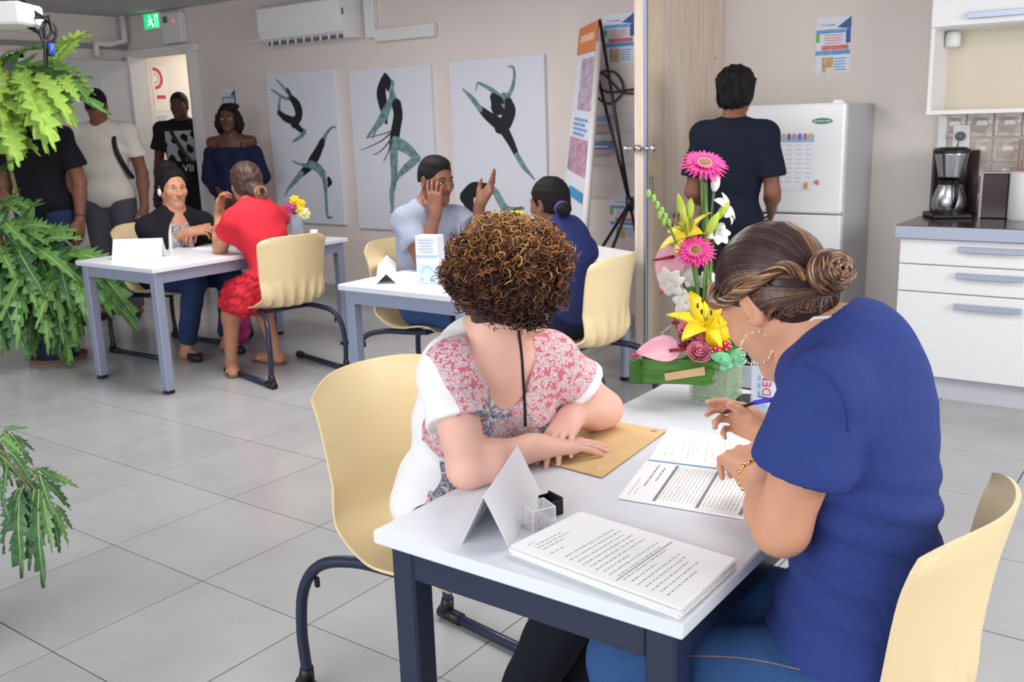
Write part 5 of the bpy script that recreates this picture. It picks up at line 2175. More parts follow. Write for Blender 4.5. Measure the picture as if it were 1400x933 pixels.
# --- woman in the red dress, back to the camera
J4 = dict(pel=(-4.56, 3.80, .57), neck=dep(345, 283, 5.82), head=dep(336, 252, 5.86), shL=dep(318, 303, 5.73), shR=dep(380, 298, 5.98),
          elL=dep(301, 338, 5.88), wrL=dep(300, 296, 6.02), elR=dep(368, 322, 6.14), wrR=dep(330, 318, 6.22),
          hipL=(-4.62, 3.70, .53), hipR=(-4.62, 3.90, .53), knL=dep(316, 405, 5.98), knR=dep(352, 398, 6.10), anL=dep(315, 484, 5.98), anR=dep(377, 474, 6.14),
          toeL=dep(318, 500, 5.84), toeR=dep(350, 484, 6.24))
for q in ('toeL', 'toeR'):
    J4[q][2] = .03
for q in ('anL', 'anR'):
    J4[q][2] = .075
P4 = Person('seated woman in a red dress with a low bun, back to the camera', (-4.56, 3.80), J4, girth=.98, bust=.9,
            face=(-.93, .22, -.02), skin_m=SK_MID)
hn = P4.head_neck(.006, neck_r=.05)
F = Fld()
P4.legs(F)
aL, _ = P4.arm('L', .005, d=(.1, .1, .95), n=(-.8, -.3, .1), rr=1.05, curl=cl_)
aR, _ = P4.arm('R', .005, d=(-.8, -.5, .0), n=(-.1, .2, .9), rr=1.05, curl=cl_)
P4.body([hn, aL, aR, F.mesh(.008)])
face_parts(P4, P4.J['head'], P4.HR)
M_RED = cloth('red cotton', (208, 48, 62), bump=.2)
P4.shirt(M_RED, name='dress', res=.0075, off=.012, sleeve=.45, sl_r=.062, hem=-.12, neck=(.068, .0, .0), disp=folds((.2, .1, 1), 50, .003, 31))
F = Fld()
F.ell(P4.J['pel'], (.18, .135, .14), P4.R, .03)
for q in 'LR':
    hp, kn = P4.J['hip' + q], P4.J['kn' + q]
    F.cone(hp, .10, lerp(hp, kn, .85), .088, .05, cap=kn - hp)
    F.cone(lerp(hp, kn, .3) - V(0, 0, .03), .09, lerp(hp, kn, .85) - V(0, 0, .07), .095, .05, cap=V(-.3, 0, -1))
F.cone(P4.J['hipL'] + V(-.03, -.07, -.03), .07, P4.J['hipL'] + V(-.06, -.09, -.11), .075, .03, cap=(0, 0, -1))
wb = wob(.010, 95, 33)
skin_obj('ruffled_skirt', [F.mesh(.008, off=.012, disp=wb)], M_RED, P4.t, P4.wl)


def hair4(F, W, R, g):
    cap_hair(F, W, R, g, front=.074, low=-.055, fat=.017)
    F.ell(W(.016, -.118, -.045), (.062, .046, .05), R, .015)


P4.hair(hair4, mat('brown bun hair', s2l(66, 46, 40), .42, noise=.5, nscale=45, bump=.5, bscale=90), disp=wob(.0035, 120, 8))
mb = MB()
for k in range(50):
    q0 = rng.uniform(0, 6.28)
    r0 = rng.uniform(.015, .05)
    mb.cur = int(rng.choice([1, 2, 2, 3, 0]))
    pts = [P4.J['head'] + P4.HR @ (V(.016, -.120 - .050 * math.sqrt(max(.05, 1 - (r0 / .06) ** 2)), -.045) + V(math.cos(q0 + t), 0, math.sin(q0 + t) * .85) * r0) for t in np.linspace(0, 1.9, 8)]
    mb.tube(pts, .0032, 4)
mb.build('bun_strands', M_S, P4.t, smooth=True, wloc=P4.wl, kind='stuff')
for q in 'LR':
    an, to = P4.J['an' + q], P4.J['toe' + q]
    fd_ = nrm(V(to[0] - an[0], to[1] - an[1], 0))
    F = Fld()
    F.cone(V(an[0], an[1], .012) - fd_ * .04, .035, V(to[0], to[1], .012) - fd_ * .01, .038, .01)
    F.plane((0, 0, .014), (0, 0, 1))
    F.plane((0, 0, .001), (0, 0, -1))
    so_ = skin_obj('sandal', [F.mesh(.005)], mat('tan sandal', s2l(120, 90, 76), .5), P4.t, P4.wl)
    sd_ = V(-fd_[1], fd_[0], 0)
    MB().tube([V(to[0], to[1], 0) - fd_ * .05 + sd_ * (.042 * math.cos(a_)) + V(0, 0, .012 + .045 * math.sin(a_)) for a_ in np.linspace(0, math.pi, 9)], .005, 6).build('strap', M_GOLD, so_, smooth=True, wloc=P4.wl)

# --- man in the grey t-shirt (middle table), cheek on his hand
J5 = dict(pel=(-3.40, 3.80, .56), neck=dep(582, 291, 5.08), head=dep(596, 247, 5.04), shR=dep(552, 303, 4.98), shL=dep(627, 300, 5.16),
          elR=dep(577, 356, 4.92), wrR=dep(596, 293, 4.93), elL=dep(655, 322, 5.02), wrL=dep(655, 281, 4.98),
          hipR=(-3.34, 3.70, .53), hipL=(-3.34, 3.90, .53), knR=(-2.93, 3.68, .53), knL=(-2.93, 3.92, .53), anR=(-2.98, 3.68, .08), anL=(-2.98, 3.92, .08),
          toeR=(-2.80, 3.66, .03), toeL=(-2.80, 3.93, .03))
P5 = Person('seated man in a grey t-shirt resting his cheek on one hand, the other hand raised', (-3.40, 3.80), J5, girth=.95,
            face=(.90, -.16, -.10), skin_m=SK_BROWN)
hn = P5.head_neck(.0055, neck_r=.058)
F = Fld()
P5.legs(F)
aR, _ = P5.arm('R', .0042, d=dep(592, 262, 4.93) - dep(595, 293, 4.93), n=-AX_F * .9 - AX_R * .35, rr=1.0, curl=((.2, .3, .2), (.2, .3, .2), (.25, .35, .2), (.3, .4, .3)), spread=.1, hsc=1.0)
aL, _ = P5.arm('L', .0042, d=dep(672, 255, 4.95) - dep(655, 281, 4.98), n=AX_R * .75 - AX_U * .2 + AX_F * .5, rr=.95, curl=((.05, .15, .1), (.15, .25, .2), (.25, .3, .2), (.35, .35, .25)), spread=.12, hsc=1.0)
P5.body([hn, aR, aL, F.mesh(.01)])
face_parts(P5, P5.J['head'], P5.HR, lip=M_LIPD)
M_GREYT = cloth('heather grey jersey', (150, 157, 174), noise=.07, nscale=90)
P5.shirt(M_GREYT, res=.0075, off=.012, sleeve=.58, sl_r=.064, hem=-.10, neck=(.066, .02, -.015), vneck=.03, disp=folds((.2, .1, 1), 48, .003, 41), sl_rr=1.05)
P5.trousers(cloth('blue jeans cloth', (58, 84, 132), noise=.15, nscale=50), cuff=.9)
P5.shoes(M_SHOE)


def hair5(F, W, R, g):
    cap_hair(F, W, R, g, front=.080, low=.005, fat=.005)
    F.ell(W(0, .0, .088), (.066, .082, .042), R, .015)
    F.plane(W(0, .083, .08), R @ nrm((0, .9, -.35)))


P5.hair(hair5, M_HBLK, disp=wob(.0018, 260, 6))

# --- woman in the navy shirt (middle table), back to the camera
J6 = dict(pel=(-2.47, 3.78, .56), neck=dep(774, 319, 4.66), head=dep(751, 278, 4.72), shL=dep(746, 346, 4.54), shR=dep(800, 345, 4.76),
          elL=dep(722, 372, 4.72), wrL=dep(700, 368, 4.86), elR=dep(770, 345, 4.98), wrR=dep(735, 348, 5.02),
          hipL=(-2.52, 3.69, .53), hipR=(-2.52, 3.88, .53), knL=(-2.92, 3.58, .53), knR=(-2.92, 3.80, .53), anL=(-2.62, 3.50, .08), anR=(-2.78, 3.83, .08),
          toeL=(-2.74, 3.46, .03), toeR=(-2.95, 3.84, .03))
P6 = Person('seated woman in a navy shirt with a small black bun tied purple, middle table', (-2.47, 3.78), J6, girth=.92, bust=.9, trap=.06, shr=.048,
            face=(-.92, .10, -.12), skin_m=SK_BROWN)
hn = P6.head_neck(.006, neck_r=.052)
F = Fld()
P6.legs(F)
aL, _ = P6.arm('L', .005, d=(-.9, .2, .0), n=(0, -.2, 1), curl=cl_)
aR, _ = P6.arm('R', .005, d=(-.9, -.2, .0), n=(0, .2, 1), curl=cl_)
P6.body([hn, aL, aR, F.mesh(.01)])
face_parts(P6, P6.J['head'], P6.HR, lip=M_LIPD)
M_NVY = cloth('navy blue cotton', (42, 52, 104), bump=.15)
P6.shirt(M_NVY, res=.0075, off=.013, sleeve=.62, sl_r=.064, hem=-.06, neck=(.066, .0, .0), disp=folds((.2, .1, 1), 48, .0035, 51), sl_rr=1.05)
P6.trousers(cloth('dark navy trousers', (30, 36, 62)), name='trousers', cuff=.9, top=.05, rr=1.12)
P6.shoes(mat('black strap sandal', s2l(30, 28, 32), .4))


def hair6(F, W, R, g):
    cap_hair(F, W, R, g, front=.074, low=-.04, fat=.008)


P6.hair(hair6, M_HBLK, disp=wob(.002, 160, 9))
bc = dep(771, 287, 4.55)
F = Fld()
F.ell(bc, (.036, .036, .034), np.eye(3), 0)
skin_obj('bun', [F.mesh(.005, disp=wob(.003, 160, 10))], M_HBLK, P6.t, P6.wl)
hb = nrm(P6.J['head'] - bc)
e1_ = nrm(np.cross(hb, V(0, 0, 1)))
e2_ = np.cross(hb, e1_)
MB().tube([bc + hb * .026 + (e1_ * math.cos(q) + e2_ * math.sin(q)) * .031 for q in np.linspace(0, 6.283, 21)], .009, 8, cap=False).build('hair_tie', mat('purple hair tie', s2l(84, 62, 150), .7), P6.t, smooth=True, wloc=P6.wl)


# --- standing people -----------------------------------------------------------------------------
def stand(label, x, y, H, face, d, skin_m, girth=1.0, bust=0.0, arms=None, w=.20, base=None, gaze=None):
    """x, y on the floor; H height; face: direction in degrees"""
    g = H / 1.75
    fv = V(math.cos(math.radians(face)), math.sin(math.radians(face)), 0)
    sd = np.cross(fv, V(0, 0, 1))
    c = V(x, y, 0)
    J = dict(pel=c + V(0, 0, .93 * g), neck=c + V(0, 0, 1.465 * g) - fv * .015, head=c + V(0, 0, 1.625 * g) + fv * .025)
    for q, s_ in (('L', -1), ('R', 1)):
        J['sh' + q] = c + sd * s_ * w * g + V(0, 0, 1.42 * g)
        J['el' + q] = c + sd * s_ * (w + .055) * g + V(0, 0, 1.11 * g) - fv * .03
        J['wr' + q] = c + sd * s_ * (w + .07) * g + V(0, 0, .86 * g) + fv * .06
        J['hip' + q] = c + sd * s_ * .095 * g + V(0, 0, .88 * g)
        J['kn' + q] = c + sd * s_ * .10 * g + V(0, 0, .48 * g) + fv * .02
        J['an' + q] = c + sd * s_ * .11 * g + V(0, 0, .085)
        J['toe' + q] = c + sd * s_ * .13 * g + fv * .16 + V(0, 0, .03)
    if arms:
        J.update(arms)
    P = Person(label, (x, y), J, g=g, girth=girth, bust=bust, face=gaze if gaze is not None else fv, skin_m=skin_m)
    P.fv, P.sdv = fv, sd
    return P


def std_body(P, res=.007, hres=.006, rr=1.0, neck_r=.056, n=None):
    hn = P.head_neck(res, neck_r=neck_r)
    F = Fld()
    P.legs(F)
    out = [hn, F.mesh(.011)]
    for q in 'LR':
        nn = (P.sdv if q == 'R' else -P.sdv) + P.fv * .4
        a_, _ = P.arm(q, hres, n=nn, rr=rr, curl=((.25, .35, .2),) * 4)
        out.append(a_)
    P.body(out)


# man in the black t-shirt behind the plant
p = dep(62, 300, 6.95)
P7 = stand('standing man in a black t-shirt and dark jeans behind the leafy plant', p[0], p[1], 1.80, -58, None, SK_BROWN, girth=1.12, w=.215)
std_body(P7, rr=1.12)
face_parts(P7, P7.J['head'], P7.HR, lip=M_LIPD)
P7.shirt(M_BLK, res=.009, off=.016, sleeve=.62, sl_r=.07, hem=-.22, neck=(.07, .0, .0), disp=folds((.2, .1, 1), 30, .004, 61))
P7.trousers(M_JEAN2, res=.011, cuff=1.0)
P7.shoes(M_SHOE)
P7.hair(lambda F, W, R, g: cap_hair(F, W, R, g, front=.082, low=.005, fat=.005), M_HBLK, res=.007)
q = P7.J['wrL']
ax_ = nrm(q - P7.J['elL'])
b1 = nrm(np.cross(ax_, V(0, 1, 0)))
b2 = np.cross(ax_, b1)
wa = MB().tube([q - ax_ * .02 + (b1 * math.cos(k) + b2 * math.sin(k)) * .032 for k in np.linspace(0, 6.283, 17)], .009, 6, cap=False)
wa.build('wristwatch', mat('watch strap', s2l(60, 60, 70), .3), P7.t, smooth=True, wloc=P7.wl)

# man in the white t-shirt with a shoulder strap
p = dep(148, 260, 7.7)
P8 = stand('standing man in a white t-shirt with a black shoulder strap, head turned away', p[0], p[1], 1.82, -50, None, SK_BROWN, girth=1.08, w=.205, gaze=V(-.55, .55, .05))
std_body(P8, rr=1.1)
face_parts(P8, P8.J['head'], P8.HR, lip=M_LIPD)
P8.shirt(cloth('off white cotton', (216, 210, 202)), res=.009, off=.014, sleeve=.55, sl_r=.07, hem=-.06, neck=(.07, .0, .0), disp=folds((.2, .1, 1), 30, .004, 71))
P8.trousers(cloth('grey trousers cloth', (84, 84, 96)), name='trousers', res=.011, cuff=1.0)
P8.shoes(M_SHOE)
P8.hair(lambda F, W, R, g: cap_hair(F, W, R, g, front=.080, low=.0, fat=.005), M_HBLK, res=.007)
nk, f_, s_, u_ = P8.J['neck'], P8.f, P8.sd, P8.u
st_ = [(-.10, -.10, -.10), (-.115, -.03, -.0), (-.12, .05, -.02), (-.125, .115, -.12), (-.15, .13, -.22), (-.19, .09, -.34), (-.20, .0, -.40)]
MB().tube(bez([nk + s_ * a_ + f_ * b_ + u_ * c_ for a_, b_, c_ in st_], 5), .02, 6, flat=(f_, .4)).build('shoulder_strap', M_BLACK, P8.t, smooth=True, wloc=P8.wl)
MB().tube([nk + u_ * .02 + (s_ * math.cos(q) + f_ * math.sin(q)) * .07 for q in np.linspace(0, 6.283, 20)], .010, 6, cap=False).build('blue_collar', mat('blue collar cloth', s2l(60, 90, 170), .7), P8.t, smooth=True, wloc=P8.wl)

# man with the graphic t-shirt in the doorway
p = dep(252, 200, 9.45)
P9 = stand('standing man in a black graphic t-shirt lettered VII inside the corridor doorway', p[0], p[1], 1.84, -52, None, SK_DARK, girth=1.05, w=.205)
std_body(P9, rr=1.05)
face_parts(P9, P9.J['head'], P9.HR, lip=M_LIPD)


def fm9(c):
    q = c - P9.J['neck']
    x, y, z = q @ P9.sd, q @ P9.f, q @ P9.u
    w_ = wob(1.0, 26, 77)(c)
    zg = np.minimum(np.minimum(y - .04, .15 - np.abs(x)), np.minimum(-.07 - z, z + .36)) + 0 * w_
    return dict(zg=np.minimum(zg, .03 * (w_ + .30)))


P9.shirt(zoned_cloth('graphic black cotton', (30, 30, 34), [('zg', (176, 178, 184))]), res=.008, off=.014, sleeve=.55, sl_r=.07, hem=-.10, neck=(.068, .0, .0), face_mat=fm9)
P9.trousers(cloth('black jeans cloth', (34, 34, 40)), name='trousers', res=.011, cuff=1.0)
P9.shoes(M_SHOE)
P9.hair(lambda F, W, R, g: cap_hair(F, W, R, g, front=.082, low=.01, fat=.005), M_HBLK, res=.007)
nk, f_, s_, u_ = P9.J['neck'], P9.f, P9.sd, P9.u
o_ = nk + f_ * .142 - u_ * .43 - P9.wl
text_obj('lettering', 'VII', .10, frame_m(o_ - s_ * .06, -s_ * 1.0, u_), mat('print white', s2l(214, 214, 220), .7), P9.t, ext=.002)
MB().tube(bez([nk + s_ * a_ + f_ * b_ + u_ * c_ for a_, b_, c_ in ((.10, -.08, -.05), (.10, .03, .0), (.08, .12, -.07), (.0, .155, -.22), (-.09, .155, -.36), (-.15, .10, -.44))], 5), .018, 6, flat=(f_, .4)).build('shoulder_strap', M_BLACK, P9.t, smooth=True, wloc=P9.wl)

# woman in the navy off-shoulder dress by the wall
p = dep(321, 240, 8.35)
P10 = stand('standing woman in a navy off shoulder dress with a dark bob, by the wall', p[0], p[1], 1.68, -54, None, SK_DARK, girth=.95, bust=1.0, w=.175)
a_ = P10.J
for q, sg in (('L', -1), ('R', 1)):
    a_['wr' + q] = a_['pel'] + P10.sdv * sg * .06 + P10.fv * .17 + V(0, 0, .02)
std_body(P10, neck_r=.05)
face_parts(P10, P10.J['head'], P10.HR, lip=M_LIPD)
M_DRESS = cloth('navy dress cloth', (28, 32, 60))
F = Fld()
P10.torso(F)
F.cone(P10.J['pel'] + P10.u * .1, .15, P10.J['pel'] - P10.u * .42, .20, .06)
F.plane(P10.J['neck'] - P10.u * .10, P10.u)
for q in 'LR':
    sh, el, wr = P10.J['sh' + q], P10.J['el' + q], P10.J['wr' + q]
    F.cone(lerp(sh, el, .34), .058, el, .066, .02, cap=None)
    F.cone(el, .062, lerp(el, wr, .55), .066, .02, cap=wr - el)
F.plane(P10.J['pel'] - P10.u * .42, -P10.u)
skin_obj('dress', [F.mesh(.009, off=.012, disp=folds((.5, .3, .3), 40, .004, 81))], M_DRESS, P10.t, P10.wl)
mb = MB()
for sg in (-1, 1):
    nk = P10.J['neck']
    mb.tube(bez([nk + P10.sd * sg * .10 + P10.f * y + P10.u * z for y, z in ((.105, -.12), (.07, -.05), (.0, -.022), (-.06, -.06))], 5), .006, 6)
mb.build('shoulder_straps', M_DRESS, P10.t, smooth=True, wloc=P10.wl, kind='stuff')


def hair10(F, W, R, g):
    cap_hair(F, W, R, g, front=.072, low=-.05, fat=.014)
    for s_ in (-1, 1):
        F.ell(W(s_ * .090, -.01, -.04), (.034, .055, .085), R, .03)
    F.ell(W(0, -.06, -.04), (.09, .05, .08), R, .03)
    F.ell(W(-.04, .02, .10), (.06, .06, .035), R, .02)


P10.hair(hair10, M_HBLK, res=.007, disp=wob(.006, 80, 12))
P10.shoes(M_SHOE)

# person in the dark polo shirt at the refrigerator, seen from behind
p = dep(1003, 200, 4.95)
P11 = stand('standing person in a dark navy polo shirt facing the refrigerator, seen from behind', p[0], p[1], 1.68, 98, None, SK_BROWN, girth=.93, w=.172)
a_ = P11.J
for q, sg in (('L', -1), ('R', 1)):
    a_['el' + q] = a_['sh' + q] + P11.sdv * sg * .045 - P11.fv * .02 - V(0, 0, .29)
    a_['wr' + q] = a_['el' + q] - P11.sdv * sg * .05 + P11.fv * .20 - V(0, 0, .10)
std_body(P11, res=.006)
face_parts(P11, P11.J['head'], P11.HR, lip=M_LIPD)
P11.shirt(M_NAVYC, name='polo_shirt', res=.0075, off=.014, sleeve=.70, sl_r=.068, hem=-.12, neck=(.066, .01, .01), disp=folds((.3, .1, 1), 30, .004, 91))
nk = P11.J['neck']
MB().tube([nk + P11.u * (.012 + .012 * -math.sin(q)) + (P11.sd * math.cos(q) * .068 + P11.f * math.sin(q) * .070) for q in np.linspace(0, 6.283, 22)], .014, 6, cap=False).build('collar', M_NAVYC, P11.t, smooth=True, wloc=P11.wl)
P11.trousers(cloth('dark trousers cloth', (34, 34, 42)), name='trousers', res=.011, cuff=1.0)
P11.shoes(M_SHOE)


def hair11(F, W, R, g):
    cap_hair(F, W, R, g, front=.078, low=-.045, fat=.020)
    F.ell(W(0, -.01, .075), (.090, .10, .075), R, .03)


P11.hair(hair11, M_HBLK, res=.0055, disp=wob(.007, 170, 14))
# ------------------------------------------------------------------ things on the front table
TZ = TH_ + .0005
random.seed(5)


def quad_grid(c00, c10, c11, c01, nu=2, nv=2, f=None):
    g = []
    for v_ in np.linspace(0, 1, nv):
        row = []
        for u in np.linspace(0, 1, nu):
            p = (c00 * (1 - u) + c10 * u) * (1 - v_) + (c01 * (1 - u) + c11 * u) * v_
            if f:
                p = p + f(u, v_)
            row.append(p)
        g.append(row)
    return np.array(g)


def text_rows(mb, P, rows, seed, h=.0032):
    """printed words: little flat dashes. P(u, v) gives the point on the sheet; rows = (v, u0, u1, height factor)"""
    r = random.Random(seed)
    for v_, u0, u1, k in rows:
        u = u0
        while u < u1:
            w_ = r.uniform(.014, .055)
            ue = min(u + w_, u1)
            hh = .0052 * k
            q = [P(u, v_ - hh / 2), P(ue, v_ - hh / 2), P(ue, v_ + hh / 2), P(u, v_ + hh / 2)]
            mb.add(q, [(0, 1, 2, 3)])
            u = ue + r.uniform(.012, .026)


def sheet_thing(name, label, cat, corners, z0, thick, seed, rows=None, group=None, bars=(), n_sheets=1, jitter=0.0, text=True, curl=0.0):
    c = [V(p[0], p[1], z0) for p in corners]
    ctr = sum(c) / 4
    t = thing(name, label, cat, (ctr[0], ctr[1], z0), group=group)
    wl = np.array([ctr[0], ctr[1], z0])
    rr = random.Random(seed)
    dz = thick / n_sheets
    for k in range(n_sheets):
        jx, jy = rr.uniform(-jitter, jitter), rr.uniform(-jitter, jitter)
        an = rr.uniform(-1, 1) * jitter * 2
        R = np.array([[math.cos(an), -math.sin(an), 0], [math.sin(an), math.cos(an), 0], [0, 0, 1]])
        if k == n_sheets - 1:
            jx = jy = 0
            R = np.eye(3)
        cc = [ctr + R @ (p - ctr) + V(jx, jy, dz * (k + 1)) for p in c]
        last = (k == n_sheets - 1)
        g = quad_grid(*cc, 7, 7, (lambda u, v_: V(0, 0, curl * (u * u * v_ + .3 * math.sin(3 * u) * (1 - v_)))) if last and curl else None)
        MB().sheet(g, dz * .85).build('sheet', M_PAPER, t, wloc=wl)
    if text:
        top = [p + V(0, 0, dz * n_sheets + .0005) for p in c]

        def P(u, v_):
            q = (top[0] * (1 - u) + top[1] * u) * (1 - v_) + (top[3] * (1 - u) + top[2] * u) * v_
            return q + V(0, 0, curl * (u * u * v_ + .3 * math.sin(3 * u) * (1 - v_)) if curl else 0)
        mb = MB()
        text_rows(mb, P, rows, seed)
        for (v0, v1, u0, u1) in bars:
            mb.add([P(u0, v0), P(u1, v0), P(u1, v1), P(u0, v1)], [(0, 1, 2, 3)])
        mb.build('printed_text', mat('form print', s2l(136, 138, 148), .8), t, wloc=wl, kind='stuff')
    return t, wl


def rows_form(n=24, top=.06, bot=.95, seed=0):
    r = random.Random(seed)
    out = []
    for i in range(n):
        v_ = top + (bot - top) * i / n
        if r.random() < .16:
            continue
        out.append((v_, .08, r.uniform(.35, .92), .9))
    return out


# pile of forms: corners (left front, left back, right back, right front)
pc = [onz(*p, .757)[:2] for p in ((698, 744), (793, 698), (1006, 762), (930, 830))]
st_t, st_w = sheet_thing('form_pile', 'thick pile of printed forms at the near corner of the front table', 'papers', [pc[0], pc[1], pc[2], pc[3]], TZ, .019, 3,
                         [(v_, .10 + .02 * (i % 2), u, .9) for i, (v_, u) in enumerate(((.07, .2), (.10, .5), (.13, .55), (.16, .42), (.22, .3), (.30, .86), (.34, .88), (.38, .82), (.42, .86), (.46, .8), (.50, .84), (.54, .5), (.58, .86), (.62, .8), (.66, .78), (.70, .5), (.74, .8), (.78, .78), (.82, .7), (.86, .75), (.90, .6)))],
                         bars=((.635, .64, .05, .95),), n_sheets=12, jitter=.005)
# second sheet sliding out of the pile
pc2 = [onz(*p, .758)[:2] for p in ((700, 746), (790, 700), (985, 752), (920, 822))]
# open form booklet before the woman in blue
bc_ = [onz(*p, .738)[:2] for p in ((845, 681), (884, 631), (1050, 652), (1022, 710))]
rows = []
for u_blk in range(6):
    pass
bk_t, bk_w = sheet_thing('form_booklet', 'open printed booklet with dark column bars in front of the woman in blue', 'booklet', [bc_[0], bc_[1], bc_[2], bc_[3]], TZ, .004, 8,
                         [(v_, .1, .92, .9) for v_ in (.31, .34, .37, .40, .43, .46, .49, .52, .55, .58, .65, .68, .71, .74, .77, .80, .83, .86, .89, .97)] + [(.06, .1, .5, .9), (.10, .12, .3, .9), (.13, .35, .92, 2.6), (.19, .5, .86, 2.4)],
                         bars=((.265, .29, .04, .96), (.60, .625, .04, .96), (.925, .95, .04, .96)), n_sheets=3, jitter=.002)
up_ = [onz(*p, .740)[:2] for p in ((887, 629), (915, 583), (1036, 603), (1056, 650))]
b2_t, b2_w = sheet_thing('loose_form', 'loose printed form lying behind the open booklet', 'paper', [up_[0], up_[1], up_[2], up_[3]], TZ + .0, .003, 12,
                         [(v_, .15 + .1 * (i % 3), u, .9) for i, (v_, u) in enumerate(((.10, .3), (.16, .6), (.24, .7), (.30, .86), (.34, .9), (.38, .8), (.46, .84), (.52, .5), (.60, .86), (.64, .85), (.72, .8), (.76, .7)))], n_sheets=2, jitter=.001)
MB().tube([V(*up_[0], TZ + .004), V(*up_[3], TZ + .004)], .0016, 6).build('blue_spine', mat('blue spine', s2l(120, 180, 225), .5), b2_t, wloc=b2_w)
# brown envelope
ec = [onz(*p, .737)[:2] for p in ((690, 618), (823, 654), (911, 590), (800, 570))]
en = thing('brown_envelope', 'brown paper envelope under the crossed hands', 'envelope', (ec[0][0], ec[0][1], TZ))
ew = np.array([ec[0][0], ec[0][1], TZ])
cs = [V(*p, TZ + .002) for p in ec]
M_KRAFT = mat('kraft paper', s2l(222, 188, 136), .7, noise=.06, nscale=20, bump=.1, bscale=30)
MB().sheet(quad_grid(cs[0], cs[1], cs[2], cs[3], 6, 6), .0018).build('envelope_body', M_KRAFT, en, wloc=ew)
fl_ = [lerp(cs[1], cs[2], .0), lerp(cs[1], cs[2], 1.0), lerp(cs[2], cs[3], .16), lerp(cs[1], cs[0], .16)]
MB().sheet(quad_grid(*[p + V(0, 0, .0009) for p in fl_], 4, 4), .0006).build('flap', mat('kraft flap', s2l(214, 178, 126), .7), en, wloc=ew)
cl = onz(820, 641, TZ + .004)
MB().tube([cl + V(-.004, 0, 0), cl + V(.004, .003, 0)], .0016, 6).tube([cl + V(-.002, .004, 0), cl + V(.0, -.004, 0)], .0014, 6).build('clasp', mat('brass clasp', s2l(240, 226, 190), .3), en, wloc=ew)
c2_ = onz(893, 590, TZ + .004)
MB().tube([c2_ + V(-.004, -.004, 0), c2_ + V(.006, .006, 0)], .0018, 6).build('staple', M_INK, en, wloc=ew)


def tent_card(label, A, B, C, D, apexA, apexB, m=None, loc_z=TZ):
    """A,B front feet, D,C rear feet; apexA above A/D end, apexB above B/C end"""
    t = thing('tent_card', label, 'sign', ((A[0] + C[0]) / 2, (A[1] + C[1]) / 2, loc_z), group='folded white name cards on the tables')
    wl = np.array([(A[0] + C[0]) / 2, (A[1] + C[1]) / 2, loc_z])
    m = m or mat('white card', s2l(244, 245, 250), .6)
    MB().sheet(np.array([[A, B], [apexA, apexB]]), .0008).build('front_panel', m, t, wloc=wl)
    MB().sheet(np.array([[apexA, apexB], [D, C]]), .0008).build('rear_panel', m, t, wloc=wl)
    return t


# near card: open end towards the camera, long panel running away
A = onz(631, 745, TZ)
Bf = onz(697, 752, TZ)
ax_dir = onz(710, 602, .832) - onz(662, 674, .832)
ln_ = float(np.linalg.norm(ax_dir)) * .95
ax_dir = nrm(ax_dir)
ap = lerp(A, Bf, .5) + V(0, 0, 1) * 0
apz = dep(662, 678, np.linalg.norm((A - CAM) @ AX_F))
apx = lerp(A, Bf, .5) + V(0, 0, .095)
tent_card('folded white card standing in the middle of the front table, open end towards the camera', Bf, Bf + ax_dir * ln_, A + ax_dir * ln_, A, apx, apx + ax_dir * ln_)
# clip box: clear cube with paper clips, and its black lid behind
cb_p = onz(737, 722, TZ)
bxt = thing('clip_box', 'small clear plastic box of paper clips on the front table', 'box', tuple(cb_p), math.radians(-28))
M_CLEAR = mat('clear plastic', (.93, .94, .96), .08, spec=.5, alpha=.22)
s_ = .046
for (c_, d_) in (((0, -s_ / 2, s_ / 2), (s_, .0015, s_)), ((0, s_ / 2, s_ / 2), (s_, .0015, s_)), ((-s_ / 2, 0, s_ / 2), (.0015, s_, s_)), ((s_ / 2, 0, s_ / 2), (.0015, s_, s_)), ((0, 0, s_ + .0008), (s_, s_, .0015))):
    MB().box(c_, d_).build('pane', M_CLEAR, bxt)
ed = MB()
for sx in (-1, 1):
    for sy in (-1, 1):
        ed.tube([(sx * s_ / 2, sy * s_ / 2, 0), (sx * s_ / 2, sy * s_ / 2, s_)], .0011, 5)
    for z in (.001, s_):
        ed.tube([(sx * s_ / 2, -s_ / 2, z), (sx * s_ / 2, s_ / 2, z)], .0011, 5)
        ed.tube([(-s_ / 2, sx * s_ / 2, z), (s_ / 2, sx * s_ / 2, z)], .0011, 5)
ed.build('frame', mat('plastic edge', s2l(225, 228, 235), .15), bxt)
M_CLIP = [mat('clip steel', s2l(200, 200, 205), .3, metal=.6), mat('clip pink', s2l(224, 110, 130), .4), mat('clip white', s2l(240, 240, 240), .4), mat('clip green', s2l(150, 190, 170), .4)]
cp_ = MB()
r_ = random.Random(4)
for k in range(70):
    c0 = V(r_.uniform(-.017, .017), r_.uniform(-.017, .017), r_.uniform(.003, .03))
    a1 = nrm([r_.gauss(0, 1) for _ in range(3)])
    a2 = nrm(np.cross(a1, [r_.gauss(0, 1) for _ in range(3)]))
    cp_.cur = r_.choice([0, 0, 1, 2, 2, 3])
    pts = [c0 + a1 * .006 * math.cos(q) * (1 if q < 6.28 else .7) + a2 * .0025 * math.sin(q) for q in np.linspace(0, 9, 12)]
    pts = [np.clip(p, [-.0205, -.0205, .002], [.0205, .0205, .042]) for p in pts]
    cp_.tube(pts, .0006, 4)
cp_.build('paper_clips', M_CLIP, bxt, kind='stuff')
ld = onz(753, 700, TZ)
o = thing('small_tray', 'small black open tray behind the clip box', 'tray', tuple(ld), math.radians(-20))
MB().box((0, .012, .017), (.046, .004, .034), bev=.001).build('back_wall', M_BLACK, o)
MB().box((0, 0, .002), (.046, .026, .004), bev=.001).build('tray_floor', M_BLACK, o)
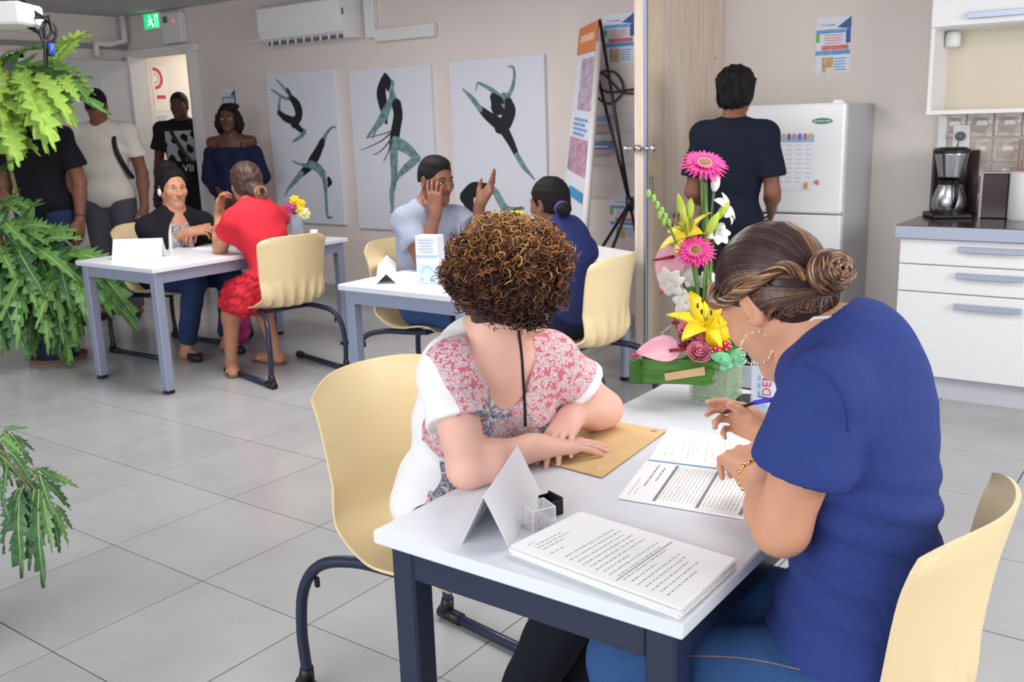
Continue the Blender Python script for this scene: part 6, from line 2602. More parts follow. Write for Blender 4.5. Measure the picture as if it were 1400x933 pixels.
for sx in (-1, 1):
    MB().box((sx * .0215, 0, .015), (.003, .026, .030), bev=.001).build('side_wall', M_BLACK, o)

# water bottle behind the blue t-shirt
bp = onz(1044, 577, TZ)
bt = thing('water_bottle', 'clear plastic water bottle with red lettering beside the flowers', 'bottle', tuple(bp))
M_PET = mat('clear bottle', s2l(214, 226, 236), .05, spec=.6, alpha=.38)
prof = [(0, .002), (.026, .0), (.032, .006), (.033, .03), (.0315, .036), (.033, .042), (.033, .10), (.0315, .106), (.033, .112), (.033, .165), (.028, .195), (.015, .222), (.0125, .232), (.0125, .245)]
MB().lathe(prof, 28).build('bottle_body', M_PET, bt, smooth=True)
MB().lathe([(0, .243), (.0145, .243), (.0145, .262), (.012, .264), (0, .264)], 20).build('cap', mat('blue cap', s2l(90, 150, 215), .4), bt)
MB().lathe([(0, .004), (.0295, .004), (.031, .03), (.031, .026), (0, .026)], 24).build('water', mat('pale blue water', s2l(120, 180, 220), .05, alpha=.6), bt, smooth=True)
lb = MB()
fwd = nrm(V(CAM[0] - bp[0], CAM[1] - bp[1], 0))
sdv = np.cross(V(0, 0, 1), fwd)
ang0 = math.atan2(fwd[1], fwd[0])
g = np.array([[(.0337 * math.cos(ang0 + q), .0337 * math.sin(ang0 + q), z) for z in (.055, .165)] for q in np.linspace(-1.0, 1.2, 12)])
lb.sheet(g)
lb.build('label', mat('bottle label', s2l(206, 216, 226), .4, alpha=.75), bt, smooth=True)
text_obj('lettering', 'EDENA', .030, frame_m(fwd * .0345 + sdv * .006 + V(0, 0, .108), V(0, 0, 1), -sdv), mat('red lettering', s2l(190, 60, 80), .5), bt)
bl2 = MB()
for k in range(3):
    bl2.box((fwd[0] * .0342 - sdv[0] * .014, fwd[1] * .0342 - sdv[1] * .014, .08 + .02 * k), (.004, .004, .012))
bl2.build('blue_print', M_NB, bt)
# small black phone edge beside the vase
ph = onz(1028, 553, TZ)
o = thing('black_case', 'flat black case lying on the table beside the glass vase', 'case', tuple(ph), math.radians(30))
MB().box((0, 0, .0045), (.07, .14, .009), bev=.003).build('case_body', M_BLACK, o)
MB().box((0, 0, .0093), (.064, .13, .0008)).build('glossy_lid', mat('case lid', (.01, .01, .012), .08), o)
bpaper = thing('folded_leaflet', 'pale folded leaflet standing behind the vase', 'leaflet', tuple(onz(1016, 530, TZ)), math.radians(10))
MB().box((0, 0, .03), (.06, .004, .06)).build('front_leaf', mat('grey leaflet', s2l(206, 208, 220), .5), bpaper)
MB().box((0, .012, .03), (.06, .003, .058)).build('rear_leaf', MATS['grey leaflet'], bpaper)

# ------------------------------------------------------------------ things on the middle table
A, B_ = onz(514, 389, TZ), onz(542, 388, TZ)
apx = dep(528, 375, float((lerp(A, B_, .5) - CAM) @ AX_F))
axd = onz(529, 349, apx[2]) - apx
axl = float(np.linalg.norm(axd))
axd = nrm(axd)
tent_card('folded white card at the near corner of the middle table', B_, B_ + axd * axl, A + axd * axl, A, apx, apx + axd * axl)
p = onz(590, 386, TZ)
o = thing('carton', 'white and blue carton standing on the middle table', 'carton', tuple(p), math.radians(16))
MB().box((0, 0, .112), (.115, .075, .224), bev=.002).build('carton_body', mat('carton white', s2l(238, 240, 246), .5), o)
M_CB = mat('carton blue', s2l(178, 208, 236), .5)
MB().box((0, -.0382, .05), (.11, .001, .088)).build('blue_panel', mat('carton pale blue', s2l(212, 226, 242), .5), o)
MB().box((0, -.0386, .128), (.112, .001, .012)).build('blue_band', M_CB, o)
arc = MB()
pts = [(.034 * math.cos(q), .05 + .034 * math.sin(q)) for q in np.linspace(.0, math.pi, 12)]
pin = [(.024 * math.cos(q), .05 + .024 * math.sin(q)) for q in np.linspace(.0, math.pi, 12)]
arc.poly([(x, -.0388, z) for x, z in pts] + [(x, -.0388, z) for x, z in pin[::-1]], (0, -.0006, 0))
arc.build('arch_emblem', M_CB, o)
ln = MB()
for k in range(5):
    ln.box((-.005 * (k % 2), -.0386, .205 - .014 * k), (.08 - .012 * (k % 3), .001, .004))
ln.build('printed_text', mat('carton ink', s2l(176, 190, 214), .6), o, kind='stuff')
MB().box((.028, -.0388, .016), (.014, .001, .014)).ball((-.03, -.0388, .018), (.006, .001, .006)).build('seal', mat('carton seal', s2l(120, 170, 215), .5), o)
sheet_thing('form_pile', 'loose white papers on the middle table behind the yellow chair', 'papers', [onz(*p, .737)[:2] for p in ((806, 356), (812, 336), (868, 346), (846, 362))], TZ, .006, 21, rows_form(14, seed=2), n_sheets=4, jitter=.012)
bp2 = thing('bouquet', 'red and yellow flowers in a pot on the middle table behind the curly hair', 'flowers', tuple(onz(705, 352, TZ)))
wl = np.array(bp2.location)
MB().lathe([(0, 0), (.05, 0), (.065, .10), (.06, .11), (0, .11)], 20).build('pot', M_GREEN if False else mat('grey pot', s2l(150, 150, 150), .5), bp2)
rq = random.Random(9)
for k in range(9):
    q = 6.283 * k / 9
    e = V(.07 * math.cos(q), .07 * math.sin(q), .15 + .07 * rq.random())
    fb = MB()
    cc = 0 if k % 3 else 1
    for j in range(7):
        a_ = 6.283 * j / 7
        fb.ball(e + V(.022 * math.cos(a_), .022 * math.sin(a_), .006), (.016, .016, .008), 8, 5)
    fb.ball(e, .012)
    fo = fb.build('flower', (mat('red petals', s2l(206, 50, 66), .5), mat('yellow petals', s2l(240, 214, 40), .5))[cc], bp2, smooth=True)
    MB().tube([(0, 0, .09), tuple(e * .6 + V(0, 0, .05)), tuple(e)], .003, 5).build('stem', mat('stem green', s2l(70, 120, 50), .5), bp2, smooth=True)
e = dep(706, 292, (np.array(bp2.location) - CAM) @ AX_F) - wl
fb = MB()
for j in range(7):
    a_ = 6.283 * j / 7
    fb.ball(e + V(.03 * math.cos(a_), .03 * math.sin(a_), .0), (.022, .022, .014), 8, 5)
fb.build('flower', MATS['yellow petals'], bp2, smooth=True)
MB().tube([(0, 0, .09), tuple(e)], .003, 5).build('stem', MATS['stem green'], bp2, smooth=True)

# ------------------------------------------------------------------ things on the far table
A, B_ = onz(153, 356, TZ), onz(226, 354, TZ)
dn = nrm(B_ - A)
nn_ = V(-dn[1], dn[0], 0)
B_ = A + dn * .30
ap1 = lerp(A, A + nn_ * .10, .5) + V(0, 0, .118)
tent_card('folded white card lying broadside on the far table', A, B_, B_ + nn_ * .10, A + nn_ * .10, ap1, ap1 + dn * .30)
sheet_thing('form_pile', 'flat white forms under the glasses on the far table', 'papers', [onz(*p, .737)[:2] for p in ((160, 358), (185, 350), (248, 352), (236, 359))], TZ, .003, 31, rows_form(8, seed=4), n_sheets=2, jitter=.004)
sheet_thing('loose_form', 'white sheets before the woman in red on the far table', 'paper', [onz(*p, .737)[:2] for p in ((262, 341), (292, 331), (330, 338), (312, 345))], TZ, .004, 33, rows_form(8, seed=5), n_sheets=2, jitter=.008)
g = thing('eyeglasses', 'folded spectacles lying on the far table beside the white card', 'glasses', tuple(onz(246, 338, TZ)))
gm = MB()
for k in (-1, 1):
    gm.tube([(k * .032 + .024 * math.cos(q), .0, .02 + .018 * math.sin(q)) for q in np.linspace(0, 6.283, 15)], .002, 6)
gm.tube([(-.01, 0, .022), (.01, 0, .022)], .002, 6)
gm.build('rims', M_BLACK, g, smooth=True)
for k in (-1, 1):
    MB().tube([(k * .056, 0, .024), (k * .058, .06, .022), (k * .05, .12, .003)], .002, 6).build('temple', M_BLACK, g, smooth=True)
vp = onz(408, 324, TZ)
vt = thing('flower_vase', 'glass of pink and yellow flowers at the end of the far table', 'flowers', tuple(vp))
MB().lathe([(0, .004), (.04, .0), (.046, .16), (.044, .162), (.038, .01), (0, .01)], 24).build('glass', mat('vase glass', s2l(205, 212, 226), .05, alpha=.45), vt, smooth=True)
for k, (x, z, cc, r0) in enumerate(((-.05, .15, 0, .04), (-.02, .20, 0, .045), (.03, .19, 1, .04), (.06, .16, 2, .045), (.0, .25, 1, .04), (-.055, .21, 0, .03), (.045, .23, 1, .03))):
    fb = MB()
    e = AX_R * x + V(0, 0, z) - AX_F * .02
    e[2] = z
    for j in range(7):
        a_ = 6.283 * j / 7
        fb.ball(e + AX_R * r0 * .6 * math.cos(a_) + V(0, 0, 1) * r0 * .6 * math.sin(a_), (r0 * .4, r0 * .4, r0 * .4), 8, 5)
    fb.ball(e - AX_F * .01, r0 * .45)
    fb.build('flower', (mat('magenta petals', s2l(190, 70, 130), .5), MATS['yellow petals'], mat('cream petals', s2l(236, 226, 170), .5))[cc], vt, smooth=True)
    MB().tube([(0, 0, .02), tuple(e * .5), tuple(e)], .003, 5).build('stem', MATS['stem green'], vt, smooth=True)
for k in range(6):
    q = k * 1.05
    d_ = V(math.cos(q), math.sin(q), .5)
    MB().sheet(np.array([[V(0, 0, .14) + d_ * .03 * 0, V(0, 0, .14)], [V(0, 0, .15) + d_ * .06 + V(.02, 0, 0), V(0, 0, .15) + d_ * .06 - V(.02, 0, 0)], [V(0, 0, .13) + d_ * .1, V(0, 0, .13) + d_ * .1 + V(.003, 0, 0)]]), .001).build('leaf', MATS['stem green'], vt)
cu = thing('small_cup', 'small white cup with a brown snack at the end of the far table', 'cup', (-4.99, 4.50, TZ))
MB().lathe([(0, .0), (.022, 0), (.028, .05), (.026, .05), (.02, .006), (0, .006)], 18).build('cup_body', M_WHITE, cu, smooth=True)
MB().ball((.06, .02, .014), (.02, .014, .014)).build('snack', mat('brown snack', s2l(150, 100, 66), .7), cu, smooth=True)

# bags on the floor under the far table
o = thing('black_handbag', 'black handbag on the floor under the far table', 'bag', tuple(onz(292, 466, 0) + V(.10, .12, 0)))
F = Fld()
F.ell((0, 0, .13), (.15, .08, .13), np.eye(3), 0)
F.ell((0, 0, .05), (.17, .09, .06), np.eye(3), .05)
F.plane((0, 0, .002), (0, 0, -1))
v, q = F.mesh(.01, disp=wob(.006, 30, 3))
link('bag_body', mesh_np('bag_body', v, quads=q), mat('black leather', s2l(26, 26, 30), .45), o)
MB().tube(bez([(-.1, 0, .22), (-.07, 0, .32), (0, .01, .36), (.07, 0, .32), (.1, 0, .22)], 5), .008, 6).build('handle', MATS['black leather'], o, smooth=True)
o = thing('pink_bag', 'pink carrier bag on the floor beside the woman in red', 'bag', tuple(onz(327, 470, 0)))
F = Fld()
F.ell((0, 0, .13), (.05, .11, .15), np.eye(3), 0)
F.plane((0, 0, .002), (0, 0, -1))
v, q = F.mesh(.009, disp=wob(.006, 40, 5))
link('bag_body', mesh_np('bag_body', v, quads=q), mat('pink plastic', s2l(214, 60, 140), .4), o)
MB().tube(bez([(0, -.05, .24), (0, -.04, .32), (0, .04, .32), (0, .05, .24)], 5), .006, 6).build('handle', MATS['pink plastic'], o, smooth=True)
# ------------------------------------------------------------------ the tall flower arrangement on the front table
D0 = float((onz(978, 548, TZ) - CAM) @ AX_F)
FB = onz(978, 548, TZ)
fa = thing('flower_arrangement', 'tall flower arrangement of gerberas, lilies and anthuriums in a square glass vase', 'flowers', tuple(FB))
FW = np.array(FB)


def at(x, y, d=0.0):
    """a point of the arrangement: picture position, depth behind the vase"""
    return dep(x, y, D0 + d)


RT = nrm(V(AX_R[0], AX_R[1], 0))
FD = nrm(V(AX_F[0], AX_F[1], 0))
UP = V(0, 0, 1)
TOV = nrm(-AX_F)
M_LEAFG = mat('leaf green', s2l(70, 130, 40), .4, noise=.25, nscale=18, stretch=(1, 1, 6))
M_STEMG = mat('flower stem', s2l(96, 140, 62), .5)
M_PINK = mat('gerbera pink', s2l(232, 66, 150), .5, noise=.18, nscale=40)
M_PINKD = mat('gerbera centre', s2l(150, 110, 80), .7, noise=.4, nscale=200)
M_PINKL = mat('pale pink', s2l(240, 178, 196), .35, noise=.05)
M_ROSE = mat('rose pink', s2l(255, 152, 184), .5, sss=.3)
M_YELL = mat('lily yellow', s2l(246, 214, 20), .45, noise=.1, nscale=30)
M_WPET = mat('white flower', s2l(240, 242, 238), .5)
M_BUD = mat('lily bud', s2l(176, 192, 66), .45, noise=.15)
M_CRIM = mat('crimson', s2l(150, 30, 60), .45, noise=.2, nscale=80)
M_GLASS = mat('vase glass clear', s2l(214, 224, 228), .06, spec=.7, alpha=.26)


def petal(mb, base, tip, width, normal, bulge=.0, curl=0.0, n=6, sharp=.6):
    base, tip = np.asarray(base, float), np.asarray(tip, float)
    d = tip - base
    L = np.linalg.norm(d)
    d = d / L
    nn = nrm(np.asarray(normal, float) - d * (np.asarray(normal, float) @ d))
    s_ = np.cross(d, nn)
    rows = []
    for i in range(n + 1):
        t = i / n
        w_ = width * (math.sin(math.pi * min(1, t ** .75 * .93 + .05)) ** sharp)
        c = base + d * L * t + nn * (bulge * math.sin(math.pi * t) - curl * t * t)
        rows.append([c - s_ * w_ + nn * width * .22, c, c + s_ * w_ + nn * width * .22])
    mb.sheet(np.array(rows), .0007)


def axes(n):
    n = nrm(n)
    a = nrm(np.cross(n, V(.3, .2, 1)))
    return n, a, np.cross(n, a)


def gerbera(c, n, R, stem_to):
    n, a, b = axes(n)
    head = MB()
    rg = random.Random(int(c[2] * 1e4))
    for lay, (cnt, r1, lift) in enumerate(((26, 1.0, -.06), (24, .86, .10), (20, .55, .22))):
        for k in range(cnt):
            q = 6.283 * (k + .5 * (lay % 2)) / cnt + rg.uniform(-.05, .05)
            dr = a * math.cos(q) + b * math.sin(q)
            rr = R * r1 * rg.uniform(.93, 1.04)
            petal(head, c + dr * R * .2 + n * R * .03, c + dr * rr + n * R * lift, R * .085, n, bulge=R * .05, n=4)
    hb = head.build('gerbera', M_PINK, fa, smooth=True, wloc=FW, kind='stuff')
    MB().ball(c + n * R * .10, (R * .26, R * .26, R * .12), 14, 7, np.stack([a, b, n], 1)).build('flower_centre', M_PINKD, hb, smooth=True, wloc=FW)
    rgm = MB()
    for k in range(26):
        q = 6.283 * k / 26
        dr = a * math.cos(q) + b * math.sin(q)
        rgm.ball(c + dr * R * .27 + n * R * .15, R * .035, 6, 4)
    rgm.build('florets', mat('floret cream', s2l(226, 190, 170), .6), hb, smooth=True, wloc=FW, kind='stuff')
    MB().tube(bez([c - n * R * .1, c - n * R * .5 - UP * .03, stem_to], 6), .0042, 8).build('stem', M_STEMG, fa, smooth=True, wloc=FW)


neckp = at(975, 480)
gerbera(at(963, 226), UP * .75 + TOV * .65 + RT * .08, .066, at(968, 470))
gerbera(at(951, 344, -.03), TOV * .80 + UP * .5 - RT * .1, .054, at(962, 480, -.02))


def lily(c, n, R, k0=0.0, open_=.55):
    n, a, b = axes(n)
    for k in range(6):
        q = 6.283 * k / 6 + k0
        dr = a * math.cos(q) + b * math.sin(q)
        mb = MB()
        petal(mb, c - n * R * .25, c + dr * R + n * R * open_ * (.6 if k % 2 else .45), R * (.27 if k % 2 else .2), n, bulge=R * .12, curl=R * .22, n=8, sharp=.8)
        mb.build('lily_petal', M_YELL, fa, smooth=True, wloc=FW)
    for k in range(6):
        q = 6.283 * k / 6 + .4
        dr = a * math.cos(q) + b * math.sin(q)
        e = c + dr * R * .25 + n * R * .62
        st = MB().tube([c, c + dr * R * .12 + n * R * .35, e], .0012, 5).build('stamen', mat('stamen', s2l(190, 200, 90), .5), fa, smooth=True, wloc=FW)
        MB().ball(e, (.0035, .0035, .0075), 8, 5, np.stack([a, np.cross(a, dr), dr], 1) if False else np.eye(3)).build('anther', mat('anther', s2l(110, 52, 30), .7), st, smooth=True, wloc=FW)


lily(at(964, 440, -.07), TOV * .62 + UP * .7 - RT * .05, .092, .35)
lily(at(1003, 448, .0), TOV * .3 + UP * .6 + RT * .65, .075, .1)
lily(at(936, 318, .02), UP * .5 + TOV * .2 - RT * .5, .080, .2, .35)
# closed tulip-like lily below the open one
mb = MB()
cc = at(981, 458, -.07)
for k in range(6):
    q = 6.283 * k / 6
    dr = RT * math.cos(q) + FD * math.sin(q)
    petal(mb, cc - UP * .035, cc + dr * .008 + UP * .045, .021, dr, bulge=.024, n=6)
mb.build('half_open_lily', M_YELL, fa, smooth=True, wloc=FW, kind='stuff')


def bud(p0, p1, w_, m=M_BUD, name='lily_bud'):
    p0, p1 = np.asarray(p0, float), np.asarray(p1, float)
    ts = np.linspace(0, 1, 9)
    MB().tube([lerp(p0, p1, t) for t in ts], [w_ * (math.sin(math.pi * min(1, t * .93 + .07)) ** .7 + .05) for t in ts], 8).build(name, m, fa, smooth=True, wloc=FW)
    MB().tube([p0, at(960, 440)], .003, 6).build('stem', M_STEMG, fa, smooth=True, wloc=FW)


bud(at(936, 306), at(927, 264), .012)
bud(at(943, 300), at(945, 270), .010)
bud(at(966, 322, -.03), at(983, 290, -.03), .012)
bud(at(980, 300, .0), at(997, 276, .0), .011)
bud(at(976, 262, .02), at(981, 238, .02), .012, M_WPET, 'white_bud')
# gladiolus tip with small green buds, left
tipst = bez([at(930, 345), at(914, 308), at(901, 285), at(886, 263)], 5)
MB().tube(tipst, .0032, 6).build('stem', M_STEMG, fa, smooth=True, wloc=FW)
for k, (x, y) in enumerate(((887, 265), (894, 272), (899, 281), (905, 289), (910, 297), (915, 305), (902, 294), (908, 304))):
    MB().ball(at(x, y), (.0065, .0065, .012), 8, 6).build('green_bud', mat('green bud', s2l(150, 196, 96), .5), fa, smooth=True, wloc=FW)


def white_flower(c, n, R, seed):
    n, a, b = axes(n)
    rg = random.Random(seed)
    mb = MB()
    for k in range(7):
        q = 6.283 * k / 7 + rg.uniform(-.2, .2)
        dr = a * math.cos(q) + b * math.sin(q)
        petal(mb, c, c + dr * R * rg.uniform(.8, 1.1) + n * R * rg.uniform(.1, .5), R * .42, n, bulge=R * .15, curl=R * .2, n=6, sharp=.5)
    mb.build('white_flower', M_WPET, fa, smooth=True, wloc=FW, kind='stuff')


white_flower(at(988, 286, .03), RT * .7 + UP * .4 + TOV * .4, .045, 1)
white_flower(at(981, 322, .01), TOV * .8 + UP * .4, .034, 2)
white_flower(at(918, 384, -.01), TOV * .7 - RT * .4 - UP * .3, .040, 3)
white_flower(at(940, 380, .02), TOV * .8 + UP * .1, .030, 4)
white_flower(at(938, 414, .0), TOV * .8 - RT * .2, .034, 5)
white_flower(at(968, 388, .03), TOV * .6 + UP * .3, .036, 6)


def anthurium(c, n, tipdir, R, spad, m=M_PINKL):
    n = nrm(n)
    d = nrm(np.asarray(tipdir, float) - n * (np.asarray(tipdir, float) @ n))
    s_ = np.cross(n, d)
    rows = []
    for i in range(13):
        t = i / 12
        w_ = R * .62 * (math.sin(math.pi * min(1, (t * .97 + .03)) ** .62) ** .8)
        y = R * (-.55 + 1.55 * t)
        back = -.18 * R * math.exp(-((t) / .12) ** 2)
        rows.append([c + d * (y + (back if abs(u) < .3 else 0)) + s_ * w_ * u + n * (.22 * R * u * u - .15 * R * t * t + .06 * R) for u in (-1, -.6, -.25, 0, .25, .6, 1)])
    o = MB().sheet(np.array(rows), .0015).build('anthurium', m, fa, smooth=True, wloc=FW)
    e0 = c - d * R * .25 + n * .006
    MB().tube([e0, e0 + spad * .5, e0 + spad], [.0045, .0045, .003], 8).build('spadix', M_CRIM, o, smooth=True, wloc=FW)
    tipm = MB().tube([c + d * R * .92 - n * .005, c + d * R * 1.12 - n * .008, c + d * R * 1.3 - n * .01], [.009, .005, .001], 8)
    tipm.build('leaf_tip', mat('anthurium tip', s2l(206, 70, 110), .4), o, smooth=True, wloc=FW)


anthurium(at(906, 482, -.06), UP * .70 + TOV * .7, -RT + UP * -.05, .068, RT * .06 + UP * .004)
anthurium(at(919, 360, .02), TOV * .75 - RT * .45 + UP * .2, -UP * 1.0 - RT * .3, .070, -RT * .06 + UP * -.01 + TOV * .02)


def rose(c, n, R):
    n, a, b = axes(n)
    mb = MB()
    for lay in range(5):
        cnt = 3 + lay
        r = R * (.18 + .2 * lay)
        for k in range(cnt):
            q = 6.283 * k / cnt + lay * .7
            rows = []
            for i in range(4):
                t = i / 3
                row = []
                for u in np.linspace(-1, 1, 6):
                    an = q + u * 2.4 / cnt * 1.25
                    dr = a * math.cos(an) + b * math.sin(an)
                    rad = r * (.45 + .55 * t ** .6) + (R * .10 * t ** 3 if lay > 2 else 0)
                    row.append(c + dr * rad + n * (R * (-.55 + 1.05 * t * (1 - .12 * lay)) - R * .06 * u * u))
                rows.append(row)
            mb.sheet(np.array(rows), .0006)
    mb.build('rose', M_ROSE, fa, smooth=True, wloc=FW, kind='stuff')


rose(at(957, 480, -.08), TOV * .75 + UP * .6, .031)
rose(at(941, 447, -.03), TOV * .6 + UP * .5 - RT * .4, .028)
rose(at(958, 460, -.05), TOV * .5 + UP * .8, .026)
# berry sprays
r_ = random.Random(2)
for k in range(16):
    x, y = r_.uniform(920, 946), r_.uniform(440, 478)
    MB().ball(at(x, y, -.03 + r_.uniform(-.02, .02)), r_.uniform(.005, .0085), 8, 6).build('berry', M_CRIM, fa, smooth=True, wloc=FW)
MB().tube([at(904, 456, -.03), at(926, 440, -.02)], .0022, 5).tube([at(904, 456, -.03), at(920, 472, -.03)], .0022, 5).build('woven_stick', mat('pale stick', s2l(210, 190, 180), .6), fa, smooth=True, wloc=FW)
# toadstool picks
for (x, y) in ((980, 479), (993, 473)):
    c = at(x, y, -.10)
    o = MB().ball(c, (.0135, .0135, .0125), 14, 8).build('toadstool_pick', mat('toadstool red', s2l(196, 24, 40), .3), fa, smooth=True, wloc=FW)
    dm_ = MB()
    for k in range(14):
        z = 1 - 2 * (k + .5) / 14
        q = k * 2.4
        rr = math.sqrt(1 - z * z)
        p = V(rr * math.cos(q), rr * math.sin(q), z) * V(.0135, .0135, .0125)
        dm_.ball(c + p, .0024, 6, 4)
    dm_.build('white_dots', M_WPET, o, smooth=True, wloc=FW, kind='stuff')
    MB().tube([c - UP * .01, at(972, 500)], .002, 5).build('stem', M_STEMG, fa, wloc=FW)
# butterfly pick
bc0 = at(1001, 494, -.11)
M_BF = mat('butterfly green', s2l(110, 190, 140), .35, noise=.35, nscale=120, spec=.7)
bf = MB().tube([bc0 - UP * .012 + RT * .0, bc0 + UP * .014 + RT * .004], [.0022, .0026], 8).build('butterfly', mat('butterfly body', s2l(120, 110, 60), .5), fa, smooth=True, wloc=FW)
for (tx, ty, w_) in ((971, 487, .016), (984, 506, .014), (1018, 478, .018), (1021, 494, .014)):
    mb = MB()
    petal(mb, bc0, at(tx, ty, -.115), w_, TOV + UP * .3, bulge=.004, n=6, sharp=.45)
    mb.build('wing', M_BF, bf, smooth=True, wloc=FW)
gr = MB()
rb = random.Random(3)
# folded leaf band on the left and its card
A0, A1 = at(875, 492, -.045), at(1000, 500, -.075)
rows = []
for i in range(17):
    u = i / 16
    row = []
    for j in range(9):
        v_ = j / 8
        top = lerp(A0, A1, u)
        hgt = (.066 if u < .72 else .066 * (1 - (u - .72) / .28 * .55))
        p = top - UP * hgt * v_ + TOV * (.010 * math.sin(u * 3.1) + .003 * math.sin(v_ * 40)) + UP * .008 * math.sin(u * 2.6)
        row.append(p)
    rows.append(row)
MB().sheet(np.array(rows), .0015).build('leaf_band', M_LEAFG, fa, smooth=True, wloc=FW)
rows = [[p - TOV * .11 for p in row] for row in rows]
MB().sheet(np.array(rows), .0015).build('leaf_band', M_LEAFG, fa, smooth=True, wloc=FW)
fold = [[lerp(rows_p, rows_q, t) for t in np.linspace(0, 1, 6)] for rows_p, rows_q in zip([A0 - UP * .066 * q for q in np.linspace(0, 1, 6)], [A0 - TOV * .11 - UP * .066 * q for q in np.linspace(0, 1, 6)])]
fold = np.array(fold)
fold += (-RT * .02)[None, None, :] * np.sin(np.linspace(0, math.pi, 6))[None, :, None]
MB().sheet(fold, .0015).build('leaf_band', M_LEAFG, fa, smooth=True, wloc=FW)
MB().sheet(quad_grid(at(908, 511, -.066), at(963, 502, -.090), at(964, 513, -.090), at(910, 521, -.066), 3, 2), .0012).build('florist_card', mat('tan card', s2l(214, 176, 136), .6), fa, wloc=FW)
# leaves among the flowers
for k, (x0, y0, x1, y1, w_, dd) in enumerate(((970, 470, 1012, 470, .025, -.02), (960, 470, 930, 400, .014, .04), (965, 470, 948, 390, .010, .04), (972, 480, 986, 380, .016, .05), (968, 470, 975, 360, .012, .06),
                                              (960, 480, 930, 470, .02, .0), (975, 490, 1020, 480, .02, -.03), (966, 470, 930, 420, .012, .03), (960, 250, 958, 205, .006, .02), (950, 420, 925, 360, .010, .03),
                                              (972, 400, 965, 250, .004, .01), (965, 500, 930, 495, .028, -.04), (970, 500, 1000, 488, .028, -.07))):
    mb = MB()
    petal(mb, at(x0, y0, dd), at(x1, y1, dd), w_, TOV + UP * .4, bulge=.008, curl=.01, n=7, sharp=.8)
    mb.build('leaf', M_LEAFG, fa, smooth=True, wloc=FW)
MB().tube(bez([at(932, 470, .0), at(922, 430, .0), at(932, 400, .0), at(948, 392, .0)], 6), .003, 6).build('loop_leaf', M_LEAFG, fa, smooth=True, wloc=FW)
MB().tube([at(968, 500), at(965, 250)], .0042, 8).build('stem', M_STEMG, fa, smooth=True, wloc=FW)
# square glass vase, pearled relief, green stems inside
S = .104
H_ = .10
Rz = Matrix.Rotation(math.radians(4), 4, 'Z')
vm = MB()
for (c_, d_) in (((0, -S / 2, H_ / 2), (S, .004, H_)), ((0, S / 2, H_ / 2), (S, .004, H_)), ((-S / 2, 0, H_ / 2), (.004, S, H_)), ((S / 2, 0, H_ / 2), (.004, S, H_)), ((0, 0, .005), (S, S, .01))):
    vm.box(c_, d_, np.array(Rz), bev=.001)
vo = vm.build('glass_vase', M_GLASS, fa)
M_PEARLG = mat('glass bead', s2l(160, 192, 110), .06, spec=.8, alpha=.30)
bd = MB()
for i in range(5):
    for j in range(4):
        for ax in range(2):
            q = (-.04 + .02 * i, -S / 2 - .002, .016 + .0215 * j)
            if ax:
                q = (S / 2 + .002, q[0], q[2])
            bd.ball(np.array(Rz)[:3, :3] @ V(*q), (.0095, .004, .0095) if ax == 0 else (.004, .0095, .0095), 10, 6)
bd.build('relief_beads', M_PEARLG, vo, smooth=True, kind='stuff')
fi = MB()
fi.box((0, 0, .05), (S * .86, S * .86, .075), np.array(Rz))
fi.build('green_filling', mat('green filling', s2l(84, 130, 48), .5, noise=.8, nscale=60), vo)
# ------------------------------------------------------------------ leafy plants at the left
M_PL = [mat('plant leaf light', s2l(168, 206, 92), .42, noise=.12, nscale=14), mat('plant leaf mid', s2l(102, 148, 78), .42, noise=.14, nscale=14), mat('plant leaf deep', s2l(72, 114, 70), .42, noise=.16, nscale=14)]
M_VEIN = mat('leaf vein', s2l(188, 214, 130), .5)


def leaf_mesh(name, L, W, lobes, m, droop=.35, tooth=.25, seed=0):
    """a long toothed leaf along +x, drooping, folded along its midrib"""
    r = random.Random(seed)
    n = lobes * 4
    vs, fs = [], []
    lob = [[r.uniform(.62, 1.18) for _ in range(lobes + 1)] for _ in (0, 1)]
    for i in range(n + 1):
        t = i / n
        base = W * (math.sin(math.pi * min(1, t ** .85 * .975 + .025)) ** .7) * (1 - .3 * t)
        k = (i % 4) / 4
        x = L * t
        z = -droop * L * t * t
        for si, s_ in enumerate((-1, 1)):
            kk = (k + .5 * si) % 1
            w_ = base * lob[si][min(lobes, int(i / 4 + .5 * si))] * (1 - tooth * (1 - kk) ** 1.5)
            sk = .42 * W * kk
            vs.append((x + sk, s_ * w_, z + abs(w_) * .3 + r.uniform(-.03, .03) * W))
            vs.append((x + sk * .5, s_ * w_ * .5, z + abs(w_) * .2))
        vs.append((x, 0, z))
    for i in range(n):
        a, b = i * 5, (i + 1) * 5
        fs += [(a, b, b + 1, a + 1), (a + 1, b + 1, b + 4, a + 4), (a + 4, b + 4, b + 3, a + 3), (a + 3, b + 3, b + 2, a + 2)]
    # midrib
    o = len(vs)
    for i in range(0, n + 1, 4):
        t = i / n
        x, z = L * t, -droop * L * t * t
        h = .012 * L * (1 - t) + .001
        vs += [(x, -h, z + .002), (x, h, z + .002), (x, 0, z + h + .003)]
    cnt = n // 4
    for i in range(cnt):
        a, b = o + i * 3, o + (i + 1) * 3
        fs += [(a, b, b + 2, a + 2), (a + 2, b + 2, b + 1, a + 1)]
    me = bpy.data.meshes.new(name)
    me.from_pydata(vs, [], fs)
    me.polygons.foreach_set('use_smooth', [True] * len(fs))
    me.materials.append(m)
    me.materials.append(M_VEIN)
    nv = n * 4
    me.polygons.foreach_set('material_index', [0] * nv + [1] * (len(fs) - nv))
    me.update()
    return me


LEAVES = [leaf_mesh('leaf', 1.0, [.16, .19, .21][k % 3], [7, 6, 8][k % 3], M_PL[k // 3], droop=.22 + .12 * (k % 3), tooth=.62, seed=k) for k in range(9)]


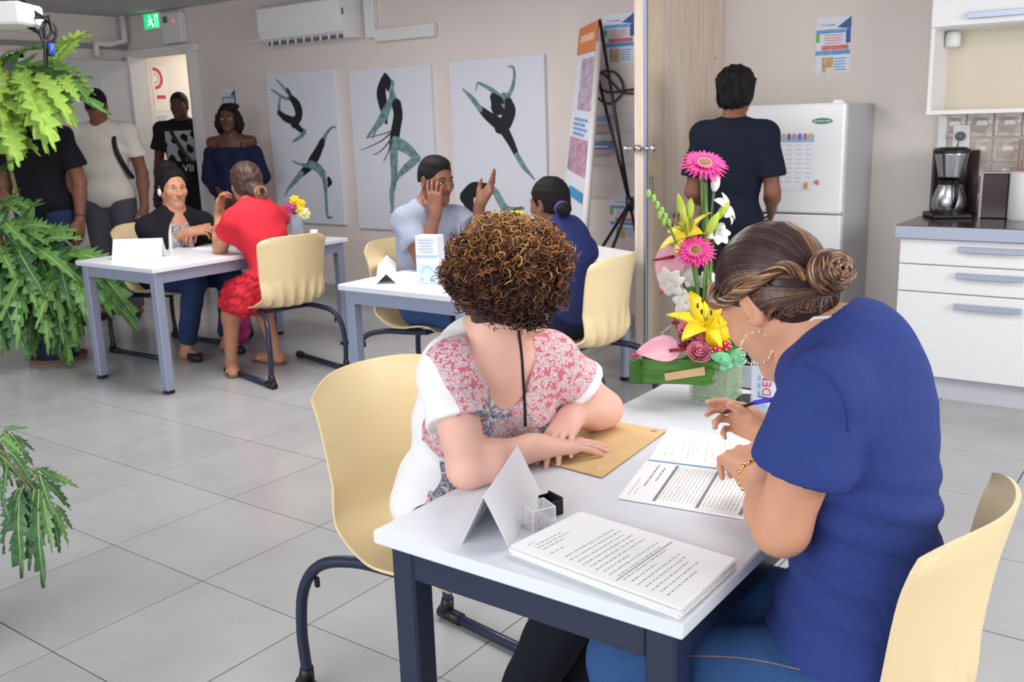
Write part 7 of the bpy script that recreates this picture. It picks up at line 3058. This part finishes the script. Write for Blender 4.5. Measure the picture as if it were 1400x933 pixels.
def put_leaf(parent, base, tip, tone, up=(0, 0, 1), wl=None, rnd=None, wide=1.0):
    base, tip = np.asarray(base, float), np.asarray(tip, float)
    d = tip - base
    L = np.linalg.norm(d)
    k = tone * 3 + rnd.randrange(3)
    me = LEAVES[k]
    dr = (.22 + .12 * (k % 3))
    # the mesh droops: aim so that its tip lands on the given tip
    x = nrm(d)
    u = np.asarray(up, float)
    z = nrm(u - x * (u @ x))
    x2 = nrm(x + z * dr * .95)
    z = nrm(np.cross(x2, np.cross(z, x2)))
    y = np.cross(z, x2)
    o = bpy.data.objects.new('leaf', me)
    COL.objects.link(o)
    o.parent = parent
    s_ = L
    w_ = s_ * wide
    p = base - wl
    o.matrix_local = Matrix(((x2[0] * s_, y[0] * w_, z[0] * s_, p[0]), (x2[1] * s_, y[1] * w_, z[1] * s_, p[1]), (x2[2] * s_, y[2] * w_, z[2] * s_, p[2]), (0, 0, 0, 1)))
    return o


rp = random.Random(11)
pot = onz(80, 490, 0)
PD = float((pot - CAM) @ AX_F)
pl = thing('potted_plant', 'tall leafy green plant in a dark blue pot at the left of the far table', 'plant', (pot[0], pot[1], 0))
plw = np.array([pot[0], pot[1], 0.0])
M_POT = mat('dark blue pot', s2l(44, 52, 82), .35)
MB().lathe([(0, .0), (.13, 0), (.165, .26), (.18, .27), (.18, .30), (.165, .30), (.155, .27), (0, .27)], 28).build('pot', M_POT, pl, smooth=False)
autosmooth(pl.children[-1])
MB().lathe([(0, .0), (.17, .0), (.19, .025), (.18, .027), (.165, .01), (0, .008)], 28).build('saucer', mat('terracotta saucer', s2l(150, 110, 90), .7), pl)
MB().lathe([(0, .268), (.152, .268), (.1, .285), (0, .29)], 20).build('soil', mat('dark soil', s2l(52, 40, 34), .95, noise=.4, nscale=60), pl)
M_STEMP = mat('plant stem', s2l(120, 130, 80), .6, noise=.2)


def pat(x, y, d=0.0):
    return dep(x, y, PD + d)


# main stems
hubs = [((62, 470), (20, 330), (-8, 250)), ((62, 470), (75, 330), (110, 345)), ((60, 470), (8, 200), (15, 100)), ((58, 470), (-10, 420), (-30, 350)), ((64, 465), (40, 380), (35, 300))]
for h_ in hubs:
    pts = [pat(x, y, .0) for x, y in h_]
    pts[0] = plw + V(0, 0, .27)
    MB().tube(bez(pts, 6), [.016 - .008 * i / 12 for i in range(13)], 8).build('stem', M_STEMP, pl, smooth=True, wloc=plw)
# leaves: base x, y, tip x, y, tone (0 light .. 2 deep)
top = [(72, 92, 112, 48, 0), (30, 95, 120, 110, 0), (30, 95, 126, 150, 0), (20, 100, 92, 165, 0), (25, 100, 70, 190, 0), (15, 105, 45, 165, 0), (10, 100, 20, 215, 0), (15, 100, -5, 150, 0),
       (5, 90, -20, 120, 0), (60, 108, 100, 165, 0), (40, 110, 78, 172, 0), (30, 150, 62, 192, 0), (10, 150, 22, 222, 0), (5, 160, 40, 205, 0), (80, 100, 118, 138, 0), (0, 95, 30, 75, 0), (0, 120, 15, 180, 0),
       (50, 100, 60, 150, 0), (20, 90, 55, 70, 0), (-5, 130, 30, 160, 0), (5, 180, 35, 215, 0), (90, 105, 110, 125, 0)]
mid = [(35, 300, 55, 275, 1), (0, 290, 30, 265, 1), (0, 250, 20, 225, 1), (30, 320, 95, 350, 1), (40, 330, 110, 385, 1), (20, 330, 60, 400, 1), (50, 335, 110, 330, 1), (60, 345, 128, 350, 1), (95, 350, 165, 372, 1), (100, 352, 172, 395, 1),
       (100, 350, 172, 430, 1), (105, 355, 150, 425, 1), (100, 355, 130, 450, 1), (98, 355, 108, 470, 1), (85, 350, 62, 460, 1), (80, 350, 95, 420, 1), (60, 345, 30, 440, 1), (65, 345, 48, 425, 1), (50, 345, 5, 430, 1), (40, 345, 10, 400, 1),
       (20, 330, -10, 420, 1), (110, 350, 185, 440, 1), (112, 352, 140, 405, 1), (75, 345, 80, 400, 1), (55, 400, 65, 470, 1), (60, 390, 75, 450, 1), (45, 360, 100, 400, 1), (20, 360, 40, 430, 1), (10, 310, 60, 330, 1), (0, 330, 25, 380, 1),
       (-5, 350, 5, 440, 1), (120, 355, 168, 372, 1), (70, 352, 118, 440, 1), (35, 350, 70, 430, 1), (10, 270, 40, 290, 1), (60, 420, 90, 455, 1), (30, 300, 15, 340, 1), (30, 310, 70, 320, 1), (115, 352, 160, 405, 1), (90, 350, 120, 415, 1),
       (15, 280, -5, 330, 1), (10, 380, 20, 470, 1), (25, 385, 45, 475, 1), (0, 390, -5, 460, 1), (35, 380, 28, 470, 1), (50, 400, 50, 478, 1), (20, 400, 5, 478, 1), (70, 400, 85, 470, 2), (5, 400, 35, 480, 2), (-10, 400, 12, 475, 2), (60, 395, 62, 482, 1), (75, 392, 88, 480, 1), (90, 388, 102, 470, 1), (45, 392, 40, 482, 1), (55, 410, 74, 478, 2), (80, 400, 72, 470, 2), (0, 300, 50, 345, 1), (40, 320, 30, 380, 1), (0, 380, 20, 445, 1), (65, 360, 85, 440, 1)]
for (x0, y0, x1, y1, tn) in top + mid:
    for rep in range(2):
        j = lambda s_: rp.uniform(-s_, s_)
        dd = rp.uniform(-.42, -.06)
        e = rep * 7
        b0, b1 = pat(x0 + j(4 + e), y0 + j(4 + e), dd * .5), pat(x1 + j(4 + e * 1.4), y1 + j(5 + e * 1.4), dd - .04)
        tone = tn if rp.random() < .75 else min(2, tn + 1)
        put_leaf(pl, b0, b1, tone, (rp.uniform(-.4, .4) - AX_F[0] * .6, rp.uniform(-.4, .4) - AX_F[1] * .6, 1), plw, rp, wide=rp.uniform(.85, 1.3))
    MB().tube([pat(x0, y0, 0), pat(x0 * .6 + 12, y0 + 18, .03)], .004, 5).build('leaf_stalk', M_STEMP, pl, wloc=plw)
o_ = put_leaf(pl, pat(72, 92, -.03), pat(112, 47, -.03), 0, tuple(TOV), plw, rp, wide=1.7)
# broad round leaf above the table edge
mb = MB()
c0 = pat(40, 285, -.05)
petal(mb, pat(38, 304, -.05), pat(40, 272, -.06), .055, TOV, bulge=.01, n=8, sharp=.5)
mb.build('round_leaf', M_PL[1], pl, smooth=True, wloc=plw)

# nearer plant hanging in at the lower left
ND = 2.55
p0 = onz(-95, 900, 0)
np_ = thing('potted_plant', 'smaller leafy plant hanging into the picture at the lower left', 'plant', (p0[0], p0[1], 0))
npw = np.array([p0[0], p0[1], 0.0])
MB().lathe([(0, .0), (.11, 0), (.14, .22), (.15, .23), (.15, .255), (.135, .255), (.13, .23), (0, .23)], 28).build('pot', M_POT, np_)
MB().lathe([(0, .228), (.128, .228), (.09, .24), (0, .245)], 20).build('soil', MATS['dark soil'], np_)


def nat(x, y, d=0.0):
    return dep(x, y, ND + d)


for e in ((5, 640), (40, 665), (55, 650), (30, 600), (10, 590), (70, 690)):
    MB().tube(bez([npw + V(0, 0, .23), nat(-40, 640, .0), nat(-15, 610, .0), nat(*e)], 6), [.007 - .004 * i / 18 for i in range(19)], 6).build('stem', M_STEMP, np_, smooth=True, wloc=npw)
lv = [(5, 590, 38, 588), (8, 592, 22, 640), (10, 592, 44, 632), (0, 605, 20, 660), (14, 595, 45, 615), (35, 645, 68, 640), (55, 640, 105, 665), (52, 642, 75, 660), (48, 645, 95, 690), (55, 650, 70, 708), (40, 655, 72, 720),
      (60, 660, 92, 685), (30, 665, 20, 700), (28, 668, 5, 748), (30, 670, 28, 778), (34, 668, 20, 770), (45, 668, 40, 780), (50, 670, 62, 770), (48, 672, 50, 765), (55, 672, 58, 795), (60, 670, 70, 750), (70, 690, 92, 745),
      (72, 690, 85, 755), (75, 690, 100, 720), (80, 705, 78, 755), (10, 640, 0, 690), (5, 650, 15, 710), (0, 660, -10, 740), (20, 655, 40, 690), (62, 665, 60, 730), (15, 620, 40, 660), (0, 630, 30, 655), (25, 668, 8, 735), (38, 670, 52, 740), (20, 640, 55, 670), (5, 600, 30, 625)]
for (x0, y0, x1, y1) in lv:
    j = lambda s_: rp.uniform(-s_, s_)
    dd = rp.uniform(-.08, .08)
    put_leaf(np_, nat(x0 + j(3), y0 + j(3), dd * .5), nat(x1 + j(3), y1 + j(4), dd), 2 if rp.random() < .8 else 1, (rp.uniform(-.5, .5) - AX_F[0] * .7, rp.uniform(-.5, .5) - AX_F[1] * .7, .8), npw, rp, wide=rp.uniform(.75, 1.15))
    MB().tube([nat(x0, y0, 0), nat(x0 * .7 + 4, y0 - 12 if y0 > 650 else y0 + 10, .01)], .0018, 5).build('leaf_stalk', M_STEMP, np_, wloc=npw)
